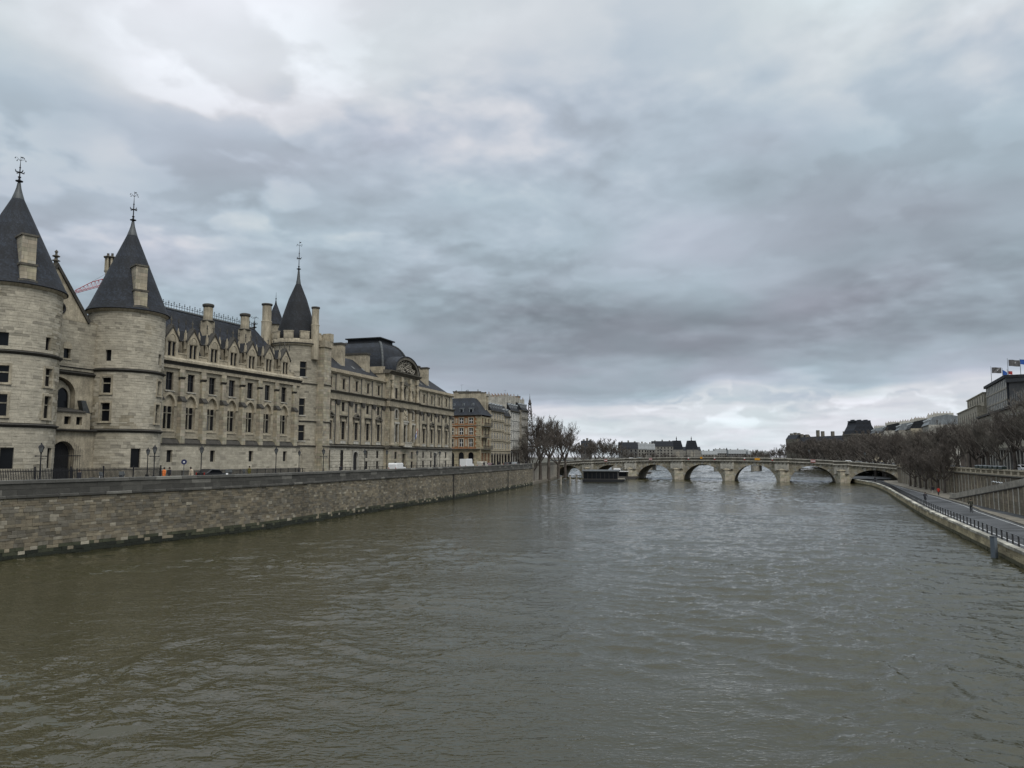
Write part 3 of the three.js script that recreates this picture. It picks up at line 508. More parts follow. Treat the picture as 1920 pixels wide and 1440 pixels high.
    part(dm, 'blind_arch', prism(pointed(b - 0.8, b + 0.8, 24.95, 25.0, 26.15), 0.1, 0.17, [pointed(b - 0.66, b + 0.66, 25.0, 25.05, 26.0)]), M.stonePlain);
    for (const s of [-1, 1]) {
      part(dm, 'gable_coping', prism([[b, 26.95], [b, 27.38], [b + s * 1.42, 25.35], [b + s * 1.34, 25.12]], -0.7, 0.22), M.weathered);
      part(dm, 'pinnacle', [bx(b + s * 1.3 - 0.1, b + s * 1.3 + 0.1, 24.2, 26.5, -0.32, 0.0), lathe([[0.14, 26.5], [0.05, 27.0]], 6, b + s * 1.3, 0, -0.16)], M.stonePlain); part(dm, 'pinnacle_finial', lathe([[0.05, 26.95], [0.045, 27.7], [0.15, 27.8], [0.05, 27.95], [0.1, 28.1], [0.02, 28.4]], 6, b + s * 1.32, 0, -0.16), M.weathered);
    }
    part(dm, 'finial', lathe([[0.12, 27.2], [0.07, 27.9], [0.2, 28.05], [0.06, 28.2], [0.02, 28.6]], 6, b, 0, -0.2), M.sooty);
    part(dm, 'dormer_roof', prism([[b - 1.2, 25.4], [b + 1.2, 25.4], [b, 27.1]], -4.2, -0.65), M.slateDark);
  }
  part(g, 'frieze', bx(U0, U1, 21.2, 21.65, -0.5, 0.3), M.stonePlain);
  part(g, 'cornice', prismX([[-0.6, 21.65], [0.32, 21.65], [0.4, 21.85], [0.62, 22.05], [0.62, 22.14], [-0.6, 22.14]], U0, U1), M.weathered);
  part(g, 'gutter_wall', prismX([[-0.6, 22.14], [0.7, 22.14], [0.7, 22.45], [0.5, 22.7], [-0.6, 22.7]], U0, U1), M.stonePlain);
  for (let i = 0; i < 7; i++) part(g, 'attic_parapet', [bx(bays[i] + 1.2, (bays[i + 1] ?? 29.2) - 1.2, 22.7, 23.35, -0.35, 0), bx(bays[i] + 1.2, (bays[i + 1] ?? 29.2) - 1.2, 23.35, 23.5, -0.42, 0.08)].slice(0, 2), M.stonePlain);
  // roof with hipped far end, cresting, chimneys
  const rz = -5.2, ry = 30.8, e0 = U0 - 3, hip = 23.6, V = [[e0, 22.7, -0.7], [U1, 22.7, -0.7], [hip, ry, rz], [e0, ry, rz], [e0, 22.7, -9.8], [U1, 22.7, -9.8]];
  const tri = (...ix) => ix.flatMap((k) => V[k]);
  const rg = new THREE.BufferGeometry(); rg.setAttribute('position', new THREE.Float32BufferAttribute([...tri(0, 1, 2), ...tri(0, 2, 3), ...tri(1, 5, 2), ...tri(4, 3, 2), ...tri(4, 2, 5)], 3)); rg.computeVertexNormals();
  const rf = part(g, 'roof', uvm(rg), M.slate);
  part(rf, 'ridge_roll', prismX([[rz - 0.18, ry - 0.12], [rz + 0.18, ry - 0.12], [rz + 0.1, ry + 0.12], [rz - 0.1, ry + 0.12]], e0, hip), M.lead);
  const cr = [bx(e0, hip, ry + 0.5, ry + 0.55, rz - 0.02, rz + 0.02)];
  const crest = part(rf, 'ridge_cresting', cr, M.iron);
  for (let x = e0 + 1.5, i = 0; x < hip; x += 0.52, i++) { if (x < -6) continue; const h = i % 2 ? 0.78 : 1.08; part(crest, 'crest_ornament', [limb([x, ry + 0.1, rz], [x, ry + h, rz], 0.045, 0.03, 4), bx(x - 0.13, x + 0.13, ry + h - 0.3, ry + h - 0.2, rz - 0.03, rz + 0.03), new THREE.IcosahedronGeometry(0.09, 0).translate(x, ry + h, rz)], M.iron); }
  finial(rf, hip, ry, rz, 2.1, 'ridge_finial');
  for (const u of [10.4, 18.7]) {
    const z = -2.7, ch = part(g, 'roof_chimney', [bx(u - 0.78, u + 0.78, 24.5, 29.6, z - 1.0, z + 0.3), lathe([[0.7, 29.6], [0.7, 32.0]], 8, u, 0, z - 0.35)], M.stonePlain);
    part(ch, 'chimney_cap', lathe([[0.7, 31.8], [0.86, 31.95], [0.86, 32.3], [0.5, 32.4]], 8, u, 0, z - 0.35), M.weathered);
    part(ch, 'chimney_band', lathe([[0.7, 29.5], [0.98, 29.6], [0.98, 29.75], [0.7, 29.85]], 8, u, 0, z - 0.35), M.sooty);
  }
}

// ---------------------------------------------------------------- crenellated corner tower
{
  const cx = -39.9, cd = 137, R = 4.3, g = thing('crenellated_tower', 'round battlemented stone tower with dark slate cone between the gothic wing and the classical courthouse', 'tower', [cx, 0, -cd]);
  const view = Math.atan2(-cx, cd), map = (u, y, z) => { const a = u / R; return new THREE.Vector3(Math.sin(a) * (R + z), y, Math.cos(a) * (R + z)); };
  const win = [[563, 575, 678, 706], [560, 571, 747, 778], [559, 571, 797, 826]].map(([a, b, c, d]) => { const [a0, y1] = cylHit(cx, cd, R, (a + b) / 2, c), [, y0] = cylHit(cx, cd, R, (a + b) / 2, d); return [a0 * R - 0.6, a0 * R + 0.6, y0, y1]; });
  const cuts = [STREET - 0.2, 10.8, 15.2, 22.0, 28.9];
  for (let i = 0; i < 4; i++) layBlocks(g, courses({ u0: (view - 1.5) * R, u1: (view + 2.2) * R, y0: cuts[i] + 0.1, y1: cuts[i + 1] - 0.1, course: 0.36, len: 0.9, open: win, seed: 60 + i }), map, { depth: 0.4, tone: limeTone(60 + i, 0.53), singles: 45, face: (b) => Math.max(0, Math.cos(((b.u0 + b.u1) / 2) / R - view)) });
  part(g, 'core_wall', lathe([[R - 0.42, STREET - 0.3], [R - 0.42, 29], [0.1, 29]], 40), M.mortar);
  for (const y of [10.8, 15.2, 22.0]) part(g, 'string_course', lathe([[R - 0.3, y - 0.14], [R + 0.04, y - 0.14], [R + 0.24, y], [R - 0.3, y + 0.14]], 56), y > 20 ? M.sooty : M.weathered);
  for (const o of win) {
    const a = (o[0] + o[1]) / 2 / R, w = (o[1] - o[0]) / 2, wd = part(g, 'window', [bx(-w, w, o[2] + (o[3] - o[2]) * 0.56, o[2] + (o[3] - o[2]) * 0.56 + 0.12, R - 0.4, R - 0.25), bx(-w, -w + 0.07, o[2], o[3], R - 0.4, R - 0.3), bx(w - 0.07, w, o[2], o[3], R - 0.4, R - 0.3)].map((q) => q.rotateY(a)), M.frameStone);
    part(wd, 'pane', bx(-w, w, o[2], o[3], R - 0.42, R - 0.38).rotateY(a), M.glass);
    part(g, 'sill', bx(-w - 0.2, w + 0.2, o[2] - 0.18, o[2], R - 0.3, R + 0.1).rotateY(a), M.stonePale);
  }
  part(g, 'parapet', lathe([[R - 0.3, 28.8], [R + 0.05, 28.8], [R + 0.4, 29.15], [R + 0.4, 30.05], [R - 0.1, 30.05], [R - 0.1, 28.9]], 56), M.stonePlain);
  part(g, 'parapet_band', lathe([[R + 0.1, 28.95], [R + 0.5, 29.2], [R + 0.5, 29.3], [R + 0.3, 29.36]], 56), M.weathered);
  for (let k = 0; k < 10; k++) { const a = view + (k - 5) * 0.628 + 0.3; part(g, 'merlon', [bx(-0.82, 0.82, 30.05, 31.3, R - 0.1, R + 0.42), bx(-0.88, 0.88, 31.3, 31.46, R - 0.16, R + 0.48)].map((q) => q.rotateY(a)), M.stonePlain); }
  const rf = part(g, 'cone_roof', lathe([[3.75, 29.2], [3.65, 30.6], [3.4, 32.2], [2.6, 34.9], [1.65, 38.0], [0.48, 40.9]], 48), M.slateDark);
  part(rf, 'lead_cap', lathe([[0.5, 40.8], [0.32, 41.9], [0.15, 43.7]], 12), M.lead);
  finial(g, 0, 43.6, 0, 5.6);
  const shaft = (px, py0, py1, d, r, label2) => { const t = at(px, py0, d), b = at(px, py1, d); const c = part(g, 'tall_chimney', lathe([[r * 1.12, b.y - 4], [r * 1.12, b.y + 2.2], [r * 1.2, b.y + 2.3], [r * 1.2, b.y + 2.45], [r, b.y + 2.5], [r, t.y - 0.3]], 12, t.x - cx, 0, t.z + cd), M.stonePlain); part(c, 'chimney_cap', lathe([[r, t.y - 0.35], [r * 1.2, t.y - 0.25], [r * 1.2, t.y], [r * 0.5, t.y + 0.1]], 12, t.x - cx, 0, t.z + cd), M.weathered); };
  shaft(501, 570, 628, 134, 0.82); shaft(592, 576, 634, 135, 0.66);
  { const t = at(516, 610, 150), p = at(516, 572, 150), s = at(516, 548, 150), dx = t.x - cx, dz = t.z + cd; const tr = part(g, 'stair_turret', lathe([[1.4, 20], [1.4, t.y]], 16, dx, 0, dz), M.stonePlain); part(tr, 'turret_cone', lathe([[1.7, t.y], [1.2, t.y + 1.8], [0.3, p.y]], 20, dx, 0, dz), M.slate); part(tr, 'turret_finial', lathe([[0.28, p.y - 0.1], [0.06, p.y + 1.1], [0.16, p.y + 1.3], [0.05, p.y + 1.5], [0.015, s.y]], 8, dx, 0, dz), M.iron); }
  // flat pier that joins the tower to the courthouse
  const o = FB.world(0, 0, 0), pier = (geo) => geo.rotateY(FB.turn).translate(o.x - cx, 0, o.z + cd);
  part(g, 'pier', [pier(bx(-2.4, 0.05, STREET, 28.9, -3, 0.9))], M.stone);
  part(g, 'pier_parapet', [pier(bx(-2.6, 0.2, 28.9, 30.1, -3, 1.15)), pier(bx(-1.0, 0.2, 30.1, 31.6, -0.4, 1.2))], M.stonePlain);
  part(g, 'pier_string', [10.8, 15.2, 22.0].map((y) => pier(prismX([[0.9, y - 0.14], [1.02, y - 0.1], [1.15, y], [0.9, y + 0.14]], -2.4, 0.12))), M.sooty);
}

// ---------------------------------------------------------------- classical courthouse
{
  const g = thing('courthouse', 'grand classical stone courthouse with square slate dome and carved curved pediment', 'building', FB.world(0, 0, 0), FB.turn);
  const L = [1.46, 6.37, 11.5, 16.3, 21.08], C = [27.7, 32.0, 36.2], Rt = [40.6, 45.0, 49.8, 54.6, 59.5], piersL = [3.95, 9.0, 13.95, 18.7, 23.1], piersR = [42.8, 47.4, 52.2, 57.0, 62.2], PV0 = 24.0, PV1 = 38.9, END = 63.9;
  part(g, 'body', bx(0.1, END - 0.1, STREET, 25.4, -13, -0.62), M.mortar);
  // wings: upper walls with their window openings
  const wing = (u0, u1, B) => {
    const holes = B.flatMap((b) => [rect(b - 0.75, b + 0.75, 12.15, 15.65), rect(b - 0.55, b + 0.55, 17.6, 19.4), rect(b - 0.55, b + 0.55, 21.85, 23.85)]);
    part(g, 'upper_wall', prism(rect(u0, u1, 11.25, 24.8), -0.5, 0, holes), M.stone);
    B.forEach((b, i) => {
      windowUnit(g, b - 0.75, b + 0.75, 12.15, 15.65, -0.2, { cols: 2, rows: [0.33, 0.66], mat: M.frameDark, bar: 0.05, name: 'tall_window' });
      windowUnit(g, b - 0.55, b + 0.55, 17.6, 19.4, -0.2, { cols: 2, mat: M.frameDark, bar: 0.05, name: 'small_window' });
      windowUnit(g, b - 0.55, b + 0.55, 21.85, 23.85, -0.2, { cols: 2, mat: M.frameDark, bar: 0.05, name: 'attic_window' });
      part(g, 'window_surround', [bx(b - 1.0, b - 0.75, 12.15, 16.0, 0, 0.16), bx(b + 0.75, b + 1.0, 12.15, 16.0, 0, 0.16), bx(b - 0.75, b + 0.75, 15.65, 16.0, 0, 0.14)], M.stonePlain);
      part(g, 'bracket', [bx(b - 1.12, b - 0.95, 15.3, 16.5, 0.02, 0.3)], M.sooty); part(g, 'bracket', [bx(b + 0.95, b + 1.12, 15.3, 16.5, 0.02, 0.3)], M.sooty);
      if (i % 2 === (B === L ? 0 : 0)) part(g, 'pediment', [prism([[b - 1.4, 16.5], [b + 1.4, 16.5], [b + 1.4, 16.66], [b, 17.45], [b - 1.4, 16.66]], 0, 0.42, [[[b - 0.85, 16.68], [b + 0.85, 16.68], [b, 17.16]]]), bx(b - 0.85, b + 0.85, 16.68, 17.16, 0.003, 0.12)], M.sooty);
      else part(g, 'window_cornice', [prismX([[0, 16.5], [0.25, 16.5], [0.46, 16.68], [0.46, 16.8], [0, 16.86]], b - 1.35, b + 1.35)], M.sooty);
      part(g, 'panel', bx(b - 1.0, b + 1.0, 11.35, 11.95, 0, 0.14), M.stonePale);
      part(g, 'sill', bx(b - 1.05, b + 1.05, 11.97, 12.14, 0, 0.2), M.stonePlain);
      part(g, 'attic_surround', [bx(b - 0.75, b - 0.55, 21.85, 24.05, 0, 0.08), bx(b + 0.55, b + 0.75, 21.85, 24.05, 0, 0.08), bx(b - 0.85, b + 0.85, 24.05, 24.2, 0, 0.14)], M.stonePlain);
    });
  };
  wing(0.1, PV0, L); wing(PV1, END, Rt);
  for (const p of [...piersL, ...piersR]) {
    const pl = part(g, 'pilaster', [bx(p - 0.5, p + 0.5, 11.95, 18.9, 0, 0.28), bx(p - 0.6, p + 0.6, 11.3, 11.95, 0, 0.36), bx(p - 0.5, p + 0.5, 21.5, 24.6, 0, 0.22)], M.stonePlain);
    part(pl, 'capital', [prism([[p - 0.48, 18.75], [p + 0.48, 18.75], [p + 0.72, 19.55], [p + 0.72, 19.7], [p - 0.72, 19.7], [p - 0.72, 19.55]], 0, 0.44)], M.weathered);
    part(pl, 'downpipe', bx(p - 0.68, p - 0.56, 11.3, 24.6, 0.02, 0.14), M.ironGrey);
  }
  // rusticated ground floor
  const wins = [...L, ...Rt].filter((b) => b !== 11.5 && b !== 54.6), tall = [1.46, 6.37], arch = [11.5, 52.3];
  const open = [...wins.flatMap((b) => (tall.includes(b) ? [[b - 0.6, b + 0.6, 6.3, 9.95]] : [[b - 0.5, b + 0.5, 8.55, 9.95], [b - 0.5, b + 0.5, 6.3, 7.9]])), ...arch.map((b) => [b - 1.15, b + 1.15, STREET, 10.1])];
  const rust = [...courses({ u0: 0.1, u1: PV0, y0: STREET, y1: 10.6, course: 0.5, len: 1.0, seed: 31, vary: 0, open }), ...courses({ u0: PV1, u1: END, y0: STREET, y1: 10.6, course: 0.5, len: 1.0, seed: 33, vary: 0, open })];
  layBlocks(g, rust, fmap, { depth: 0.5, ch: 0.07, tone: limeTone(31, 0.57, [1, 0.92, 0.77]), singles: 0, restName: 'rusticated_stones' });
  for (const o of open) if (o[3] - o[2] < 3.9) { const w = windowUnit(g, o[0], o[1], o[2], o[3], -0.2, { cols: 2, mat: M.frameDark, bar: 0.05, name: 'ground_window' }); }
  for (const b of arch) { part(g, 'arched_doorway', prism(rect(b - 1.15, b + 1.15, STREET, 10.1), -0.5, 0.1, [roundHead(b - 0.95, b + 0.95, STREET + 0.001, 8.9)]), M.stonePale); part(g, 'door', bx(b - 1.1, b + 1.1, STREET, 10, -0.3, -0.25), M.dark); }
  // entablatures run round wings and pavilion
  const band = (prof, mat, name, pro = 1.0) => { part(g, name, prismX(prof, 0.1, PV0), mat); part(g, name, prismX(prof, PV1, END + 0.25), mat); if (pro) part(g, name, prismX(prof.map(([z, y]) => [z + pro, y]), PV0 - 0.3, PV1 + 0.3), mat); };
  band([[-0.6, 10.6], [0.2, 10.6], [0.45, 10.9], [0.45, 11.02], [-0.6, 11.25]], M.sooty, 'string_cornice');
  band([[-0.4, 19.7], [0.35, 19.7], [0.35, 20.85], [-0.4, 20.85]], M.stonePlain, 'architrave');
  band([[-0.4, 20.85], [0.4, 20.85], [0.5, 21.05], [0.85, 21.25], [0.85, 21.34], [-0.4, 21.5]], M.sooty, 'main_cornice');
  band([[-0.6, 24.6], [0.24, 24.6], [0.3, 24.75], [0.55, 24.9], [0.55, 25.0], [-0.6, 25.05]], M.stonePlain, 'top_cornice', 0);
  for (const [a, b] of [[0.1, PV0], [PV1, END]]) part(g, 'gutter_parapet', bx(a, b, 25.05, 25.6, -0.5, 0.2), M.stonePlain);
  // pavilion
  const PZ = 1.0;
  part(g, 'pavilion_body', bx(PV0 - 0.1, PV1 + 0.1, STREET, 27.3, -14, 0.2), M.stonePlain);
  const ph = [...C.map((c) => rect(c - 0.7, c + 0.7, 12.1, 15.8)), roundHead(C[0] - 0.6, C[0] + 0.6, 17.3, 18.6), roundHead(C[2] - 0.6, C[2] + 0.6, 17.3, 18.6), ...C.map((c) => rect(c - 0.6, c + 0.6, 21.6, c === 32.0 ? 24.6 : 24.0))];
  part(g, 'pavilion_wall', prism(rect(PV0, PV1, 11.25, 27.0), 0.2, PZ, ph), M.stone);
  C.forEach((c, i) => {
    windowUnit(g, c - 0.7, c + 0.7, 12.1, 15.8, PZ - 0.25, { cols: 2, rows: [0.35, 0.7], mat: M.frameDark, bar: 0.06, name: 'pavilion_window' });
    part(g, 'pavilion_surround', [bx(c - 1.0, c - 0.7, 12.1, 16.1, PZ, PZ + 0.18), bx(c + 0.7, c + 1.0, 12.1, 16.1, PZ, PZ + 0.18), bx(c - 1.2, c + 1.2, 16.1, 16.5, PZ, PZ + 0.3)], M.stonePale);
    windowUnit(g, c - 0.6, c + 0.6, 21.6, i === 1 ? 24.6 : 24.0, PZ - 0.22, { cols: 2, mat: M.frameDark, bar: 0.06, name: 'attic_window' });
    if (i !== 1) { part(g, 'niche_rim', prism(roundHead(c - 0.85, c + 0.85, 17.1, 18.6), PZ, PZ + 0.1, [roundHead(c - 0.6, c + 0.6, 17.3, 18.6)]), M.stonePale); part(g, 'niche_pane', bx(c - 0.62, c + 0.62, 17.2, 19.3, PZ - 0.2, PZ - 0.16), M.dark); }
  });
  // carved group over the middle window
  const rnd = mulberry(8), lump = (x, y, z, s) => new THREE.IcosahedronGeometry(s, 1).scale(1, 1.25, 0.8).translate(x, y, z);
  part(g, 'carved_niche', [prism(roundHead(30.5, 33.5, 16.9, 18.2), PZ, PZ + 0.12, [roundHead(30.75, 33.25, 17.0, 18.2)]), bx(30.3, 33.7, 16.55, 16.9, PZ, PZ + 0.4)], M.stonePale);
  part(g, 'carved_relief', Array.from({ length: 26 }, (_, i) => lump(32 + (rnd() - 0.5) * 1.9, 17.2 + rnd() * 1.7, PZ + 0.1, 0.16 + rnd() * 0.16)), M.stonePlain, 'stuff');
  for (const x of [24.9, 29.75, 34.25, 38.0]) {
    const cl = part(g, 'column', lathe([[0.62, 11.3], [0.62, 11.9], [0.5, 12.0], [0.48, 15], [0.42, 18.8]], 16, x, 0, PZ + 0.35), M.stonePlain);
    part(cl, 'capital', lathe([[0.43, 18.7], [0.5, 19.0], [0.75, 19.6], [0.75, 19.7]], 12, x, 0, PZ + 0.35), M.sooty);
    // attic figure: draped statue on a plinth
    const st = [lathe([[0.5, 21.4], [0.5, 22.0], [0.36, 22.05], [0.42, 22.4], [0.33, 23.2], [0.27, 23.7], [0.40, 24.2], [0.36, 24.55], [0.14, 24.75], [0.2, 24.95], [0.19, 25.15], [0.05, 25.35]], 10, x, 0, PZ + 0.45), limb([x - 0.35, 24.5, PZ + 0.45], [x - 0.5, 23.8, PZ + 0.6], 0.12, 0.09), limb([x + 0.35, 24.5, PZ + 0.45], [x + 0.3, 25.3, PZ + 0.6], 0.12, 0.08), bx(x - 0.5, x + 0.5, 25.5, 26.6, PZ, PZ + 0.5)];
    part(g, 'statue', st, M.stonePlain);
  }
  part(g, 'attic_pediment', prism([[30.6, 24.9], [33.4, 24.9], [33.4, 25.1], [32, 25.9], [30.6, 25.1]], PZ, PZ + 0.4), M.sooty);
  part(g, 'pavilion_cornice', prismX([[-0.2, 26.9], [PZ + 0.3, 26.9], [PZ + 0.5, 27.15], [PZ + 0.95, 27.4], [PZ + 0.95, 27.55], [-0.2, 27.7]], PV0 - 0.6, PV1 + 0.6), M.sooty);
  part(g, 'side_cornice', [bx(PV0 - 0.6, PV0 - 0.1, 26.9, 27.55, -12, -0.2)], M.stonePlain); part(g, 'side_wall', bx(PV0 - 0.4, PV0 - 0.11, 25.4, 26.9, -12, 0.1), M.stonePlain);
  const cy = 27.6, rim = arcPts(31.45, cy, 6.4, 3.7, 0, 180, 28), inn = arcPts(31.45, cy + 0.02, 5.5, 2.95, 0, 180, 24);
  part(g, 'curved_pediment', prism(rim, -0.3, PZ + 0.9, [inn]), M.sooty);
  part(g, 'pediment_hood', prism([...arcPts(31.45, cy, 6.5, 3.8, 0, 180, 28), ...arcPts(31.45, cy, 6.3, 3.6, 0, 180, 28).reverse()], -4.5, PZ + 1.0), M.slate);
  part(g, 'tympanum', prism(inn, 0.0, PZ + 0.05), M.weathered);
  part(g, 'pediment_sculpture', Array.from({ length: 110 }, () => { const t = rnd() * Math.PI, r = Math.sqrt(rnd()) * 0.92, x = 31.45 + 5.2 * r * Math.cos(t), y = cy + 0.15 + 2.6 * r * Math.sin(t); return limb([x, y, PZ + 0.1], [x + (rnd() - 0.5) * 1.1, y + (rnd() - 0.3) * 0.8, PZ + 0.45], 0.12 + rnd() * 0.22, 0.1 + rnd() * 0.12, 5); }), M.stoneGrey, 'stuff');
  part(g, 'balcony', [bx(30.2, 33.8, 11.0, 11.3, PZ, PZ + 1.1), bx(30.2, 33.8, 12.0, 12.15, PZ + 0.9, PZ + 1.1), ...Array.from({ length: 10 }, (_, i) => bx(30.3 + i * 0.37, 30.45 + i * 0.37, 11.3, 12.0, PZ + 0.93, PZ + 1.07))], M.stonePale);
  part(g, 'pavilion_base', prism(rect(PV0, PV1, STREET, 10.6), 0.2, PZ, [...[C[0], C[2]].flatMap((c) => [rect(c - 0.55, c + 0.55, 8.4, 9.95), rect(c - 0.55, c + 0.55, 6.3, 7.8)]), rect(31.2, 32.8, STREET + 0.05, 9.5)]), M.stone);
  for (const c of [C[0], C[2]]) for (const [a, b] of [[8.4, 9.95], [6.3, 7.8]]) windowUnit(g, c - 0.55, c + 0.55, a, b, PZ - 0.2, { cols: 2, mat: M.frameDark, name: 'ground_window' });
  part(g, 'main_door', bx(31.2, 32.8, STREET, 9.5, PZ - 0.6, PZ - 0.5), M.dark);
  // roofs
  const wr = (a, b, hipR) => { const p = [[-0.5, 25.3], [-5.6, 29.5], [-11, 25.3]]; const g2 = prismX(p, a, b); if (hipR) { const q = g2.attributes.position; for (let i = 0; i < q.count; i++) if (q.getX(i) > b - 0.01 && q.getY(i) > 28) q.setX(i, b - 5); g2.computeVertexNormals(); } return part(g, 'wing_roof', uvm(g2), M.slateDark); };
  const r1 = wr(0.1, PV0 - 0.1), r2 = wr(PV1 + 0.1, END, true);
  const sky = (rf, u, t) => { const z = lerp(-0.5, -5.6, t), y = lerp(25.3, 29.5, t), n = new THREE.Vector3(0, 5.1, 4.2).normalize(); part(rf, 'skylight', new THREE.BoxGeometry(0.7, 0.06, 1.0).rotateX(Math.atan2(4.2, 5.1)).translate(u, y + n.y * 0.06, z + n.z * 0.06), M.lampGlass); };
  sky(r1, 4.2, 0.42); sky(r1, 9.4, 0.45); sky(r1, 14.6, 0.42); sky(r1, 19.2, 0.45); sky(r2, 44, 0.4); sky(r2, 48.5, 0.4); sky(r2, 53, 0.4);
  const stack = (u0, u1, z0, z1, y1) => { const s = part(g, 'chimney_stack', bx(u0, u1, 26, y1, z0, z1), M.stonePlain); part(s, 'chimney_cap', bx(u0 - 0.2, u1 + 0.2, y1, y1 + 0.35, z0 - 0.2, z1 + 0.2), M.weathered); };
  stack(9.6, 11.2, -8.6, -2.6, 31.3); stack(19.8, 21.4, -8.6, -2.4, 30.6); stack(46.5, 48.0, -7, -2.6, 31.0); stack(52.0, 53.4, -6, -2.4, 31.2);
  // square dome: four curved slopes
  const dome = (u0, u1, z0, z1) => { const N = 10, P = [], ring = (t) => { const k = 1 - Math.cos(t * Math.PI / 2), ii = 3.6 * (0.25 * t + 0.75 * k) , y = 28.4 + 6.1 * Math.sin(t * Math.PI / 2 * 0.92) / Math.sin(Math.PI / 2 * 0.92); return [[u0 + ii, y, z1 - ii * 0.75], [u1 - ii, y, z1 - ii * 0.75], [u1 - ii, y, z0 + ii * 0.75], [u0 + ii, y, z0 + ii * 0.75]]; };
    for (let i = 0; i < N; i++) { const a = ring(i / N), b = ring((i + 1) / N); for (let k = 0; k < 4; k++) { const l = (k + 1) % 4; P.push(...a[k], ...a[l], ...b[l], ...a[k], ...b[l], ...b[k]); } }
    const q = new THREE.BufferGeometry(); q.setAttribute('position', new THREE.Float32BufferAttribute(P, 3)); q.computeVertexNormals(); return [uvm(q), ring]; };
  const [dg, ring] = dome(24.6, 38.6, -14.5, -0.9);
  const dm = part(g, 'dome_roof', dg, M.slate);
  for (let k = 0; k < 4; k++) { const h = []; for (let i = 0; i < 10; i++) h.push(limb(ring(i / 10)[k], ring((i + 1) / 10)[k], 0.32, 0.32, 6)); part(dm, 'lead_hip', h, M.lead); }
  const T = ring(1);
  part(dm, 'dome_platform', [bx(T[0][0] - 0.2, T[1][0] + 0.2, 34.4, 34.7, T[2][2] - 0.2, T[0][2] + 0.2), bx(T[0][0] + 0.1, T[1][0] - 0.1, 34.7, 35.4, T[2][2] + 0.1, T[0][2] - 0.1), bx(T[0][0] - 0.35, T[1][0] + 0.35, 35.4, 35.65, T[2][2] - 0.35, T[0][2] + 0.35)], M.slateDark);
  part(g, 'dome_base', [bx(24.2, 38.9, 27.0, 28.5, -14.8, -0.6)], M.stonePlain);
}
{ // flag on a slanting staff over the balcony
  const p = FB.world(33.0, 12.1, 2.0), g = thing('flag', 'small blue white red flag on a slanting staff over the courthouse balcony', 'flag', p, FB.turn);
  part(g, 'staff', limb([0, 0, 0], [1.9, 3.2, 1.6], 0.05, 0.03), M.ironGrey);
  const cl = (a, b, m, n) => part(g, n, prism([[0.9 + a, 1.7 + a * 1.5 - 1.1], [0.9 + b, 1.7 + b * 1.5 - 1.1], [0.95 + b, 1.75 + b * 1.6], [0.95 + a, 1.75 + a * 1.6]], 0.9, 0.94), m);
  cl(0, 0.3, M.blue, 'blue_band'); cl(0.3, 0.6, M.white, 'white_band'); cl(0.6, 0.9, M.red, 'red_band');
}

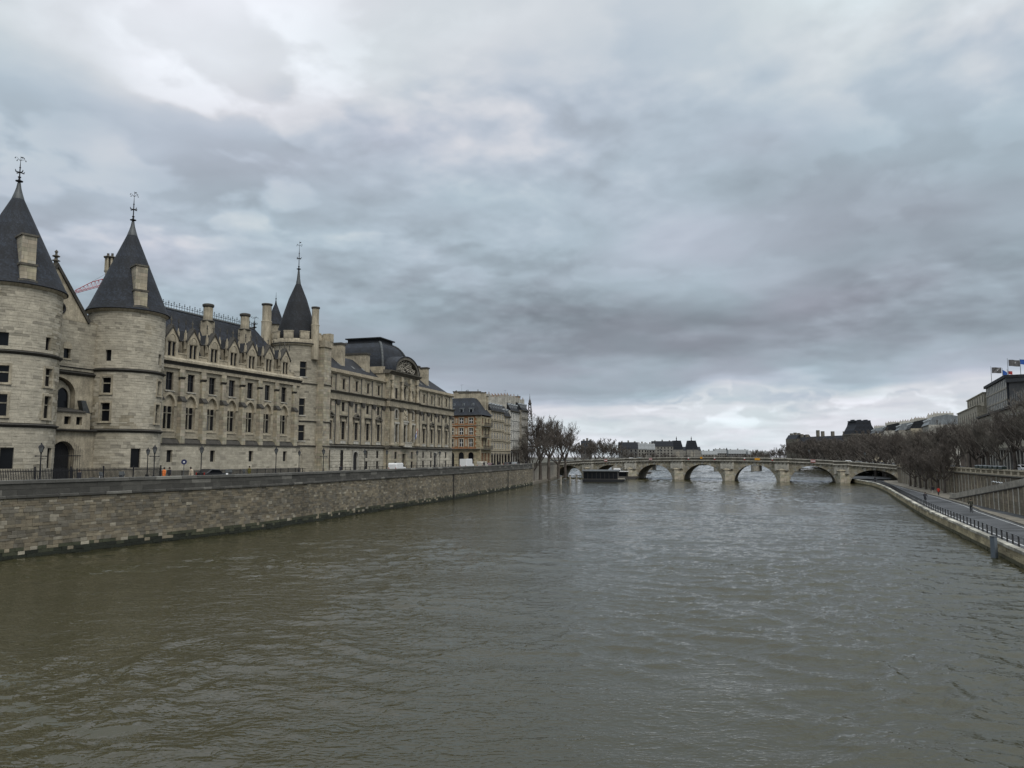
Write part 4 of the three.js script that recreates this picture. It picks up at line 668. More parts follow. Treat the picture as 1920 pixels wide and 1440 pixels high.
// ---------------------------------------------------------------- town houses
// a house in a street front: wall with real openings, windows, sills, balconies, mansard roof with dormers, chimneys
function house(name, label, f, u0, u1, o) {
  const { base = STREET, eave, deep = 10, floors, bays, winW = 1.1, wall = M.stonePale, frameMat = M.frameWhite, roofMat = M.slateDark, roofH = 3, group, sill = true, shop = true, stacks = [], balc = [], dormers = bays, z = 0, roofIn = 1.6, upperWin = 2 } = o;
  const g = thing(name, label, 'building', f.world(u0, 0, z), f.turn, group), W = u1 - u0, xs = Array.from({ length: bays }, (_, i) => (W * (i + 0.5)) / bays), gf = floors.g ?? 4.4;
  const n = floors.n, fh = (eave - base - gf) / n, holes = [], list = [];
  for (let k = 0; k < n; k++) for (const x of xs) { const y = base + gf + k * fh + fh * 0.2, h = fh * 0.6; list.push([x - winW / 2, x + winW / 2, y, y + h, k]); }
  const shops = shop ? xs.map((x) => [x - W / bays * 0.34, x + W / bays * 0.34, base + 0.3, base + gf - 0.9]) : [];
  for (const r of [...list, ...shops]) holes.push(rect(r[0], r[1], r[2], r[3]));
  part(g, 'front_wall', prism(rect(0, W, base - 0.1, eave), -0.35, 0, holes), wall);
  part(g, 'body', bx(0.02, W - 0.02, base - 0.1, eave - 0.02, -deep, -0.36), wall);
  for (const r of list) { windowUnit(g, r[0], r[1], r[2], r[3], -0.12, { cols: 2, rows: [0.7], mat: frameMat, bar: 0.07, edge: 0.07, depth: 0.05, paneZ: -0.03 }); if (sill) part(g, 'sill', bx(r[0] - 0.12, r[1] + 0.12, r[2] - 0.16, r[2], 0, 0.16), wall); }
  for (const r of shops) { const s = part(g, 'shop_front', bx(r[0], r[1], r[2], r[3], -0.16, -0.12), M.glass); part(s, 'shop_frame', [bx(r[0], r[0] + 0.1, r[2], r[3], -0.12, -0.06), bx(r[1] - 0.1, r[1], r[2], r[3], -0.12, -0.06), bx(r[0] + 0.1, r[1] - 0.1, r[3] - 0.5, r[3], -0.12, -0.05)], M.frameDark); }
  for (let k = 0; k <= n; k++) { const y = base + gf + k * fh - (k === n ? 0.3 : 0.1); part(g, k === n ? 'cornice' : 'string_course', prismX([[-0.1, y - 0.1], [0.1, y - 0.1], [k === n ? 0.5 : 0.22, y + 0.1], [k === n ? 0.5 : 0.22, y + 0.22], [-0.1, y + 0.28]], 0, W), k === n ? M.sooty : wall); }
  for (const k of balc) { const y = base + gf + k * fh + 0.1; const b = part(g, 'balcony', bx(0.1, W - 0.1, y - 0.15, y, 0.02, 0.85), M.sooty); part(b, 'railing', [bx(0.1, W - 0.1, y + 0.95, y + 1.02, 0.78, 0.83), ...Array.from({ length: Math.floor(W / 0.3) }, (_, i) => bx(0.12 + i * 0.3, 0.17 + i * 0.3, y, y + 0.95, 0.79, 0.82))], M.iron); }
  const prof = [[0.2, eave], [0.2, eave + 0.12], [-roofIn, eave + roofH], [-deep / 2, eave + roofH + 1.0], [-deep + roofIn, eave + roofH], [-deep, eave]];
  const rf = part(g, 'roof', prismX(prof, 0.03, W - 0.03), roofMat);
  if (dormers) for (let i = 0; i < dormers; i++) { const x = (W * (i + 0.5)) / dormers, zf = -0.35, d = part(rf, 'dormer', [bx(x - 0.65, x + 0.65, eave + 0.3, eave + 2.0, -roofIn - 0.4, zf), prism([[x - 0.78, eave + 2.0], [x + 0.78, eave + 2.0], [x, eave + 2.45]], -roofIn - 0.6, zf + 0.12)], M.zinc); part(d, 'dormer_pane', bx(x - 0.42, x + 0.42, eave + 0.55, eave + 1.8, zf, zf + 0.03), M.glass); }
  for (const [x, h, wd, dp, zz] of stacks) { const s = part(g, 'chimney_wall', bx(x - wd / 2, x + wd / 2, eave + 0.2, eave + h, zz - dp, zz), M.stonePale); for (let k = 0; k < Math.max(2, dp / 1.2); k++) part(s, 'chimney_pot', lathe([[0.14, eave + h], [0.11, eave + h + 0.6], [0.14, eave + h + 0.65]], 7, x, 0, zz - 0.4 - k * 1.1), M.pot); }
  return g;
}
const FC = frame(-9.4, 220.8, 16.9), FD = { turn: FC.turn + Math.PI / 2 - Math.PI, world: null };
{ // brick and stone corner house: its end wall faces the viewer
  const c = FC.world(0, 0, 0), f = frame(c.x - 0.957 * 15, -c.z + 0.29 * 15, 16.9 + 90), g = thing('brick_house', 'orange brick and pale stone corner house with slate hip roof and arcaded ground floor', 'building', [f.x0, 0, -f.d0], f.turn);
  const W = 15, xs = [W - 2.9, W - 5.95, W - 9.0, W - 12.05], lv = [[11.85, 14.15], [15.4, 17.4], [18.75, 20.4]], holes = [];
  for (const x of xs) { for (const [a, b] of lv) holes.push(rect(x - 0.6, x + 0.6, a, b)); holes.push(roundHead(x - 0.85, x + 0.85, STREET + 0.05, 9.4)); }
  part(g, 'end_wall', [prism(rect(0, W, 11.3, 20.9), -0.4, 0, holes.filter((h) => h.length === 4))], M.brick);
  part(g, 'ground_floor', prism(rect(0, W, STREET - 0.1, 11.0), -0.4, 0, holes.filter((h) => h.length !== 4)), M.stoneWarm);
  part(g, 'body', bx(0.1, W - 0.1, STREET, 20.8, -9.8, -0.5), M.brick);
  const side = (geo) => geo.rotateY(Math.PI / 2).translate(W, 0, 0), sb = [2.3, 5.0, 7.9], so = sb.flatMap((b) => [...lv.map(([p, q]) => rect(b - 0.6, b + 0.6, p, q)), rect(b - 1.0, b + 1.0, STREET + 0.2, 10.0)]);
  part(g, 'quay_side_wall', side(prism(rect(0.42, 9.8, STREET - 0.1, 20.9), -0.35, 0, so)), M.stoneWarm);
  for (const o of so) { const w = part(g, 'quay_window', side(join([bx(o[0][0], o[0][0] + 0.07, o[0][1], o[2][1], -0.1, -0.05), bx(o[1][0] - 0.07, o[1][0], o[0][1], o[2][1], -0.1, -0.05), bx((o[0][0] + o[1][0]) / 2 - 0.04, (o[0][0] + o[1][0]) / 2 + 0.04, o[0][1], o[2][1], -0.1, -0.05)])), M.frameStone); part(w, 'pane', side(bx(o[0][0], o[1][0], o[0][1], o[2][1], -0.14, -0.1)), paneMat()); }
  for (const [y, a, b] of [[11.2, 0.6, 9.6], [14.6, 1.2, 6.0], [18.0, 1.2, 9.2]]) { const bl = part(g, 'balcony', side(bx(a, b, y - 0.18, y, 0.02, 0.95)), M.sooty); part(bl, 'railing', side(join([bx(a, b, y + 0.95, y + 1.02, 0.88, 0.93), bx(a, b, y, y + 0.06, 0.88, 0.93), ...Array.from({ length: Math.floor((b - a) / 0.22) }, (_, i) => bx(a + i * 0.22, a + i * 0.22 + 0.035, y, y + 0.98, 0.89, 0.92))])), M.iron); }
  for (const [z, h] of [[-7.2, 28.4], [-9.4, 27.4]]) { const cw = part(g, 'chimney_wall', bx(W - 9.5, W - 0.9, 21.5, h, z - 0.9, z), M.stonePlain); part(cw, 'chimney_coping', bx(W - 9.6, W - 0.8, h, h + 0.2, z - 1.0, z + 0.1), M.sooty); }
  for (const x of xs) { for (const [a, b] of lv) { windowUnit(g, x - 0.6, x + 0.6, a, b, -0.2, { cols: 2, rows: [0.5], mat: M.frameWhite, bar: 0.16, edge: 0.05 }); part(g, 'stone_surround', [bx(x - 0.95, x - 0.6, a - 0.2, b + 0.25, 0, 0.06), bx(x + 0.6, x + 0.95, a - 0.2, b + 0.25, 0, 0.06), bx(x - 0.6, x + 0.6, b, b + 0.25, 0, 0.06)], M.stonePlain); } part(g, 'arcade_glass', bx(x - 0.9, x + 0.9, STREET, 10.3, -0.36, -0.32), M.glass); }
  for (const x of [W - 4.4, W - 7.5, W - 10.5]) for (const [a, b] of lv) part(g, 'stone_panel', bx(x - 0.3, x + 0.3, a + 0.1, b - 0.1, 0, 0.05), M.stonePlain);
  for (let k = 0; k < 16; k++) part(g, 'quoin', bx(W - 1.2 - (k % 2) * 0.35, W + 0.04, 11.3 + k * 0.6, 11.3 + k * 0.6 + 0.56, -0.6, 0.07), M.stoneWarm);
  for (const y of [11.0, 14.75, 18.05]) part(g, 'string_course', prismX([[-0.1, y], [0.1, y], [y < 12 ? 0.7 : 0.22, y + 0.1], [y < 12 ? 0.7 : 0.22, y + 0.22], [-0.1, y + 0.3]], 0, W + 0.1), y < 12 ? M.sooty : M.stonePlain);
  part(g, 'cornice', prismX([[-0.2, 20.9], [0.15, 20.9], [0.55, 21.15], [0.55, 21.3], [-0.2, 21.35]], -0.2, W + 0.4), M.weathered);
  const V = [[-0.3, 21.3, 0.5], [W + 0.4, 21.3, 0.5], [W + 0.4, 21.3, -10.3], [-0.3, 21.3, -10.3], [3.4, 26.6, -3.4], [W - 3.4, 26.6, -3.4], [W - 3.4, 26.6, -6.4], [3.4, 26.6, -6.4]], tri = (...i) => i.flatMap((k) => V[k]);
  const rg = new THREE.BufferGeometry(); rg.setAttribute('position', new THREE.Float32BufferAttribute([...tri(0, 1, 5, 0, 5, 4), ...tri(1, 2, 6, 1, 6, 5), ...tri(2, 3, 7, 2, 7, 6), ...tri(3, 0, 4, 3, 4, 7), ...tri(4, 5, 6, 4, 6, 7)], 3)); rg.computeVertexNormals();
  const rf = part(g, 'roof', uvm(rg), M.slate);
  for (const x of xs) { const d = part(rf, 'dormer', [bx(x - 0.6, x + 0.6, 21.5, 23.2, -1.6, -0.1), bx(x - 0.72, x + 0.72, 23.2, 23.35, -1.7, 0.02)], M.zinc); part(d, 'dormer_pane', bx(x - 0.4, x + 0.4, 21.75, 23.0, -0.1, -0.07), M.glass); part(rf, 'eyelet_dormer', [prism(roundHead(x - 0.4, x + 0.4, 23.9, 24.5), -2.6, -1.55, [roundHead(x - 0.26, x + 0.26, 24.05, 24.5)]), bx(x - 0.26, x + 0.26, 24.0, 24.7, -1.75, -1.7)], M.zinc); }
}
const pxU = (px) => FC.hit(px, 800)[0];
house('town_house', 'beige stone house with five window rows and dark zinc attic', FC, 9.9, pxU(945), { eave: 23.2, deep: 11, floors: { n: 4, g: 5.0 }, bays: 5, balc: [], wall: M.stonePlain, roofH: 2.6, stacks: [[3.4, 5.4, 0.9, 8, -1.4], [11.5, 5.0, 0.9, 8, -1.4]], winW: 1.25, frameMat: M.frameWhite });
house('town_house', 'narrow beige stone house between the wide one and the white one', FC, pxU(945) + 0.02, pxU(957), { eave: 22.2, deep: 11, floors: { n: 4, g: 5.0 }, bays: 2, wall: M.stonePlain, roofH: 3.4, stacks: [[5.6, 7.0, 0.9, 9, -1.0]], winW: 1.2 });
house('white_house', 'bright white plastered house with tall shutters near the end of the row', FC, pxU(957) + 0.02, pxU(974), { eave: 24.4, deep: 11, floors: { n: 4, g: 5.4 }, bays: 4, wall: std([0.72, 0.71, 0.68], { map: TX.mottle }), roofH: 2.8, balc: [0], stacks: [[2.5, 5.5, 0.9, 9, -1.5], [9.4, 5.6, 1.1, 9, -1.2]], winW: 1.2, frameMat: M.frameWhite });
house('grey_end_house', 'grey stone house with a blank chimney gable at the end of the row', FC, pxU(974) + 0.02, pxU(986.5), { eave: 25.2, deep: 12, floors: { n: 5, g: 4.6 }, bays: 4, wall: M.stoneGrey, roofH: 2.6, z: 0.7, stacks: [[2.0, 4.4, 1.0, 10, -1.2], [7.4, 4.2, 1.2, 10, -1.2]], winW: 1.1 });
// tall blocks that rise behind the row
for (const [px0, px1, py, d, label] of [[850, 901, 735, 242, 'blank cream rear block that rises behind the brick house roof'], [935, 975, 744, 276, 'tan chimney block that rises behind the white house']]) {
  const a = at(px0, py, d), b = at(px1, py + 1, d), g = thing('rear_block', label, 'building', [a.x, 0, a.z], 0);
  part(g, 'wall', bx(0, b.x - a.x, STREET, a.y, -9, 0), M.stonePlain); part(g, 'coping', bx(-0.2, b.x - a.x + 0.2, a.y, a.y + 0.25, -9.2, 0.2), M.sooty);
  [0.08, 0.11, 0.47, 0.53, 0.9].forEach((k, i) => part(g, 'chimney_pot', lathe([[0.14, a.y + 0.2], [0.11, a.y + 0.55 + 0.1 * i]], 7, k * (b.x - a.x), 0, -1), M.sooty));
  const x = (b.x - a.x) * 0.3; part(g, 'aerial', [limb([x, a.y, -1], [x, a.y + 2.6, -1], 0.03, 0.02, 4), limb([x - 0.5, a.y + 2.4, -1], [x + 0.5, a.y + 2.4, -1], 0.02, 0.02, 4)], M.iron);
}

// ---------------------------------------------------------------- lattice tower far off
{
  const d = 3800, c = at(993.5, 800, d), g = thing('lattice_tower', 'slender lattice iron tower far beyond the row of houses', 'tower', [c.x, 0, c.z]);
  const w = (y) => (y < 57 ? lerp(62, 33, y / 57) : y < 115 ? lerp(33, 19, (y - 57) / 58) : y < 276 ? lerp(19, 5, Math.pow((y - 115) / 161, 0.7)) : 4.5), lv = [0, 28, 57, 80, 100, 115, 135, 155, 175, 195, 215, 232, 248, 262, 276], O = 5;
  const iron = std([0.07, 0.062, 0.055], {});
  for (const [sx, sz] of [[-1, -1], [1, -1], [1, 1], [-1, 1]]) { const q = []; for (let i = 0; i < lv.length - 1; i++) q.push(limb([sx * w(lv[i]), O + lv[i], sz * w(lv[i])], [sx * w(lv[i + 1]), O + lv[i + 1], sz * w(lv[i + 1])], i < 5 ? 5 : 2.4, i < 5 ? 4 : 2.0, 4)); part(g, 'leg', q, iron); }
  const br = []; for (let i = 5; i < lv.length - 1; i++) { const a = w(lv[i]), b = w(lv[i + 1]), y0 = O + lv[i], y1 = O + lv[i + 1]; for (const s of [-1, 1]) br.push(limb([-a, y0, s * a], [b, y1, s * b], 1.2, 1.2, 4), limb([a, y0, s * a], [-b, y1, s * b], 1.2, 1.2, 4), limb([s * a, y0, -a], [s * b, y1, b], 1.2, 1.2, 4), limb([s * a, y0, a], [s * b, y1, -b], 1.2, 1.2, 4)); }
  part(g, 'lattice', br, iron);
  for (const [y, h] of [[57, 7], [115, 6], [276, 7]]) part(g, 'platform', bx(-w(y) - 4, w(y) + 4, O + y - h / 2, O + y + h / 2, -w(y) - 4, w(y) + 4), iron);
  part(g, 'top_cabin', [lathe([[6, 279], [6.5, 288], [4, 294], [2.2, 298], [1.6, 304]], 10, 0, O, 0)], iron);
  part(g, 'mast', lathe([[1.6, 303], [1.4, 312], [0.7, 313], [0.6, 325]], 8, 0, O, 0), iron);
}

// ---------------------------------------------------------------- the old stone bridge
const BR = { x: 127.9 - 0.804 * 139, d: 242.9 + 0.594 * 139, turn: -Math.atan2(0.594, 0.804) };
const bridgeW = (u, y, z) => new THREE.Vector3(BR.x + 0.804 * u - 0.594 * z, y, -BR.d + 0.594 * u + 0.804 * z);
{
  const g = thing('stone_bridge', 'old pale stone bridge of seven round arches across the river', 'bridge', [BR.x, 0, -BR.d], BR.turn);
  const crest = (u) => 8.75 - 0.00042 * Math.pow(u - 70, 2) - (u > 95 ? 0.0008 * Math.pow(u - 95, 2) * 0.55 : 0) - (u < 20 ? 0.0006 * Math.pow(20 - u, 2) : 0);   // top of the parapet
  const S = 19.857, Wd = 20, seg = 7, cen = (i) => S * (i + 0.5), crown = [5.2, 5.6, 5.9, 6.15, 6.1, 5.7, 4.5];
  const bt = M.bridgeStone = std([0.60, 0.545, 0.44], { map: TX.ashlar, bumpMap: TX.grain, bumpScale: 0.02 });
  const skew = (geo) => { const p = geo.attributes.position; for (let k = 0; k < p.count; k++) if (p.getZ(k) < 0) p.setX(k, p.getX(k) + 0.295 * p.getZ(k)); geo.computeVertexNormals(); return geo; };   // the piers stand along the current, aslant to the roadway
  for (let i = 0; i < seg; i++) {
    const c = cen(i), half = i === 0 ? 7.0 : 7.75, a0 = S * i, a1 = S * (i + 1), arch = arcPts(c, -0.6, half, crown[i] + 0.6, 0, 180, 24), top = [];
    for (let k = 0; k <= 8; k++) { const u = lerp(a1, a0, k / 8); top.push([u, crest(u) - 1.35]); }
    const sp = part(g, 'arch_span', skew(prism([[a0, -1], [c - half, -1], ...[...arch].reverse(), [c + half, -1], [a1, -1], ...top], -Wd, 0)), bt);
    const vs = []; for (let k = 0; k < 25; k++) { const t0 = rad((180 * k) / 25 + 0.5), t1 = rad((180 * (k + 1)) / 25 - 0.5), q = (t, e) => [c + (half + e) * Math.cos(t), -0.6 + (crown[i] + 0.6 + e) * Math.sin(t)]; part(sp, 'voussoir', prism([q(t0, 0), q(t1, 0), q(t1, 0.95), q(t0, 0.95)], -0.2, 0.07), k % 3 ? M.stonePlain : M.stonePale); }
  }
  for (let i = 0; i <= seg; i++) {             // piers with cutwaters and refuges above
    const u = S * i; if (i === 0 || i === seg) { part(g, 'abutment', [skew(prism([[u - (i ? 2.0 : 5), -1], [u + (i ? 7 : 2.4), -1], [u + (i ? 7 : 2.4), crest(u) - 1.35], [u - (i ? 2.0 : 5), crest(u) - 1.35]], -Wd, 0.12))], bt); continue; }
    const cw = new THREE.ExtrudeGeometry(poly([[u - 2.25, 0], [u + 2.25, 0], [u, 3.2]]), { depth: 5.0, bevelEnabled: false }).rotateX(Math.PI / 2).translate(0, 4.4, 0);
    const pr = part(g, 'cutwater', uvm(cw), bt);
    part(pr, 'cutwater_cap', uvm(new THREE.ConeGeometry(3.1, 0.8, 4, 1).rotateY(0).scale(0.85, 1, 0.9).translate(u, 4.6, 0.6)), M.stonePlain);
    const bas = []; const yb = crest(u) - 4.3, yt = crest(u) - 1.36;
    part(pr, 'refuge', [prism(rect(u - 2.3, u + 2.3, yb, yt), 0.0, 1.7), prism([[u - 2.3, yb], [u + 2.3, yb], [u + 1.0, yb - 0.6], [u - 1.0, yb - 0.6]], 0, 1.2)], M.stonePale);
  }
  // cornice on small corbels, parapet
  for (let i = 0; i < seg; i++) {
    const a = S * i - (i ? 0 : 4), b = S * (i + 1) + (i === 6 ? 6 : 0), st = 10;
    const run = (dy0, dy1, z0, z1) => { const pts = []; for (let k = 0; k <= st; k++) { const u = lerp(a, b, k / st); pts.push([u, crest(u) + dy0]); } for (let k = st; k >= 0; k--) { const u = lerp(a, b, k / st); pts.push([u, crest(u) + dy1]); } return prism(pts, z0, z1); };
    part(g, 'cornice', run(-1.35, -1.05, -0.3, 0.55), M.stonePale);
    part(g, 'parapet', run(-1.05, -0.28, -0.3, 0.1), M.sooty);
    part(g, 'parapet_coping', run(-0.28, 0, -0.4, 0.28), M.stonePale);
    part(g, 'far_parapet', skew(run(-1.05, 0, -Wd, -Wd + 0.4)), M.stonePlain);
    part(g, 'deck', skew(run(-1.4, -1.2, -Wd + 0.4, -0.3)), M.asphalt);
    for (let u = a + 0.7; u < b; u += 1.42) part(g, 'corbel', prism([[u - 0.22, crest(u) - 1.36], [u + 0.22, crest(u) - 1.36], [u + 0.22, crest(u) - 1.8], [u - 0.22, crest(u) - 2.05]], 0, (Math.abs(u / S - Math.round(u / S)) < 0.11 && u > 3 && u < 136) ? 2.0 : 0.48), M.sooty);
  }
  for (let i = 1; i < seg; i++) { const u = S * i, y = crest(u); part(g, 'refuge_parapet', [prism(rect(u - 2.5, u + 2.5, y - 1.36, y - 1.04), 0.5, 2.1)], M.stonePale); part(g, 'refuge_wall', prism(rect(u - 2.3, u + 2.3, y - 1.04, y - 0.27), 1.4, 1.75), M.sooty); part(g, 'refuge_coping', prism(rect(u - 2.45, u + 2.45, y - 0.28, y + 0.02), 1.3, 1.95), M.stonePale); }
  // signs, lamps and cars on the bridge
  const on = (px) => { const [a] = ray(px, 860); return (a * BR.d - BR.x) / (0.804 + 0.594 * a); };
  const board = (px, w, h, mats, label, grp, dy = -0.55) => { const u = on(px), p = bridgeW(u, crest(u) + dy, 0.62), s = thing('navigation_board', label, 'sign', p, BR.turn, grp); const k = mats.length; mats.forEach((m, i) => part(s, 'band', bx(-w / 2, w / 2, -h / 2 + (h * i) / k, -h / 2 + (h * (i + 1)) / k, -0.04, 0.04), m)); part(s, 'bracket', bx(-0.08, 0.08, -0.08, 0.08, -0.75, -0.04), M.iron); };
  const RWR = [M.red, M.white, M.red];
  board(1137, 1.4, 0.9, RWR, 'red and white banded board on the bridge parapet over a side arch', 'banded boards on the bridge'); board(1221, 1.3, 0.75, RWR, 'red and white banded board on the bridge parapet over a side arch', 'banded boards on the bridge'); board(1525, 1.6, 0.95, RWR, 'red and white banded board on the bridge parapet over a side arch', 'banded boards on the bridge');
  board(1316, 0.8, 0.7, [M.yellow], 'single small yellow board on the bridge parapet over a middle arch', 'yellow boards', -0.2); board(1421, 1.9, 0.75, [M.yellow], 'wide double yellow board on the bridge parapet over a middle arch', 'yellow boards', -0.5);
  for (const px of [1292, 1341, 1397, 1449]) board(px, 0.5, 1.0, [M.red, M.white], 'narrow white board with red foot on the bridge parapet', 'narrow white boards', -0.5);
  for (const [k, px] of [1112, 1162, 1235, 1297, 1360, 1460, 1515, 1620].entries()) {
    const u = on(px), y = crest(u) - 1.2, p = bridgeW(u, y, -1.6), s = thing('bridge_lamp', 'dark lamp post on the stone bridge, ' + ['first', 'second', 'third', 'fourth', 'fifth', 'sixth', 'seventh', 'eighth'][k] + ' from the floating restaurant end', 'lamp post', p, 0, 'lamp posts on the bridge');
    part(s, 'post', lathe([[0.22, 0], [0.2, 0.8], [0.09, 1.0], [0.07, 3.6]], 8), M.iron); part(s, 'lantern', lathe([[0.12, 3.6], [0.3, 4.1], [0.34, 4.2], [0.1, 4.5]], 6), M.lampGlass); part(s, 'lantern_cap', lathe([[0.36, 4.18], [0.2, 4.45], [0.03, 4.8]], 6), M.iron);
  }
  BR.on = on; BR.crest = crest;
}

// ---------------------------------------------------------------- footbridge further down the river
{
  const d = 515, g = thing('iron_footbridge', 'low iron footbridge on stone piers seen through the arches of the old bridge', 'bridge', [118, 0, -d], -0.5);
  for (let i = -4; i <= 4; i++) { const x = i * 24; part(g, 'pier', [bx(x - 2.4, x + 2.4, -0.8, 3.4, -6, 6), lathe([[2.4, -0.8], [2.4, 3.4]], 12, x, 0, 6)], M.stoneGrey); if (i < 4) { for (const z of [-4.5, 4.5]) part(g, 'arch_rib', prism([...arcPts(x + 12, 2.6, 10.6, 3.4, 180, 0, 16), ...arcPts(x + 12, 2.6, 10.2, 3.0, 0, 180, 16)], z - 0.2, z + 0.2), M.ironGrey); } }
  part(g, 'deck', bx(-100, 100, 6.0, 6.6, -5.5, 5.5), M.ironGrey); part(g, 'railing', [bx(-100, 100, 7.6, 7.7, 5.3, 5.4), ...Array.from({ length: 100 }, (_, i) => bx(-99.8 + i * 2, -99.7 + i * 2, 6.6, 7.6, 5.32, 5.38))], M.ironGrey);
}

// ---------------------------------------------------------------- bare winter trees
function treeGeometry(seed, H, { spread = 0.5, twig = 0.02, up = 0.35, first = 0.28, limbs = 7, dense = 1 } = {}) {
  const rnd = mulberry(seed), trunk = [], P = [], v = (x, y, z) => new THREE.Vector3(x, y, z);
  const seg3 = (a, b, r0, r1) => {           // three-sided bar, no caps
    const d = b.clone().sub(a).normalize(), s = Math.abs(d.y) < 0.9 ? v(0, 1, 0) : v(1, 0, 0), e1 = s.cross(d).normalize(), e2 = d.clone().cross(e1), A = [], B = [];
    for (let k = 0; k < 3; k++) { const t = (k * 2 * Math.PI) / 3, o = e1.clone().multiplyScalar(Math.cos(t)).add(e2.clone().multiplyScalar(Math.sin(t))); A.push(a.clone().addScaledVector(o, r0)); B.push(b.clone().addScaledVector(o, r1)); }
    for (let k = 0; k < 3; k++) { const l = (k + 1) % 3; for (const q of [A[k], A[l], B[l], A[k], B[l], B[k]]) P.push(q.x, q.y, q.z); }
  };
  const grow = (p, d, L, r, lv) => {
    const n = lv < 2 ? 5 : lv === 2 ? 4 : lv === 3 ? 3 : 2, pts = [p.clone()]; let q = p.clone(), dir = d.clone(), rr = r;
    for (let i = 0; i < n; i++) {
      dir.add(v((rnd() - 0.5) * 0.55, up * (lv < 3 ? 0.26 : 0.16) + (rnd() - 0.5) * 0.3, (rnd() - 0.5) * 0.55)).normalize();
      const e = q.clone().addScaledVector(dir, L / n), r1 = Math.max(r * (1 - (0.72 * (i + 1)) / n), twig * 0.6);
      if (lv === 1) trunk.push(limb(q, e, rr, r1, 5)); else seg3(q, e, rr, r1);
      rr = r1; q = e; pts.push(q.clone());
    }
    if (lv >= 5) return;
    const kids = Math.round([0, 6, 6, 5, 4][lv] * dense * (0.8 + rnd() * 0.4));
    for (let k = 0; k < kids; k++) {
      const t = 0.25 + 0.75 * ((k + rnd()) / kids), i = Math.min(n - 1, Math.floor(t * n)), b = pts[i].clone().lerp(pts[i + 1], t * n - i), ax = pts[i + 1].clone().sub(pts[i]).normalize();
      const side = v(rnd() - 0.5, rnd() * 0.5, rnd() - 0.5).normalize(), nd = ax.multiplyScalar(0.75).addScaledVector(side, 0.55 + spread * 0.5).normalize();
      grow(b, nd, L * (0.42 + rnd() * 0.22) * (1.1 - 0.3 * t), Math.max(r * 0.42 * (1 - 0.4 * t), twig), lv + 1);
    }
  };
  const tr = H * 0.022 + 0.05, th = H * first; let q = v(0, -0.3, 0), r = tr * 1.25;
  for (let i = 0; i < 4; i++) { const e = v((rnd() - 0.5) * 0.25, th * (i + 1) / 4, (rnd() - 0.5) * 0.25); trunk.push(limb(q, e, r, tr * (1.1 - i * 0.08), 8)); r = tr * (1.1 - i * 0.08); q = e; }
  for (let k = 0; k < limbs; k++) { const a = (k / limbs) * Math.PI * 2 + rnd(), tilt = k === 0 ? 0.1 : 0.45 + spread * 1.1 * rnd() + spread * 0.35; grow(q.clone().add(v(0, -rnd() * th * 0.15, 0)), v(Math.cos(a) * tilt, 1, Math.sin(a) * tilt).normalize(), (H - th) * (0.56 + rnd() * 0.16), tr * 0.5, 1); }
  const g = new THREE.BufferGeometry(); g.setAttribute('position', new THREE.Float32BufferAttribute(P, 3)); g.computeVertexNormals(); g.setAttribute('uv', new THREE.BufferAttribute(new Float32Array((P.length / 3) * 2), 2));
  return { trunk: join(trunk), crown: g, H };
}
const TREES = [treeGeometry(5, 14, { twig: 0.022, spread: 0.55 }), treeGeometry(18, 14, { twig: 0.022, spread: 0.7, first: 0.22, up: 0.25 }), treeGeometry(33, 14, { twig: 0.022, spread: 0.4, up: 0.5, first: 0.34 }), treeGeometry(47, 14, { twig: 0.026, spread: 0.6, up: 0.3, first: 0.18, limbs: 8 })];
const FARTREES = [treeGeometry(61, 14, { twig: 0.06, spread: 0.6, dense: 0.78, first: 0.16 }), treeGeometry(72, 14, { twig: 0.06, spread: 0.75, dense: 0.78, first: 0.2, up: 0.25 })];
function tree(pos, H, k, label, group, { far = false, mat = M.bark, turn = 0, wide = 1, name = 'bare_tree' } = {}) {
  const src = (far ? FARTREES : TREES)[k % (far ? 2 : 4)], t = thing(name, label, 'tree', pos, turn, group), s = H / 14;
  t.scale.set(s * wide, s, s * wide);
  part(t, 'trunk', src.trunk, mat); part(t, 'crown', src.crown, mat);
  return t;
}

// ---------------------------------------------------------------- right bank: low quay road, ramp, upper quay
const LOW = 1.12;
const rqCurve = new THREE.CatmullRomCurve3([[22, 14], [31, 37], [40.6, 60.7], [50, 84.5], [59.3, 108], [77.5, 151], [95, 192], [106.5, 222], [112.6, 243], [118, 262], [136, 306]].map(([x, d]) => new THREE.Vector3(x, 0, -d)), false, 'centripetal');
const RL = rqCurve.getLength(), rqm = (s, y, z) => { const t = clamp(s / RL, 0, 1), p = rqCurve.getPointAt(t), g = rqCurve.getTangentAt(t); return new THREE.Vector3(p.x + g.z * z, y, p.z - g.x * z); };   // z > 0 towards the river
const rqLine = (z, a = 0, b = RL, n = 40) => Array.from({ length: n + 1 }, (_, i) => { const v = rqm(lerp(a, b, i / n), 0, z); return [v.x, -v.z]; });
const upX = (d) => 95 + 0.3366 * (d - 164);
setting('low_quay_road', sheet([...rqLine(-0.5), [150, 306], [128.6, 243], [upX(226), 226], [upX(140), 140], [upX(60), 60], [50, 14]], LOW), M.asphalt);
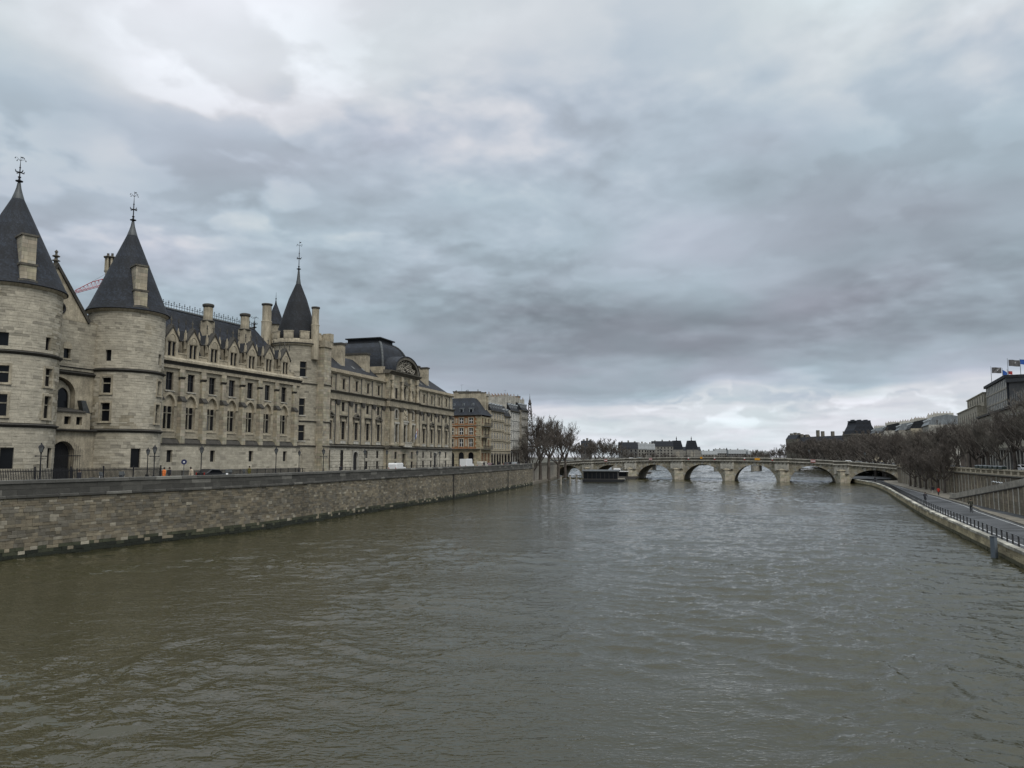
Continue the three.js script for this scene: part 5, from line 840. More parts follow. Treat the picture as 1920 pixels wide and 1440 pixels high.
{ // pavement by the walls, with a kerb
  const kerb = [[44, 52], [49.5, 66], [57.7, 85.3], [66.1, 106.1], [72.2, 119.3], [82.1, 144.7], [91.5, 170], [101.5, 197], [111.5, 224], [120, 243]], back = [[128, 243], [upX(224) - 0.2, 224], [upX(197) - 0.2, 197], [upX(170) - 0.2, 170], [upX(140), 140], [79.4, 134.6], [68.3, 109.3], [62.9, 93.1], [54.6, 68], [49, 51]];
  setting('low_quay_pavement', uvm(new THREE.ExtrudeGeometry(poly([...kerb, ...back]), { depth: 0.14, bevelEnabled: false }).rotateX(-Math.PI / 2).translate(0, LOW + 0.004, 0)), M.paving);
  const line = kerb.slice(1, 8).map(([x, d]) => [x - 0.75, d]); setting('edge_line', sheet([...line, ...line.map(([x, d]) => [x + 0.14, d]).reverse()], LOW + 0.006), M.paintWhite);
  const l2 = rqLine(-1.6, 30, 150, 20), l3 = rqLine(-1.74, 30, 150, 20); setting('edge_line', sheet([...l2, ...l3.reverse()], LOW + 0.006), M.paintWhite);
}
setting('right_bank_ground', sheet([[upX(40) + 0.3, 40], [upX(226) + 0.3, 226], [129.3, 243.8], [150, 330], [215, 520], [300, 760], [420, 1000], [2500, 1400], [2500, 40]], STREET), M.asphalt);
{
  const q = thing('low_quay_wall', 'low yellowish stone river wall with stained coping along the quay road', 'embankment wall');
  const tone = (b) => { const r = hash2(Math.round(b.u0 * 60), Math.round(b.y0 * 80)), m = fbm(b.u0 * 0.3, b.y0 * 0.8, 3), k = (0.46 + 0.2 * (r - 0.5)) * (0.45 + 1.1 * m); if (b.y0 < 0.1) return [0.09, 0.085, 0.045]; return [k, k * 0.85, k * 0.55]; };
  layBlocks(q, courses({ u0: 8, u1: RL - 45, y0: -0.35, y1: 1.12, course: 0.36, len: 1.5, seed: 44 }), rqm, { depth: 0.45, ch: 0.02, tone, proud: (b) => (b.k - 0.5) * 0.05, singles: 200, name: 'stone', restName: 'far_stones' });
  layBlocks(q, courses({ u0: 8, u1: RL - 45, y0: 1.12, y1: 1.42, course: 0.3, len: 1.7, seed: 46, vary: 0 }), rqm, { depth: 0.55, ch: 0.03, tone: (b) => { const k = 0.26 + 0.5 * b.k * b.k; return [k, k * 0.95, k * 0.82]; }, proud: (b) => 0.1 + (b.k - 0.5) * 0.06, singles: 90, name: 'coping_stone', restName: 'far_coping' });
  part(q, 'mortar_bed', uvm(new THREE.ExtrudeGeometry(poly([...rqLine(-0.06, 8, RL - 45), ...rqLine(-0.5, 8, RL - 45).reverse()]), { depth: 1.5, bevelEnabled: false }).rotateX(-Math.PI / 2).translate(0, -0.4, 0)), M.mortar);
  const rl = thing('quay_railing', 'dark steel post and rail fence along the low quay wall', 'railing');
  const N = 110, hgt = LOW + 1.05;
  const rail = (y, r) => { const k = []; for (let i = 0; i < 70; i++) k.push(limb(rqm(lerp(8, RL - 48, i / 70), y, -0.75), rqm(lerp(8, RL - 48, (i + 1) / 70), y, -0.75), r, r, 5)); return k; };
  part(rl, 'top_rail', rail(hgt, 0.035), M.ironGrey); part(rl, 'middle_rail', rail(LOW + 0.55, 0.015), M.ironGrey); part(rl, 'bottom_rail', rail(LOW + 0.2, 0.015), M.ironGrey);
  for (let i = 0; i < N; i++) { const s = 12 + i * 2.0, p = rqm(s, 0, -0.75), p2 = rqm(s + 0.1, 0, -0.75); if (s > RL - 48) break; part(rl, 'post', bx(-0.05, 0.05, LOW, hgt, -0.11, 0.11).rotateY(Math.atan2(p2.x - p.x, p2.z - p.z)).translate(p.x, 0, p.z), M.black); }
  const mp = onLevel(1865, 1047, 0), m = thing('fender_post', 'blue grey steel fender post fixed to the low river wall', 'mooring post', [mp.x, 0, mp.z], 0.4);
  part(m, 'post', bx(-0.19, 0.19, -0.5, 1.85, -0.2, 0.2), std([0.11, 0.13, 0.15], { roughness: 0.5 })); part(m, 'cap', bx(-0.22, 0.22, 1.85, 1.92, -0.23, 0.23), M.ironGrey);
}
// upper wall with pale stone ribs and a pierced parapet
const FU = frame(upX(226), 226, 198.6);
M.rubble = std([0.25, 0.205, 0.15], { map: TX.ashlar, bumpMap: TX.grain, bumpScale: 0.03 });
{
  const g = thing('upper_quay_wall', 'tall brown rubble quay wall with pale vertical stone ribs and balustraded parapet', 'retaining wall', [FU.x0, 0, -FU.d0], FU.turn), L = 200;
  part(g, 'wall', bx(0, L, LOW - 0.3, 5.7, -0.8, 0), M.rubble);
  const rnd = mulberry(3);
  for (let u = 8; u < 170; u += 1.9 + rnd() * 1.2) part(g, 'stone_rib', bx(u - 0.12 - rnd() * 0.1, u + 0.12 + rnd() * 0.1, LOW, 5.45 - rnd() * 0.4, -0.1, 0.07), rnd() < 0.5 ? M.stonePale : M.stonePlain);
  part(g, 'string_course', prismX([[-0.2, 5.45], [0.1, 5.45], [0.3, 5.6], [0.3, 5.75], [-0.2, 5.8]], 0, L), M.sooty);
  for (let u = 6; u < 170; u += 3.6) part(g, 'parapet_pier', bx(u - 0.5, u + 0.5, 5.78, 6.5, -0.4, 0.06), M.stonePlain);
  for (let u = 6; u < 140; u += 3.6) for (let k = 0; k < 5; k++) part(g, 'baluster', lathe([[0.12, 5.95], [0.07, 6.1], [0.14, 6.25], [0.07, 6.45], [0.1, 6.5]], 6, u + 0.78 + k * 0.51, 0, -0.17), M.stonePlain);
  part(g, 'parapet_base', bx(0, L, 5.78, 5.95, -0.4, 0.03), M.stonePlain);
  part(g, 'parapet_coping', bx(0, L, 6.5, 6.75, -0.45, 0.12), M.stonePlain);
}
{ // short wall that bends out to the bridge abutment
  const f = frame(129.0, 243.4, 216.9), g = thing('abutment_wall', 'short plain stone wall that joins the ribbed quay wall to the bridge', 'retaining wall', [f.x0, 0, -f.d0], f.turn), L = 21.7;
  part(g, 'wall', bx(0, L, LOW - 0.3, 5.7, -0.8, 0), M.stoneGrey); part(g, 'parapet', bx(0, L, 5.7, 6.6, -0.45, 0.04), M.stonePlain); part(g, 'coping', bx(0, L, 6.6, 6.78, -0.52, 0.12), M.stonePale); part(g, 'string_course', bx(0, L, 5.5, 5.7, 0, 0.2), M.sooty);
}
{ // ramp with its own retaining wall
  const f = frame(80.4, 138.5, 198.4), g = thing('ramp_wall', 'sloping stone retaining wall of the ramp with pale ribs and grey parapet', 'retaining wall', [f.x0, 0, -f.d0], f.turn);
  const yr = (u) => LOW + 0.1 + clamp((u - 3) * 0.096, 0, 4.5), L = 96, n = 24, top = [], par = [], bot = [];
  for (let i = 0; i <= n; i++) { const u = (L * i) / n; top.push([u, yr(u)]); }
  part(g, 'wall', prism([[0, LOW - 0.3], [L, LOW - 0.3], ...[...top].reverse()], -0.6, 0), M.rubble);
  part(g, 'coping_band', prism([...top, ...[...top].reverse().map(([u, y]) => [u, y + 0.14])], -0.6, 0.14), M.weathered);
  part(g, 'parapet', prism([...top.map(([u, y]) => [u, y + 0.14]), ...[...top].reverse().map(([u, y]) => [u, y + 1.05])], -0.45, 0.02), M.stoneGrey);
  for (let u = 5; u < 80; u += 2.3) if (yr(u) > LOW + 0.5) part(g, 'stone_rib', bx(u - 0.15, u + 0.15, LOW, yr(u) - 0.05, -0.1, 0.07), u % 3 < 1.5 ? M.stonePale : M.stonePlain);
  part(g, 'ramp_surface', prism([...top.map(([u, y]) => [u, y - 0.1]), ...[...top].reverse().map(([u, y]) => [u, y + 0.02])], -9.5, -0.45), M.asphalt);
  const e = thing('low_kerb_wall', 'low pale stone block wall at the foot of the ramp', 'wall', [f.x0, 0, -f.d0], f.turn);
  part(e, 'block', bx(-12, -1, LOW + 0.12, LOW + 1.0, -7.5, -7.0), M.stonePlain); part(e, 'coping', bx(-12.1, -0.9, LOW + 1.0, LOW + 1.15, -7.6, -6.9), M.stonePale);
}

// ---------------------------------------------------------------- department store on the right with stepped terraces and flags
{
  const p0 = at(1815, 780, 232), f = frame(p0.x, -p0.z, 205), g = thing('department_store', 'big department store with dark glazed top floors, stepped terraces and flagpoles above the trees', 'building', [f.x0, 0, -f.d0], f.turn);
  const W = 150, y1 = 19.6, top = 29.2, cols = 28;
  const uG = f.hit(1849, 740, -2.2)[0], uL = f.hit(1813, 750, -1.6)[0], uB = f.hit(1795, 775, 0.3)[0], uM = f.hit(1834, 770, 0)[0], yA1 = f.hit(1832, 743, -1.6)[1], yA0 = yA1 - 3.6, yB1 = f.hit(1815, 768, 0.3)[1];
  const holes = []; for (let i = 0; i < cols; i++) { const x = uM + 1.5 + i * 4.1; for (const [a, b] of [[12.2, 14.8], [15.8, 18.4]]) holes.push(rect(x - 1.0, x + 1.0, a, b)); }
  const SM = std([0.50, 0.47, 0.39], { map: TX.mottle });
  part(g, 'lower_wall', prism(rect(uM, W, 11.0, y1), -0.6, 0, holes), SM);
  part(g, 'body', bx(uM + 0.1, W, STREET, y1 - 0.1, -30, -0.7), SM);
  for (const h of holes) windowUnit(g, h[0][0], h[1][0], h[0][1], h[2][1], -0.07, { cols: 2, mat: M.frameDark, depth: 0.04, paneZ: -0.02 });
  for (let i = 0; i < cols; i++) { const x = uM + 2.7 + i * 4.1; part(g, 'shop_pillar', bx(x - 2.6, x - 1.6, STREET, 11.0, -0.5, 0.04), M.stonePale); part(g, 'shop_window', bx(x - 1.6, x + 1.5, STREET + 0.3, 10.4, -0.12, -0.06), M.glass); }
  part(g, 'shop_fascia', bx(uM, W, 10.4, 11.0, -0.5, 0.25), M.sooty);
  part(g, 'balcony_band', bx(uM, W, y1, y1 + 0.5, -1.2, 0.5), M.weathered);
  const uE = f.hit(1887, 716, -2.2)[0], hE = f.hit(1887, 711, -2.2)[1], uF = f.hit(1926, 709, -2.2)[0], hF = f.hit(1926, 707, -2.2)[1];
  part(g, 'corner_block', prism([[uE, y1 + 0.5], [uF, y1 + 0.5], [uF, hF - 0.8], [uE + 0.2, hE - 0.8]], -24, -2.6), std([0.10, 0.10, 0.105], { map: TX.mottle }));
  part(g, 'corner_roof', prism([[uE, hE - 0.8], [uF, hF - 0.8], [uF, hF], [uE, hE]], -24.4, -2.0), M.slateDark);
  for (let i = 0; i < 9; i++) { const x = lerp(uE + 1.5, uF - 1, i / 8); part(g, 'corner_window', bx(x - 0.7, x + 0.7, y1 + 1.6, y1 + 4.0, -2.62, -2.54), M.blind); }
  part(g, 'glazed_storey', bx(uG, uE, y1 + 0.5, top - 1.2, -24, -2.2), std([0.045, 0.05, 0.06], { roughness: 0.4 }));
  for (let i = 0; uG + 1.7 + i * 2.6 < uE; i++) part(g, 'facade_fin', bx(uG + 0.6 + i * 2.6, uG + 1.6 + i * 2.6, y1 + 0.5, top - 1.4, -2.2, -2.13), M.stonePale);
  for (const y of [22.6, 25.4]) part(g, 'floor_band', bx(uG, uE, y, y + 0.4, -2.25, -2.05), M.stoneGrey);
  part(g, 'roof_slab', bx(uG - 0.4, uE + 0.3, top - 1.2, top - 0.5, -24.5, -1.7), M.slateDark);
  // stepped terraces at the far end
  const SC = std([0.47, 0.435, 0.36], { map: TX.mottle });
  const step = (u0, u1, yb, yt, z0, z1, nW) => { const hs = []; for (let i = 0; i < nW; i++) { const x = lerp(u0, u1, (i + 0.5) / nW); hs.push(rect(x - 0.7, x + 0.7, yb + (yt - yb) * 0.3, yb + (yt - yb) * 0.85)); } const s = part(g, 'terrace_block', [prism(rect(u0, u1, yb, yt), z1 - 0.5, z1, hs), bx(u0 + 0.02, u1 - 0.02, yb, yt - 0.02, z0, z1 - 0.52)], SC); for (const h of hs) part(s, 'opening', bx(h[0][0], h[1][0], h[0][1], h[2][1], z1 - 0.1, z1 - 0.05), M.dark); part(s, 'terrace_edge', bx(u0 - 0.2, u1 + 0.2, yt, yt + 0.25, z1 - 1.0, z1 + 0.3), SM); };
step(uL, uG, yA0, yA1, -16, -1.6, 7); step(uL - 6, uL + 10, yA1 - 12, yA0, -16, -0.4, 8); step(uB, uM, 12.5, yB1, -20, 0.3, 9);
  part(g, 'end_wall', bx(uB, uM - 0.05, STREET, 12.5, -20, 0.2), std([0.16, 0.115, 0.085], { map: TX.mottle }));
  
}
{ // flagpoles and flags on the store roof
  const flag = (px, pyB, pyT, d, label, cloths) => {
    const b = at(px, pyB, d), t = at(px, pyT, d), g = thing('flagpole', label, 'flag', [b.x, b.y, b.z], 0, 'flags on the store roof');
    part(g, 'pole', lathe([[0.09, -2.5], [0.09, 0], [0.05, t.y - b.y], [0.001, t.y - b.y + 0.1]], 8), M.zinc);
    for (const [u0, u1, v0, v1, mat, mark, slant] of cloths) {
      const N = 10, W = u1 - u0, geo = prism([...Array.from({ length: N + 1 }, (_, i) => { const x = lerp(u0, u1, i / N); return [x, v0 - (slant ?? 0) * (i / N)]; }), ...Array.from({ length: N + 1 }, (_, i) => { const x = lerp(u1, u0, i / N); return [x, v1 - (slant ?? 0) * (1 - i / N)]; })], -0.015, 0.015), p = geo.attributes.position;
      for (let i = 0; i < p.count; i++) p.setZ(i, p.getZ(i) + 0.28 * Math.sin((p.getX(i) - u0) * 2.1)); geo.computeVertexNormals();
      const c = part(g, 'cloth', geo, mat);
      if (mark) part(c, 'emblem', [prism([[u0 + W * 0.5, (v0 + v1) / 2 - 0.22], [u0 + W * 0.56, (v0 + v1) / 2 - 0.1], [u0 + W * 0.6, (v0 + v1) / 2 + 0.25], [u0 + W * 0.52, (v0 + v1) / 2 + 0.15], [u0 + W * 0.47, (v0 + v1) / 2 + 0.02]], 0.27, 0.32)], M.paintWhite);
    }
  };
  const d1 = 215, d2 = 200, m1 = d1 / FOC, m2 = d2 / FOC;
  flag(1860, 725, 687, d1, 'grey flag with pale emblem on the lower roof pole', [[1.5 * m1, 20 * m1, 25.5 * m1, 36.5 * m1, M.flagGrey, true, 0]]);
  flag(1880.5, 712, 690, d1 - 4, 'blue flag hanging between the two grey flags', [[0.2 * m1, 9 * m1, 9 * m1, 18.5 * m1, M.blue, false, 1.0]]);
  flag(1889.5, 711, 692, d1 - 6, 'small red flag beside the blue flag on the store roof', [[1 * m1, 8.5 * m1, 9 * m1, 15 * m1, M.red, false, 0.1]]);
  flag(1891, 709, 672, d2, 'grey flag with pale emblem on the higher roof pole', [[2 * m2, 23 * m2, 23 * m2, 35 * m2, M.flagGrey, true, 0.15]]);
  flag(1914.5, 709, 673, d2 - 3, 'blue flag flying at the edge beyond the higher grey flag', [[0.2 * m2, 14 * m2, 26 * m2, 35 * m2, M.blue, false, 0.2]]);
}
// houses further along the right bank, above the trees
{
  const rows = [[1745, 782, 300, 23, 3, 'blue grey zinc-roofed house next to the store terraces'], [1712, 790, 335, 22, 3, 'cream house with long zinc mansard roof among the trees'], [1690, 794, 370, 20, 3, 'pale end-gabled house with chimney row behind the trees'], [1662, 797, 410, 26, 4, 'dark slate-roofed house with chimney clump behind the trees'], [1640, 803, 470, 22, 3, 'low tan house next to the great slate pavilion']];
  rows.forEach(([px, py, d, W, n, label], i) => { const c = at(px, py, d), f = frame(c.x + 4, d + 14, 203); house('bank_house', label, f, 0, W, { eave: Math.max(c.y - 3.4, 18), deep: 13, floors: { n: 4, g: 4 }, bays: 5, wall: [M.stonePale, M.stonePlain, M.stoneGrey][i % 3], roofMat: i % 2 ? M.slateDark : M.zinc, roofH: 3, stacks: [[2, 5.0, 1, 6, -2], [W - 3, 4.6, 1.2, 7, -2]], winW: 1.2, group: 'houses above the right bank trees', shop: false }); });
}
{ // palace wing and its great pavilion beyond the bridge
  const a = at(1477, 830, 640), f = frame(a.x, 640, 165.5), g = thing('palace_wing', 'long dark palace wing with chimneys and turrets beyond the bridge trees', 'building', [f.x0, 0, -f.d0], f.turn), W = 110, ev = 19.5;
  const PM = std([0.20, 0.185, 0.155], { map: TX.mottle }), hs = []; for (let i = 0; i < 18; i++) hs.push(rect(3 + i * 6, 5 + i * 6, 12, 16), rect(3 + i * 6, 5 + i * 6, 18, 20.5));
  part(g, 'front_wall', prism(rect(0, W, 5, ev), -0.6, 0, hs), PM); part(g, 'body', bx(0.1, W, 5, ev - 0.1, -14, -0.7), PM);
  for (const h of hs) part(g, 'window', bx(h[0][0], h[1][0], h[0][1], h[2][1], -0.12, -0.06), M.glass);
  part(g, 'cornice', prismX([[-0.5, ev], [0.8, ev + 0.4], [0.8, ev + 0.8], [-0.5, ev + 0.9]], -0.6, W), PM);
  part(g, 'roof', prismX([[0, ev + 0.8], [-3.5, ev + 6], [-10.5, ev + 6], [-14, ev + 0.8]], 8, W), M.slate);
  part(g, 'end_pavilion', bx(-1.5, 13, 5, ev + 4.5, -15, 0.8), PM);
  part(g, 'end_pavilion_roof', prismX([[0.8, ev + 4.5], [-2, ev + 8.0], [-12, ev + 8.0], [-15, ev + 4.5]], -1.4, 12.8), M.slate);
  for (const [u, h] of [[-1.0, 9.5], [4, 10], [9, 9.5], [13, 8.5], [20, 8], [34, 11], [40, 10], [52, 9.5], [66, 9]]) part(g, 'chimney', bx(u, u + 2, ev, ev + h, -5, -3), PM);
  const b = at(1600, 800, 520), c = at(1642, 800, 520), h = thing('slate_pavilion', 'huge square pavilion with steep dark slate roof behind the right bank trees', 'building', [b.x, 0, -520]), w = c.x - b.x, yt = at(1620, 790, 520).y;
  part(h, 'wall', bx(0, w, 5, 24, -16, 0), PM); for (let i = 0; i < 3; i++) for (const y of [10, 17]) part(h, 'window', bx(w * (i + 0.5) / 3 - 0.9, w * (i + 0.5) / 3 + 0.9, y, y + 4, -0.05, 0.04), M.glass);
  part(h, 'cornice', bx(-0.6, w + 0.6, 24, 25, -16.6, 0.6), PM);
  const sh = prism([[0, 25], [w, 25], [w - 0.6, 27.5], [w - 2.6, 31], [w - 3.2, yt], [3.2, yt], [2.6, 31], [0.6, 27.5]], -15.5, -0.5); part(h, 'roof', sh, M.slate);
  part(h, 'roof_crest', bx(2.4, w - 2.4, yt, yt + 0.8, -14, -2), M.slate);
  for (const x of [2.6, w / 2 - 0.6, w - 3.8]) part(h, 'crest_chimney', bx(x, x + 1.3, yt + 0.8, yt + 1.5, -10, -6), M.slate);
}

// ---------------------------------------------------------------- skyline beyond the bridge
{
  const FM = [std([0.21, 0.205, 0.195], { map: TX.mottle }), std([0.30, 0.29, 0.27], { map: TX.mottle }), std([0.16, 0.16, 0.16], { map: TX.mottle })];
  const block = (px0, px1, py, d, m, label, roofM = M.zinc) => {
    const a = at(px0, py, d), b = at(px1, py, d), w = b.x - a.x, y = a.y, g = thing('distant_building', label, 'building', [a.x, 0, -d], 0, 'skyline beyond the bridge'), ev = y - Math.min(8, (y - 4) * 0.42);
    part(g, 'wall', bx(0, w, 2, ev, -14, 0), FM[m]); part(g, 'roof', prismX([[0.4, ev], [-2.5, y], [-11.5, y], [-14.4, ev]], -0.3, w + 0.3), roofM);
    for (let i = 0; i < 3; i++) { const x = w * (0.12 + 0.36 * i); part(g, 'chimney', bx(x, x + 1.6, ev, y + 1.2 + (i % 2), -8, -5), FM[1]); }
    const cols = Math.max(3, Math.round(w / 5)), rows = Math.max(1, Math.floor((ev - 8) / 4)); for (let i = 0; i < cols; i++) for (let k = 0; k < rows; k++) { const x = (w * (i + 0.5)) / cols, yy = ev - 3.4 - k * 4; part(g, 'window', bx(x - 0.8, x + 0.8, yy, yy + 2.3, -0.1, 0.05), M.glass); }
  };
  block(1162, 1196, 829, 900, 2, 'dark roofed block right of the island trees on the skyline', M.slate); block(1196, 1213, 831, 980, 1, 'small white fronted block on the skyline'); block(1211, 1228, 832, 1010, 0, 'grey block beside the white fronted one on the skyline'); block(1224, 1262, 827, 1120, 1, 'wide grey roofed block left of the two domed pavilions', M.slate);
  block(1316, 1345, 845, 1300, 1, 'low pale block right of the two domed pavilions'); block(1340, 1362, 842, 1450, 0, 'low grey block near the bridge centre on the skyline'); block(1366, 1404, 843, 1500, 2, 'low long block near the lamp post on the skyline'); block(1403, 1442, 846, 1400, 1, 'low white block beneath the small trees on the skyline');
  block(1092, 1110, 826, 640, 2, 'dark mansard block behind the island trees', M.slate);
  // station-like museum: two square pavilions with steep roofs
  const d = 1150, a = at(1258, 845, d), b = at(1315, 845, d), g = thing('museum_building', 'distant stone museum with two steep square domed pavilions', 'building', [a.x, 0, -d]), w = b.x - a.x, ev = a.y;
  part(g, 'wall', bx(0, w, 2, ev, -20, -1), FM[1]); part(g, 'roof', prismX([[-1, ev], [-8, ev + 6], [-20, ev]], 0, w), M.slate);
  for (const px of [1270, 1298]) { const x = at(px, 830, d).x - a.x, yt = at(px, 826, d).y; const pv = part(g, 'pavilion', bx(x - 9, x + 9, 2, ev + 1.5, -14, 0.6), FM[1]); part(pv, 'pavilion_roof', uvm(prism([[x - 9, ev + 1.5], [x + 9, ev + 1.5], [x + 8, ev + 6], [x + 5.5, yt], [x - 5.5, yt], [x - 8, ev + 6]], -12, 0)), M.slate); part(pv, 'roof_spike', lathe([[1.3, yt], [0.5, yt + 1.5], [0.9, yt + 2.5], [0.05, yt + 7]], 6, x, 0, -6), M.slate); part(pv, 'clock_arch', prism(roundHead(x - 3, x + 3, ev - 9, ev - 4), 0.6, 0.75), M.stoneGrey); }
}

// ---------------------------------------------------------------- trees
const NTH = (n) => ['first', 'second', 'third', 'fourth', 'fifth', 'sixth', 'seventh', 'eighth', 'ninth', 'tenth', 'eleventh', 'twelfth', 'thirteenth', 'fourteenth', 'fifteenth', 'sixteenth', 'seventeenth', 'eighteenth', 'nineteenth', 'twentieth'][n] ?? 'twenty-' + ['first', 'second', 'third', 'fourth', 'fifth', 'sixth', 'seventh', 'eighth', 'ninth', 'tenth'][n - 20];
{
  // by the quay wall's end
  [[1000, 252, 17, 3], [1013, 262, 23.5, 0], [1029, 274, 24, 2], [1047, 290, 23.5, 1], [1060, 300, 21, 2]].forEach(([px, d, H, k], i) => { const p = at(px, 890, d); tree([p.x, 0.9, p.z], H, k, 'tall bare tree on the low bank, ' + NTH(i) + ' from the quay wall end', 'trees at the bridge end', { turn: i * 1.7, wide: 0.88, mat: M.bark }); });
  // island and far bank beyond the bridge
  [[1132, 400, 15], [1078, 410, 13], [1092, 420, 13], [1106, 430, 14], [1118, 450, 15.5], [1146, 470, 14], [1158, 500, 13], [1174, 560, 9], [1188, 640, 9], [1206, 700, 9], [1226, 760, 9], [1246, 800, 9.5], [1262, 820, 8], [1288, 850, 8]].forEach(([px, d, H], i) => { const p = at(px, 850, d); tree([p.x, d < 470 ? STREET - 1 : 4.4, p.z], H, i, 'bare tree beyond the bridge, ' + NTH(i) + ' from the stone bridge towards the domed pavilions', 'trees beyond the bridge on the left', { far: true, turn: i * 2.1, wide: 1.15 }); });
  [[1330, 1000, 10], [1418, 900, 17], [1425, 930, 16], [1448, 760, 15], [1460, 740, 17], [1380, 1100, 10], [1320, 950, 9], [1345, 1050, 9], [1362, 1080, 10], [1396, 1000, 11], [1408, 960, 13], [1438, 820, 13], [1470, 720, 15]].forEach(([px, d, H], i) => { const p = at(px, 850, d); tree([p.x, 2.4, p.z], H, i, 'small bare far bank tree, ' + NTH(i) + ' of the scattered ones between museum and palace', 'small trees on the far bank', { far: true, turn: i * 1.3 }); });
  // right bank beyond the bridge
  const rnd = mulberry(9);
  for (let i = 0; i < 30; i++) { const d = 268 + i * 11, px = lerp(1690, 1490, Math.pow(i / 29, 0.75)) + (rnd() - 0.5) * 14, p = at(px, 850, d); tree([p.x, d < 330 ? 1.2 : STREET - 2, p.z], 13.5 + rnd() * 5 + (i > 18 ? 2.5 : 0), i, 'bare brown tree, ' + NTH(i) + ' from the stone bridge in the row towards the palace', 'trees along the right bank beyond the bridge', { far: d > 330, turn: rnd() * 6, wide: 1.2 }); }
  // upper quay in front of the store
  for (let i = 0; i < 14; i++) { const d = 116 + i * 8, x = upX(d) + 4.2; tree([x, STREET, -d], i < 2 ? 14.5 : 10.8 + rnd() * 1.8, i, 'bare street tree behind the balustrade, ' + NTH(13 - i) + ' from the stone bridge', 'trees on the upper quay', { turn: rnd() * 6, wide: 1.0, mat: i % 3 ? M.bark : M.barkPale }); }
  for (let i = 0; i < 8; i++) { const d = 150 + i * 13, x = upX(d) + 19; tree([x, STREET, -d], 11.5 + rnd() * 2, i + 1, 'bare street tree by the shop fronts, ' + NTH(7 - i) + ' from the stone bridge', 'trees by the shop fronts', { turn: rnd() * 6 }); }
  for (let i = 0; i < 7; i++) { const d = 158 + i * 6.2, x = upX(d) - 2.2; tree([x, LOW, -d], 9.5 + rnd() * 2, i, 'bare tree against the ribbed wall, ' + NTH(6 - i) + ' from the stone bridge', 'trees against the ribbed wall', { turn: rnd() * 6, mat: M.bark, wide: 0.95 }); }
}

// ---------------------------------------------------------------- street lamps, fences, signs on the left quay
const scanQuay = (px, z) => { let best = 0, e = 1e9; for (let s = 5; s < QL; s += 0.25) { const p = qm(s, 0, z), q = 960 + FOC * (p.x / -p.z) * 1.003; if (Math.abs(q - px) < e) { e = Math.abs(q - px); best = s; } } return best; };
function streetLamp(pos, arms, label, group, turn = 0, s = 1) {
  const g = thing('street_lamp', label, 'street lamp', pos, turn, group); g.scale.setScalar(s);
  part(g, 'post', lathe([[0.2, 0], [0.2, 0.25], [0.14, 0.35], [0.16, 0.8], [0.09, 0.95], [0.06, 1.3], [0.05, 3.1], [0.08, 3.15], [0.05, 3.25]], 10), M.iron);
  part(g, 'lantern', lathe([[0.1, 3.3], [0.24, 3.78]], 6), M.lampGlass);
  part(g, 'lantern_frame', [lathe([[0.05, 3.2], [0.11, 3.3], [0.1, 3.32]], 6), ...Array.from({ length: 6 }, (_, k) => { const a = k * Math.PI / 3; return limb([0.105 * Math.sin(a), 3.3, 0.105 * Math.cos(a)], [0.25 * Math.sin(a), 3.78, 0.25 * Math.cos(a)], 0.015, 0.015, 4); })], M.iron);
  part(g, 'lantern_cap', lathe([[0.27, 3.77], [0.2, 3.92], [0.08, 4.02], [0.06, 4.1], [0.01, 4.2]], 6), M.iron);
  if (arms) part(g, 'cross_arm', [limb([-0.42, 2.95, 0], [0.42, 2.95, 0], 0.03, 0.03, 5), lathe([[0.07, 2.9], [0.07, 3.0]], 6, -0.42, 0, 0), lathe([[0.07, 2.9], [0.07, 3.0]], 6, 0.42, 0, 0)], M.iron);
}
for (const [px, arms, where] of [[78, 1, 'in front of the first round tower'], [290, 1, 'in front of the second round tower'], [379, 0, 'below the second and third dormers'], [519, 0, 'below the last dormers'], [607, 1, 'where the battlemented tower meets the courthouse'], [685, 0, 'before the arched courthouse doorway'], [726, 0, 'before the courthouse pavilion'], [782, 0, 'before the far courthouse wing'], [825, 0, 'near the far courthouse corner']].map((q) => [q[0], q[1], q[2]])) { const s = scanQuay(px, -1.6), p = qm(s, STREET + 0.13, -1.6); streetLamp(p.toArray(), arms, 'black lantern lamp behind the quay parapet ' + where, 'lamps along the parapet', 0.4); }
for (const [px, f, z, where] of [[277, FA, 6.5, 'second round tower'], [561, FA, 3.5, 'battlemented tower'], [815, FB, 4, 'far courthouse wing']]) { const u = f.hit(px, 860, z)[0]; streetLamp(f.world(u, STREET, z).toArray(), 0, 'black lantern lamp standing close to the foot of the ' + where, 'lamps by the palace front', 0.4); }
{ // spiked iron fence before the towers
  const f = frame(-53.6, 66, 20.7), g = thing('iron_fence', 'black spiked iron fence standing before the round towers', 'fence', [f.x0, 0, -f.d0], f.turn), L = 29;
  part(g, 'plinth', bx(0, L, STREET - 0.05, STREET + 0.35, -0.15, 0.15), M.sooty); part(g, 'upper_rail', bx(0, L, STREET + 1.5, STREET + 1.57, -0.03, 0.03), M.iron); part(g, 'lower_rail', bx(0, L, STREET + 0.5, STREET + 0.58, -0.03, 0.03), M.iron);
  const pk = join([bx(-0.028, 0.028, STREET + 0.35, STREET + 1.72, -0.028, 0.028), lathe([[0.035, STREET + 1.72], [0.001, STREET + 1.9]], 4)]);
  for (let x = 0.1; x < L; x += 0.17) { const m = part(g, 'picket', pk, M.iron); m.position.x = x; }
  for (let x = 0.05; x < L; x += 4.1) part(g, 'fence_post', bx(x - 0.06, x + 0.06, STREET, STREET + 2.0, -0.06, 0.06), M.iron);
}
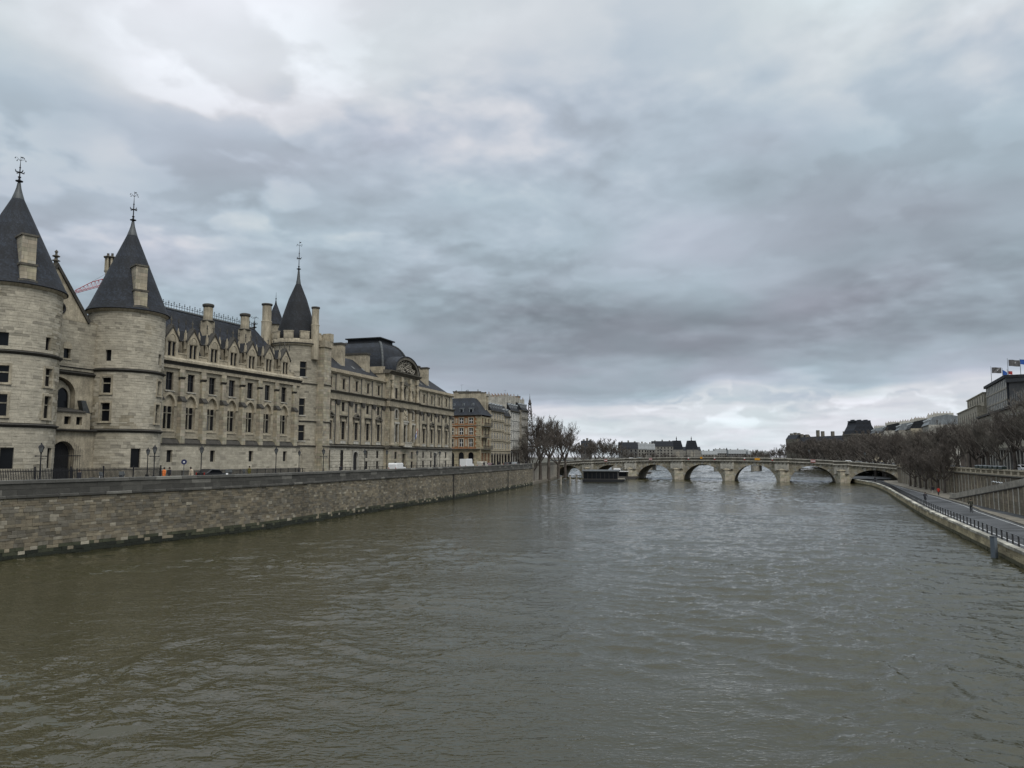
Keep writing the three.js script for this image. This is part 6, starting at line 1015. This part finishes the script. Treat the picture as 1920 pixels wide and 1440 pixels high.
for (const [f, u0, u1, z, label] of [[FA, 0, 27.5, 3.2, 'low black railing along the sunken area of the gothic wing'], [FB, 0, 62, 3.2, 'low black railing along the courthouse ground floor']]) {
  const g = thing('area_railing', label, 'railing', f.world(0, 0, z), f.turn);
  part(g, 'kerb', bx(u0, u1, STREET - 0.05, STREET + 0.2, -0.15, 0.15), M.sooty);
  for (const y of [1.05, 0.4]) part(g, 'rail', bx(u0, u1, STREET + y, STREET + y + 0.05, -0.02, 0.02), M.iron);
  for (let u = u0 + 0.1; u < u1; u += 1.9) part(g, 'post', bx(u - 0.035, u + 0.035, STREET + 0.2, STREET + 1.2, -0.035, 0.035), M.iron);
  const n = Math.floor((u1 - u0) / 0.22); for (let i = 0; i < n; i++) if (i % 2 === 0 || u1 < 30) part(g, 'bar', bx(u0 + 0.2 + i * 0.22, u0 + 0.215 + i * 0.22, STREET + 0.2, STREET + 1.05, -0.008, 0.008), M.iron);
}
{ // round traffic sign
  const s = scanQuay(350, -3.0), p = qm(s, STREET + 0.1, -3.2), g = thing('traffic_sign', 'round dark blue traffic sign with white centre on a post by the gothic wing', 'sign', p.toArray(), 0.35);
  part(g, 'post', limb([0, 0, 0], [0, 2.6, 0], 0.04, 0.04), M.ironGrey);
  const d = part(g, 'disc', uvm(new THREE.CylinderGeometry(0.3, 0.3, 0.03, 20).rotateX(Math.PI / 2).translate(0, 2.35, 0.06)), std([0.015, 0.02, 0.07], { roughness: 0.4 })); part(d, 'white_centre', uvm(new THREE.CylinderGeometry(0.09, 0.09, 0.02, 12).rotateX(Math.PI / 2).translate(0, 2.35, 0.085)), M.white);
}

// ---------------------------------------------------------------- vehicles
function vehicle(kind, pos, turn, paint, label, group) {
  const g = thing(kind === 'van' ? 'delivery_van' : kind === 'box' ? 'box_van' : 'parked_car', label, kind === 'car' ? 'car' : 'van', pos, turn, group);
  const W = kind === 'car' ? 1.72 : 1.85, S = { van: { L: 4.4, H: 1.85, p: [[-2.2, 0.35], [2.1, 0.35], [2.2, 0.55], [2.15, 0.9], [1.45, 1.08], [0.75, 1.72], [0.55, 1.85], [-2.05, 1.87], [-2.2, 1.6]], glass: [[0.68, 1.12], [1.32, 1.12], [0.82, 1.62], [0.68, 1.66]] }, box: { p: [[-2.9, 0.4], [2.5, 0.4], [2.6, 0.7], [2.5, 1.15], [1.9, 1.35], [1.4, 2.1], [1.1, 2.2], [1.1, 2.55], [-2.9, 2.55]], glass: [[1.15, 1.4], [1.8, 1.4], [1.42, 2.02], [1.15, 2.02]] }, car: { p: [[-2.1, 0.3], [2.05, 0.3], [2.12, 0.55], [1.95, 0.82], [1.05, 0.92], [0.4, 1.38], [-1.0, 1.45], [-1.75, 1.0], [-2.12, 0.92]], glass: [[-1.45, 0.97], [0.9, 0.95], [0.36, 1.3], [-0.95, 1.37]] } }[kind];
  part(g, 'body', prism(S.p, -W / 2, W / 2, [], 0.08), paint);
  for (const s of [-1, 1]) part(g, 'side_window', prism(S.glass, s * W / 2 - 0.005, s * W / 2 + 0.01), M.glass);
  const gl = S.glass, [wx0, wy0, wx1, wy1] = kind === 'car' ? [1.0, 0.95, 0.44, 1.34] : kind === 'van' ? [1.42, 1.12, 0.78, 1.68] : [1.88, 1.38, 1.43, 2.04];
  part(g, 'windscreen', uvm(new THREE.BoxGeometry(Math.hypot(wx0 - wx1, wy1 - wy0), 0.03, W - 0.25).rotateZ(Math.atan2(wy1 - wy0, wx1 - wx0)).translate((wx0 + wx1) / 2 + 0.02, (wy0 + wy1) / 2 + 0.03, 0)), M.glass);
  const ax = kind === 'box' ? 1.75 : 1.3;
  for (const x of [-ax, ax]) for (const s of [-1, 1]) { const w = part(g, 'wheel', uvm(new THREE.CylinderGeometry(0.32, 0.32, 0.2, 16).rotateX(Math.PI / 2).translate(x, 0.32, s * (W / 2 - 0.09))), M.rubber); part(w, 'hub', uvm(new THREE.CylinderGeometry(0.17, 0.17, 0.02, 12).rotateX(Math.PI / 2).translate(x, 0.32, s * (W / 2 + 0.02))), M.zinc); }
  const fx = S.p[2][0] - 0.04, rx = Math.min(...S.p.map((q) => q[0]));
  for (const s of [-1, 1]) { part(g, 'headlight', bx(fx - 0.06, fx + 0.03, 0.58, 0.78, s * (W / 2 - 0.35) - 0.16, s * (W / 2 - 0.35) + 0.16), M.headlight); part(g, 'tail_light', bx(rx - 0.02, rx + 0.05, 0.7, 1.0, s * (W / 2 - 0.2) - 0.08, s * (W / 2 - 0.2) + 0.08), M.red); }
  return g;
}
const road = (f, px, py, z) => f.world(f.hit(px, py, z)[0], STREET + 0.01, z);
vehicle('van', road(FB, 745, 876, 9.5), FB.turn, M.white, 'small white van driving along the quay in front of the courthouse');
vehicle('box', road(FB, 876, 872, 9), FB.turn, M.white, 'white box van with side windows before the arcaded brick house');
vehicle('van', road(FB, 905, 871, 8.5), FB.turn, M.stonePale, 'cream high van behind the white box van');
vehicle('car', road(FB, 919, 873, 9), FB.turn, std([0.05, 0.012, 0.014], { roughness: 0.3 }), 'dark red car just ahead of the cream van');
vehicle('car', road(FC, 952, 868, 5), FC.turn, M.black, 'black car parked under the white house');
vehicle('car', road(FC, 966, 866, 5), FC.turn, M.zinc, 'silver car parked beyond the black one under the white house');
vehicle('car', road(FA, 398, 884, 9), FA.turn, M.black, 'black car parked behind the parapet below the gothic wing');
for (const [px, m, l] of [[1585, M.white, 'white car crossing the stone bridge near its right end'], [1605, M.zinc, 'silver car crossing the stone bridge behind the white one'], [1172, M.white, 'white car crossing the stone bridge over the left arches'], [1188, M.zinc, 'silver car over the left arches of the stone bridge']]) { const u = BR.on(px); vehicle('car', bridgeW(u, BR.crest(u) - 1.19, -6), BR.turn, m, l); }
vehicle('car', [upX(150) + 12, STREET + 0.01, -150], FU.turn, M.white, 'white car on the upper quay road behind the balustrade'); vehicle('box', [upX(128) + 11, STREET + 0.01, -128], FU.turn, M.zinc, 'grey box van on the upper quay road behind the balustrade');
function scooter(pos, turn, paint, label, group) {
  const g = thing('motor_scooter', label, 'scooter', pos, turn, group);
  for (const x of [-0.6, 0.62]) part(g, 'wheel', uvm(new THREE.TorusGeometry(0.2, 0.07, 8, 18).translate(x, 0.27, 0)), M.rubber);
  part(g, 'body', [prism([[-0.85, 0.35], [-0.1, 0.3], [0.35, 0.28], [0.45, 0.95], [0.38, 1.0], [0.25, 0.45], [-0.1, 0.42], [-0.2, 0.7], [-0.85, 0.78]], -0.16, 0.16, [], 0.04)], paint);
  part(g, 'seat', prism([[-0.85, 0.78], [-0.15, 0.72], [-0.12, 0.82], [-0.8, 0.9]], -0.14, 0.14, [], 0.03), M.black);
  part(g, 'handlebar', [limb([0.62, 0.27, 0], [0.4, 1.05, 0], 0.03, 0.03), limb([0.38, 1.05, -0.32], [0.38, 1.05, 0.32], 0.02, 0.02)], M.iron);
  part(g, 'windscreen', prism([[0.44, 1.0], [0.48, 1.0], [0.36, 1.45], [0.33, 1.45]], -0.2, 0.2), M.lampGlass);
}
[[187, M.black], [196, M.white], [228, M.black], [236, M.ironGrey], [425, M.white], [440, M.black], [455, M.ironGrey]].forEach(([px, m], i) => { const s = scanQuay(px, -6), p = qm(s, STREET + 0.005, -6 - (i % 2) * 0.6); scooter(p.toArray(), 1.1 + (i % 3) * 0.25, m, 'motor scooter parked behind the quay parapet', 'parked scooters'); });

// ---------------------------------------------------------------- people
function person(pos, turn, { coat = [0.02, 0.02, 0.025], legs = [0.02, 0.022, 0.03], skin = [0.45, 0.3, 0.22], hair = [0.03, 0.02, 0.015], stride = 0, swing = 0, lean = 0, ride = 0, label, group }) {
  const v = (x, y, z) => new THREE.Vector3(x, y, z), hipY = ride ? 0.98 : 0.9, L = [], sh = v(lean * 0.42, hipY + 0.5, 0), neck = v(lean * 0.52, hipY + 0.58, 0), head = v(lean * 0.58 + 0.02, hipY + 0.73, 0);
  const add = (a, b, r0, r1, c) => L.push([a, b, r0, r1, c]);
  add(v(0, hipY, 0), v(lean * 0.2, hipY + 0.26, 0), 0.155, 0.15, coat); add(v(lean * 0.2, hipY + 0.26, 0), sh, 0.15, 0.13, coat); add(sh.clone().add(v(0, 0.0, -0.15)), sh.clone().add(v(0, 0, 0.15)), 0.085, 0.085, coat); add(sh, neck, 0.07, 0.06, skin); add(neck, head, 0.06, 0.085, skin); add(head, head.clone().add(v(0, 0.06, 0)), 0.1, 0.105, hair); add(head.clone().add(v(0.09, -0.01, 0)), head.clone().add(v(0.115, -0.02, 0)), 0.02, 0.016, skin);
  for (const s of [-1, 1]) {
    const h = v(0, hipY - 0.04, s * 0.09), st = stride * s;
    const kn = ride ? v(0.34, hipY - 0.26 + s * 0.1, s * 0.11) : v(st * 0.5 + Math.abs(stride) * 0.1, 0.49, s * 0.1), an = ride ? v(0.16, hipY - 0.66 + s * 0.12, s * 0.11) : v(st * 0.8 - (st < 0 ? 0.12 : 0), 0.09 + (st < 0 ? Math.abs(st) * 0.25 : 0), s * 0.1);
    add(h, kn, 0.085, 0.06, legs); add(kn, an, 0.058, 0.04, legs); add(an, an.clone().add(v(0.15, -0.045, 0)), 0.042, 0.035, [0.02, 0.02, 0.02]);
    const so = sh.clone().add(v(0, -0.01, s * 0.2)), el = ride ? so.clone().add(v(0.16, -0.24, s * 0.05)) : so.clone().add(v(-st * 0.25 - 0.02 + swing * 0.05, -0.27, s * 0.04)), ha = ride ? so.clone().add(v(0.4, -0.36, s * 0.04)) : el.clone().add(v(swing ? 0.2 : 0.05 - st * 0.2, swing ? 0.02 : -0.24, -s * 0.02));
    add(so, el, 0.06, 0.048, coat); add(el, ha, 0.046, 0.034, coat);
    const dh = ha.clone().sub(el).normalize(); add(ha, ha.clone().addScaledVector(dh, 0.07), 0.034, 0.03, skin);
    for (let k = 0; k < 4; k++) add(ha.clone().addScaledVector(dh, 0.07).add(v(0, 0, (k - 1.5) * 0.016)), ha.clone().addScaledVector(dh, 0.14 - Math.abs(k - 1.4) * 0.012).add(v(0.012, -0.006, (k - 1.5) * 0.017)), 0.009, 0.008, skin);
    add(ha.clone().addScaledVector(dh, 0.02).add(v(0.025, 0, 0)), ha.clone().addScaledVector(dh, 0.07).add(v(0.05, 0, 0)), 0.01, 0.009, skin);
  }
  const dist = (p, [a, b, r0, r1]) => { const x = b.x - a.x, y = b.y - a.y, z = b.z - a.z, u = p.x - a.x, w = p.y - a.y, q = p.z - a.z, t = clamp((u * x + w * y + q * z) / Math.max(x * x + y * y + z * z, 1e-9), 0, 1); return Math.sqrt((u - t * x) ** 2 + (w - t * y) ** 2 + (q - t * z) ** 2) - (r0 + (r1 - r0) * t); };
  const N = 56, mc = new MarchingCubes(N, M.cloth, false, false, 40000), C = v(0.05, 0.92, 0), hs = 1.02; mc.isolation = 0;
  const p = v(0, 0, 0);
  for (let z = 0; z < N; z++) for (let y = 0; y < N; y++) for (let x = 0; x < N; x++) {
    p.set(C.x + ((x - N / 2) / (N / 2)) * hs, C.y + ((y - N / 2) / (N / 2)) * hs, C.z + ((z - N / 2) / (N / 2)) * hs); let d = 9;
    if (Math.abs(p.x) < 0.7 && Math.abs(p.z) < 0.45) for (const l of L) { if (l[2] < 0.012) continue; const e = dist(p, l), k = 0.035, h = Math.max(k - Math.abs(d - e), 0) / k; d = Math.min(d, e) - h * h * k * 0.25; }
    mc.field[x + y * N + z * N * N] = -d;
  }
  mc.update();
  const n = mc.count, pa = new Float32Array(n * 3), na = new Float32Array(n * 3), ca = new Float32Array(n * 3), q = v(0, 0, 0);
  for (let i = 0; i < n; i++) {
    q.set(C.x + mc.positionArray[3 * i] * hs, C.y + mc.positionArray[3 * i + 1] * hs, C.z + mc.positionArray[3 * i + 2] * hs);
    let b = L[0], e = 9; for (const l of L) { const d = dist(q, l); if (d < e) { e = d; b = l; } }
    pa.set([q.x, q.y, q.z], 3 * i); na.set([mc.normalArray[3 * i], mc.normalArray[3 * i + 1], mc.normalArray[3 * i + 2]], 3 * i); ca.set(b[4], 3 * i);
  }
  const g = new THREE.BufferGeometry(); g.setAttribute('position', new THREE.BufferAttribute(pa, 3)); g.setAttribute('normal', new THREE.BufferAttribute(na, 3)); g.setAttribute('color', new THREE.BufferAttribute(ca, 3)); g.setAttribute('uv', new THREE.BufferAttribute(new Float32Array(n * 2), 2));
  const fingers = L.filter((l) => l[2] < 0.012).map((l) => { const f = limb(l[0], l[1], l[2], l[3], 4); f.setAttribute('color', new THREE.BufferAttribute(new Float32Array(f.attributes.position.count * 3).map((_, i) => l[4][i % 3]), 3)); return f; });
  const m = single('person', label, 'person', [g, ...fingers], M.cloth, group); m.position.set(...pos); m.rotation.y = turn; return m;
}
function bicycle(pos, turn, label) {
  const g = thing('bicycle', label, 'bicycle', pos, turn);
  for (const x of [-0.52, 0.52]) part(g, 'wheel', [uvm(new THREE.TorusGeometry(0.33, 0.022, 6, 24).translate(x, 0.35, 0)), ...Array.from({ length: 6 }, (_, k) => limb([x + 0.32 * Math.cos(k * Math.PI / 6), 0.35 + 0.32 * Math.sin(k * Math.PI / 6), 0], [x - 0.32 * Math.cos(k * Math.PI / 6), 0.35 - 0.32 * Math.sin(k * Math.PI / 6), 0], 0.003, 0.003, 3))], M.rubber);
  part(g, 'frame', [limb([-0.52, 0.35, 0], [-0.02, 0.3, 0], 0.018, 0.018), limb([-0.02, 0.3, 0], [0.36, 0.82, 0], 0.02, 0.02), limb([-0.02, 0.3, 0], [-0.16, 0.9, 0], 0.018, 0.018), limb([-0.14, 0.8, 0], [0.36, 0.82, 0], 0.02, 0.02), limb([-0.52, 0.35, 0], [-0.14, 0.8, 0], 0.014, 0.014), limb([0.52, 0.35, 0], [0.34, 0.98, 0], 0.02, 0.018)], M.ironGrey);
  part(g, 'saddle', bx(-0.28, 0.0, 0.9, 0.95, -0.07, 0.07), M.black); part(g, 'handlebar', limb([0.36, 1.0, -0.26], [0.36, 1.0, 0.26], 0.014, 0.014), M.iron);
}
{
  const dir = rad(20), away = Math.PI / 2 - dir, toward = away + Math.PI;
  const lowAt = (px, py) => { const p = onLevel(px, py, LOW); return [p.x, LOW + 0.004, p.z]; };
  const c1 = lowAt(1735, 944); bicycle(c1, away - 0.3, 'bicycle under the dark clad rider next to the river railing'); person(c1, away - 0.3, { ride: 1, lean: 0.5, label: 'person in black riding a bicycle close to the river railing' });
  const c2 = lowAt(1822, 961); bicycle(c2, away, 'bicycle under the rider at the kerb below the ramp wall'); person(c2, away, { ride: 1, lean: 0.35, coat: [0.03, 0.03, 0.02], label: 'person in dark jacket cycling along the kerb below the ramp wall' });
  person(lowAt(1760, 930), toward, { stride: 0.34, swing: 1, lean: 0.16, coat: [0.55, 0.05, 0.03], legs: [0.015, 0.015, 0.02], label: 'person in a red top and black shorts running on the quay road' });
  person(lowAt(1750, 926), away, { stride: 0.2, legs: [0.35, 0.32, 0.28], label: 'person in black top and pale trousers walking past the red runner' });
  person(lowAt(1641, 905), away, { stride: 0.18, label: 'person in black walking on the quay road under the last arch' });
  const q = (px, z, o) => { const s = scanQuay(px, z), p = qm(s, STREET + 0.14, z); person(p.toArray(), o.turn ?? away, o); };
  q(310, -1.3, { coat: [0.6, 0.16, 0.04], stride: 0.2, label: 'person in an orange jacket walking behind the parapet' });
  q(318, -2.4, { stride: 0.15, label: 'person in black just beside the orange jacket' });
  q(361, -1.2, { coat: [0.5, 0.42, 0.32], lean: 0.4, turn: toward, label: 'person in a beige top leaning on the parapet' });
  q(470, -2.0, { coat: [0.09, 0.08, 0.02], stride: 0.15, label: 'person in olive jacket behind the parapet near a lamp' });
  const walker = scene.children.find((o) => o.userData.label?.startsWith('person in black walking on the quay road')), more = (p, turn, label) => { const m = walker.clone(); m.name = numbered('person'); m.userData = { label, category: 'person' }; m.position.set(p.x, p.y, p.z); m.rotation.y = turn; scene.add(m); };
  for (const [px, z, w] of [[935, -2.2, 'under the beige town house'], [958, -1.8, 'under the white house'], [974, -2.4, 'under the grey end house'], [986, -1.6, 'at the end of the quay wall'], [150, -4.5, 'before the barred doorway'], [640, -4.0, 'before the courthouse left wing']]) more(qm(scanQuay(px, z), STREET + 0.01 + (z > -3 ? 0.13 : 0), z), toward, 'dark clad person on the quay pavement ' + w);
  for (const [u, w] of [[62, 'third pier'], [84, 'fifth arch'], [101, 'fifth pier']]) more(bridgeW(u, BR.crest(u) - 1.19, -1.2), BR.turn, 'dark clad person crossing the stone bridge above its ' + w);
  q(908, -2.0, { stride: 0.2, label: 'person in black walking behind the parapet by the vans' });
}

// ---------------------------------------------------------------- boats, mooring piles, crane
{
  const p = at(1092, 902, 268), g = thing('floating_restaurant', 'dark glazed flat-roofed floating restaurant moored before the left arches', 'boat', [p.x, 0, p.z], rad(-12)), L = 12.5;
  part(g, 'hull', prism([[0, -0.4], [L, -0.4], [L + 2.2, 0.3], [L + 2.6, 0.9], [0, 0.9]], -6, 0), M.black);
  part(g, 'cabin', bx(0.3, L, 0.9, 3.7, -5.7, -0.35), M.frameDark);
  for (let i = 0; i < 8; i++) { const w = part(g, 'window', bx(0.5 + i * 1.5, 1.85 + i * 1.5, 1.2, 3.4, -0.35, -0.28), M.glass); }
  part(g, 'roof', prismX([[-6.2, 3.7], [0.2, 3.7], [0.2, 3.85], [-3, 4.35], [-6.2, 3.9]], -0.2, L + 0.5), M.lead);
  part(g, 'foredeck_rail', [limb([L, 1.8, -0.2], [L + 2.3, 1.8, -0.5], 0.04, 0.04), limb([L + 2.3, 0.9, -0.5], [L + 2.3, 1.8, -0.5], 0.04, 0.04), bx(L, L + 2.2, 0.95, 1.3, -5, -0.4)], M.stoneGrey);
  const q = at(1150, 882, 300), b = thing('moored_boat', 'white roofed boat behind the floating restaurant under the left arch', 'boat', [q.x - 5, 0, q.z], rad(-15));
  part(b, 'hull', prism([[0, -0.3], [13, -0.3], [15, 1.2], [0, 1.2]], -4, 0), M.frameDark); part(b, 'cabin', bx(1, 10, 1.2, 3.0, -3.6, -0.4), M.glass); part(b, 'roof', bx(0.6, 10.8, 3.0, 3.25, -3.9, -0.1), M.white); part(b, 'wheelhouse', bx(5, 7.5, 3.25, 4.4, -2.8, -1.2), M.white);
  const r = at(1203, 888, 395), t = thing('tour_boat', 'white glass-domed tour boat seen through the second arch', 'boat', [r.x - 8, 0, r.z], rad(-5));
  part(t, 'hull', prism([[0, -0.3], [12, -0.3], [13.6, 1.1], [0, 1.1]], -5, 0), M.frameDark); part(t, 'canopy', uvm(new THREE.CapsuleGeometry(2.0, 7, 6, 14).rotateZ(Math.PI / 2).translate(6, 1.6, -2.5)), M.white); part(t, 'window_band', prism([[1.2, 1.5], [10.8, 1.5], [10.4, 2.4], [1.6, 2.4]], -0.62, -0.45), M.lampGlass);
  for (const [px, py, h, l] of [[1051.5, 909, 2.7, 'grey mooring pile furthest out in the river by the low bank'], [1069, 906, 2.6, 'grey mooring pile in the middle of the three by the low bank'], [1081, 903, 2.4, 'grey mooring pile closest to the floating restaurant']]) { const c = onLevel(px, py, 0), m = thing('mooring_pile', l, 'mooring post', [c.x, 0, c.z]); part(m, 'pile', lathe([[0.34, -0.6], [0.34, h]], 12), M.stoneGrey); part(m, 'cap', lathe([[0.4, h], [0.4, h + 0.12], [0.05, h + 0.3]], 12), M.ironGrey); }
  const rb = onLevel(1059, 904, 0), bo = thing('rowing_boat', 'small dark open boat tied between the mooring piles', 'boat', [rb.x - 1.2, 0, rb.z], 0.1); part(bo, 'hull', prism([[0, 0.45], [0.35, -0.1], [2.6, -0.1], [3.3, 0.55], [2.9, 0.5], [2.4, 0.15], [0.5, 0.15], [0.25, 0.45]], -0.8, 0.8), M.black); part(bo, 'thwart', bx(1.2, 1.5, 0.3, 0.36, -0.75, 0.75), M.stoneGrey);
}
{
  const d = 300, a = at(140, 549, d), b = at(196, 534, d), m = at(236, 523, d), g = thing('tower_crane', 'red lattice jib of a tower crane behind the second round tower', 'crane', [m.x, 0, m.z]);
  const A = a.clone().sub(m), rel = (t, dy, dz) => new THREE.Vector3(lerp(A.x, 0, t), a.y + (m.y - a.y) * t + dy, dz), n = 14, q = [[], [], []], hgt = (t) => 2.6 * Math.min(1, 0.35 + t * 2), lat = [];
  for (let i = 0; i < n; i++) { const t0 = i / n, t1 = (i + 1) / n; q[0].push(limb(rel(t0, 0, -0.7), rel(t1, 0, -0.7), 0.13, 0.13, 4)); q[1].push(limb(rel(t0, 0, 0.7), rel(t1, 0, 0.7), 0.13, 0.13, 4)); q[2].push(limb(rel(t0, hgt(t0), 0), rel(t1, hgt(t1), 0), 0.15, 0.15, 4)); for (const z of [-0.7, 0.7]) lat.push(limb(rel(t0, 0, z), rel((t0 + t1) / 2, hgt(t0), 0), 0.05, 0.05, 3), limb(rel((t0 + t1) / 2, hgt(t0), 0), rel(t1, 0, z), 0.05, 0.05, 3)); }
  for (const k of q) part(g, 'jib_chord', k, M.craneRed); part(g, 'jib_lattice', lat, M.craneRed);
  part(g, 'mast', [...[[-1, -1], [1, -1], [1, 1], [-1, 1]].map(([x, z]) => limb([x, STREET, z], [x, m.y + 3, z], 0.14, 0.14, 4)), ...Array.from({ length: 30 }, (_, i) => limb([i % 2 ? -1 : 1, STREET + i * 2.2, 1], [i % 2 ? 1 : -1, STREET + (i + 1) * 2.2, 1], 0.07, 0.07, 3))], M.craneRed);
  part(g, 'pendant', limb([0, m.y + 7, 0], rel(0.25, hgt(0.25), 0), 0.05, 0.05, 3), M.iron); part(g, 'tower_top', limb([0, m.y + 2, 0], [0, m.y + 7, 0], 0.5, 0.2, 4), M.craneRed);
}
{ // bookseller boxes and a white tape on the upper quay wall
  for (let i = 0; i < 6; i++) { const u = 90 + i * 3.0, p = FU.world(u, 6.75, -0.15), g = thing('bookseller_box', 'dark green bookseller box fixed on the upper quay parapet', 'stall box', p, FU.turn, 'bookseller boxes'); part(g, 'box', bx(-1.0, 1.0, 0, 0.42, -0.35, 0.35), std([0.02, 0.035, 0.028], { roughness: 0.5 })); part(g, 'lid', prismX([[-0.4, 0.42], [0.4, 0.42], [0.34, 0.52], [-0.34, 0.58]], -1.05, 1.05), M.zinc); }
  const p = FU.world(100.5, 0, 0.35), g = thing('barrier_tape', 'wavy white tape strung along the upper quay wall above the ramp', 'tape', p, FU.turn), t = []; for (let i = 0; i < 14; i++) t.push(limb([i * 0.8, 4.5 + (i % 2) * 0.14 - i * 0.012, 0], [(i + 1) * 0.8, 4.5 + ((i + 1) % 2) * 0.14 - i * 0.012, 0], 0.1, 0.1, 4)); part(g, 'tape', t, M.white); for (const x of [0, 5.6, 11.2]) part(g, 'hook', limb([x, 4.5, 0], [x, 4.55, -0.4], 0.02, 0.02, 4), M.iron);
}
renderer.render(scene, camera);
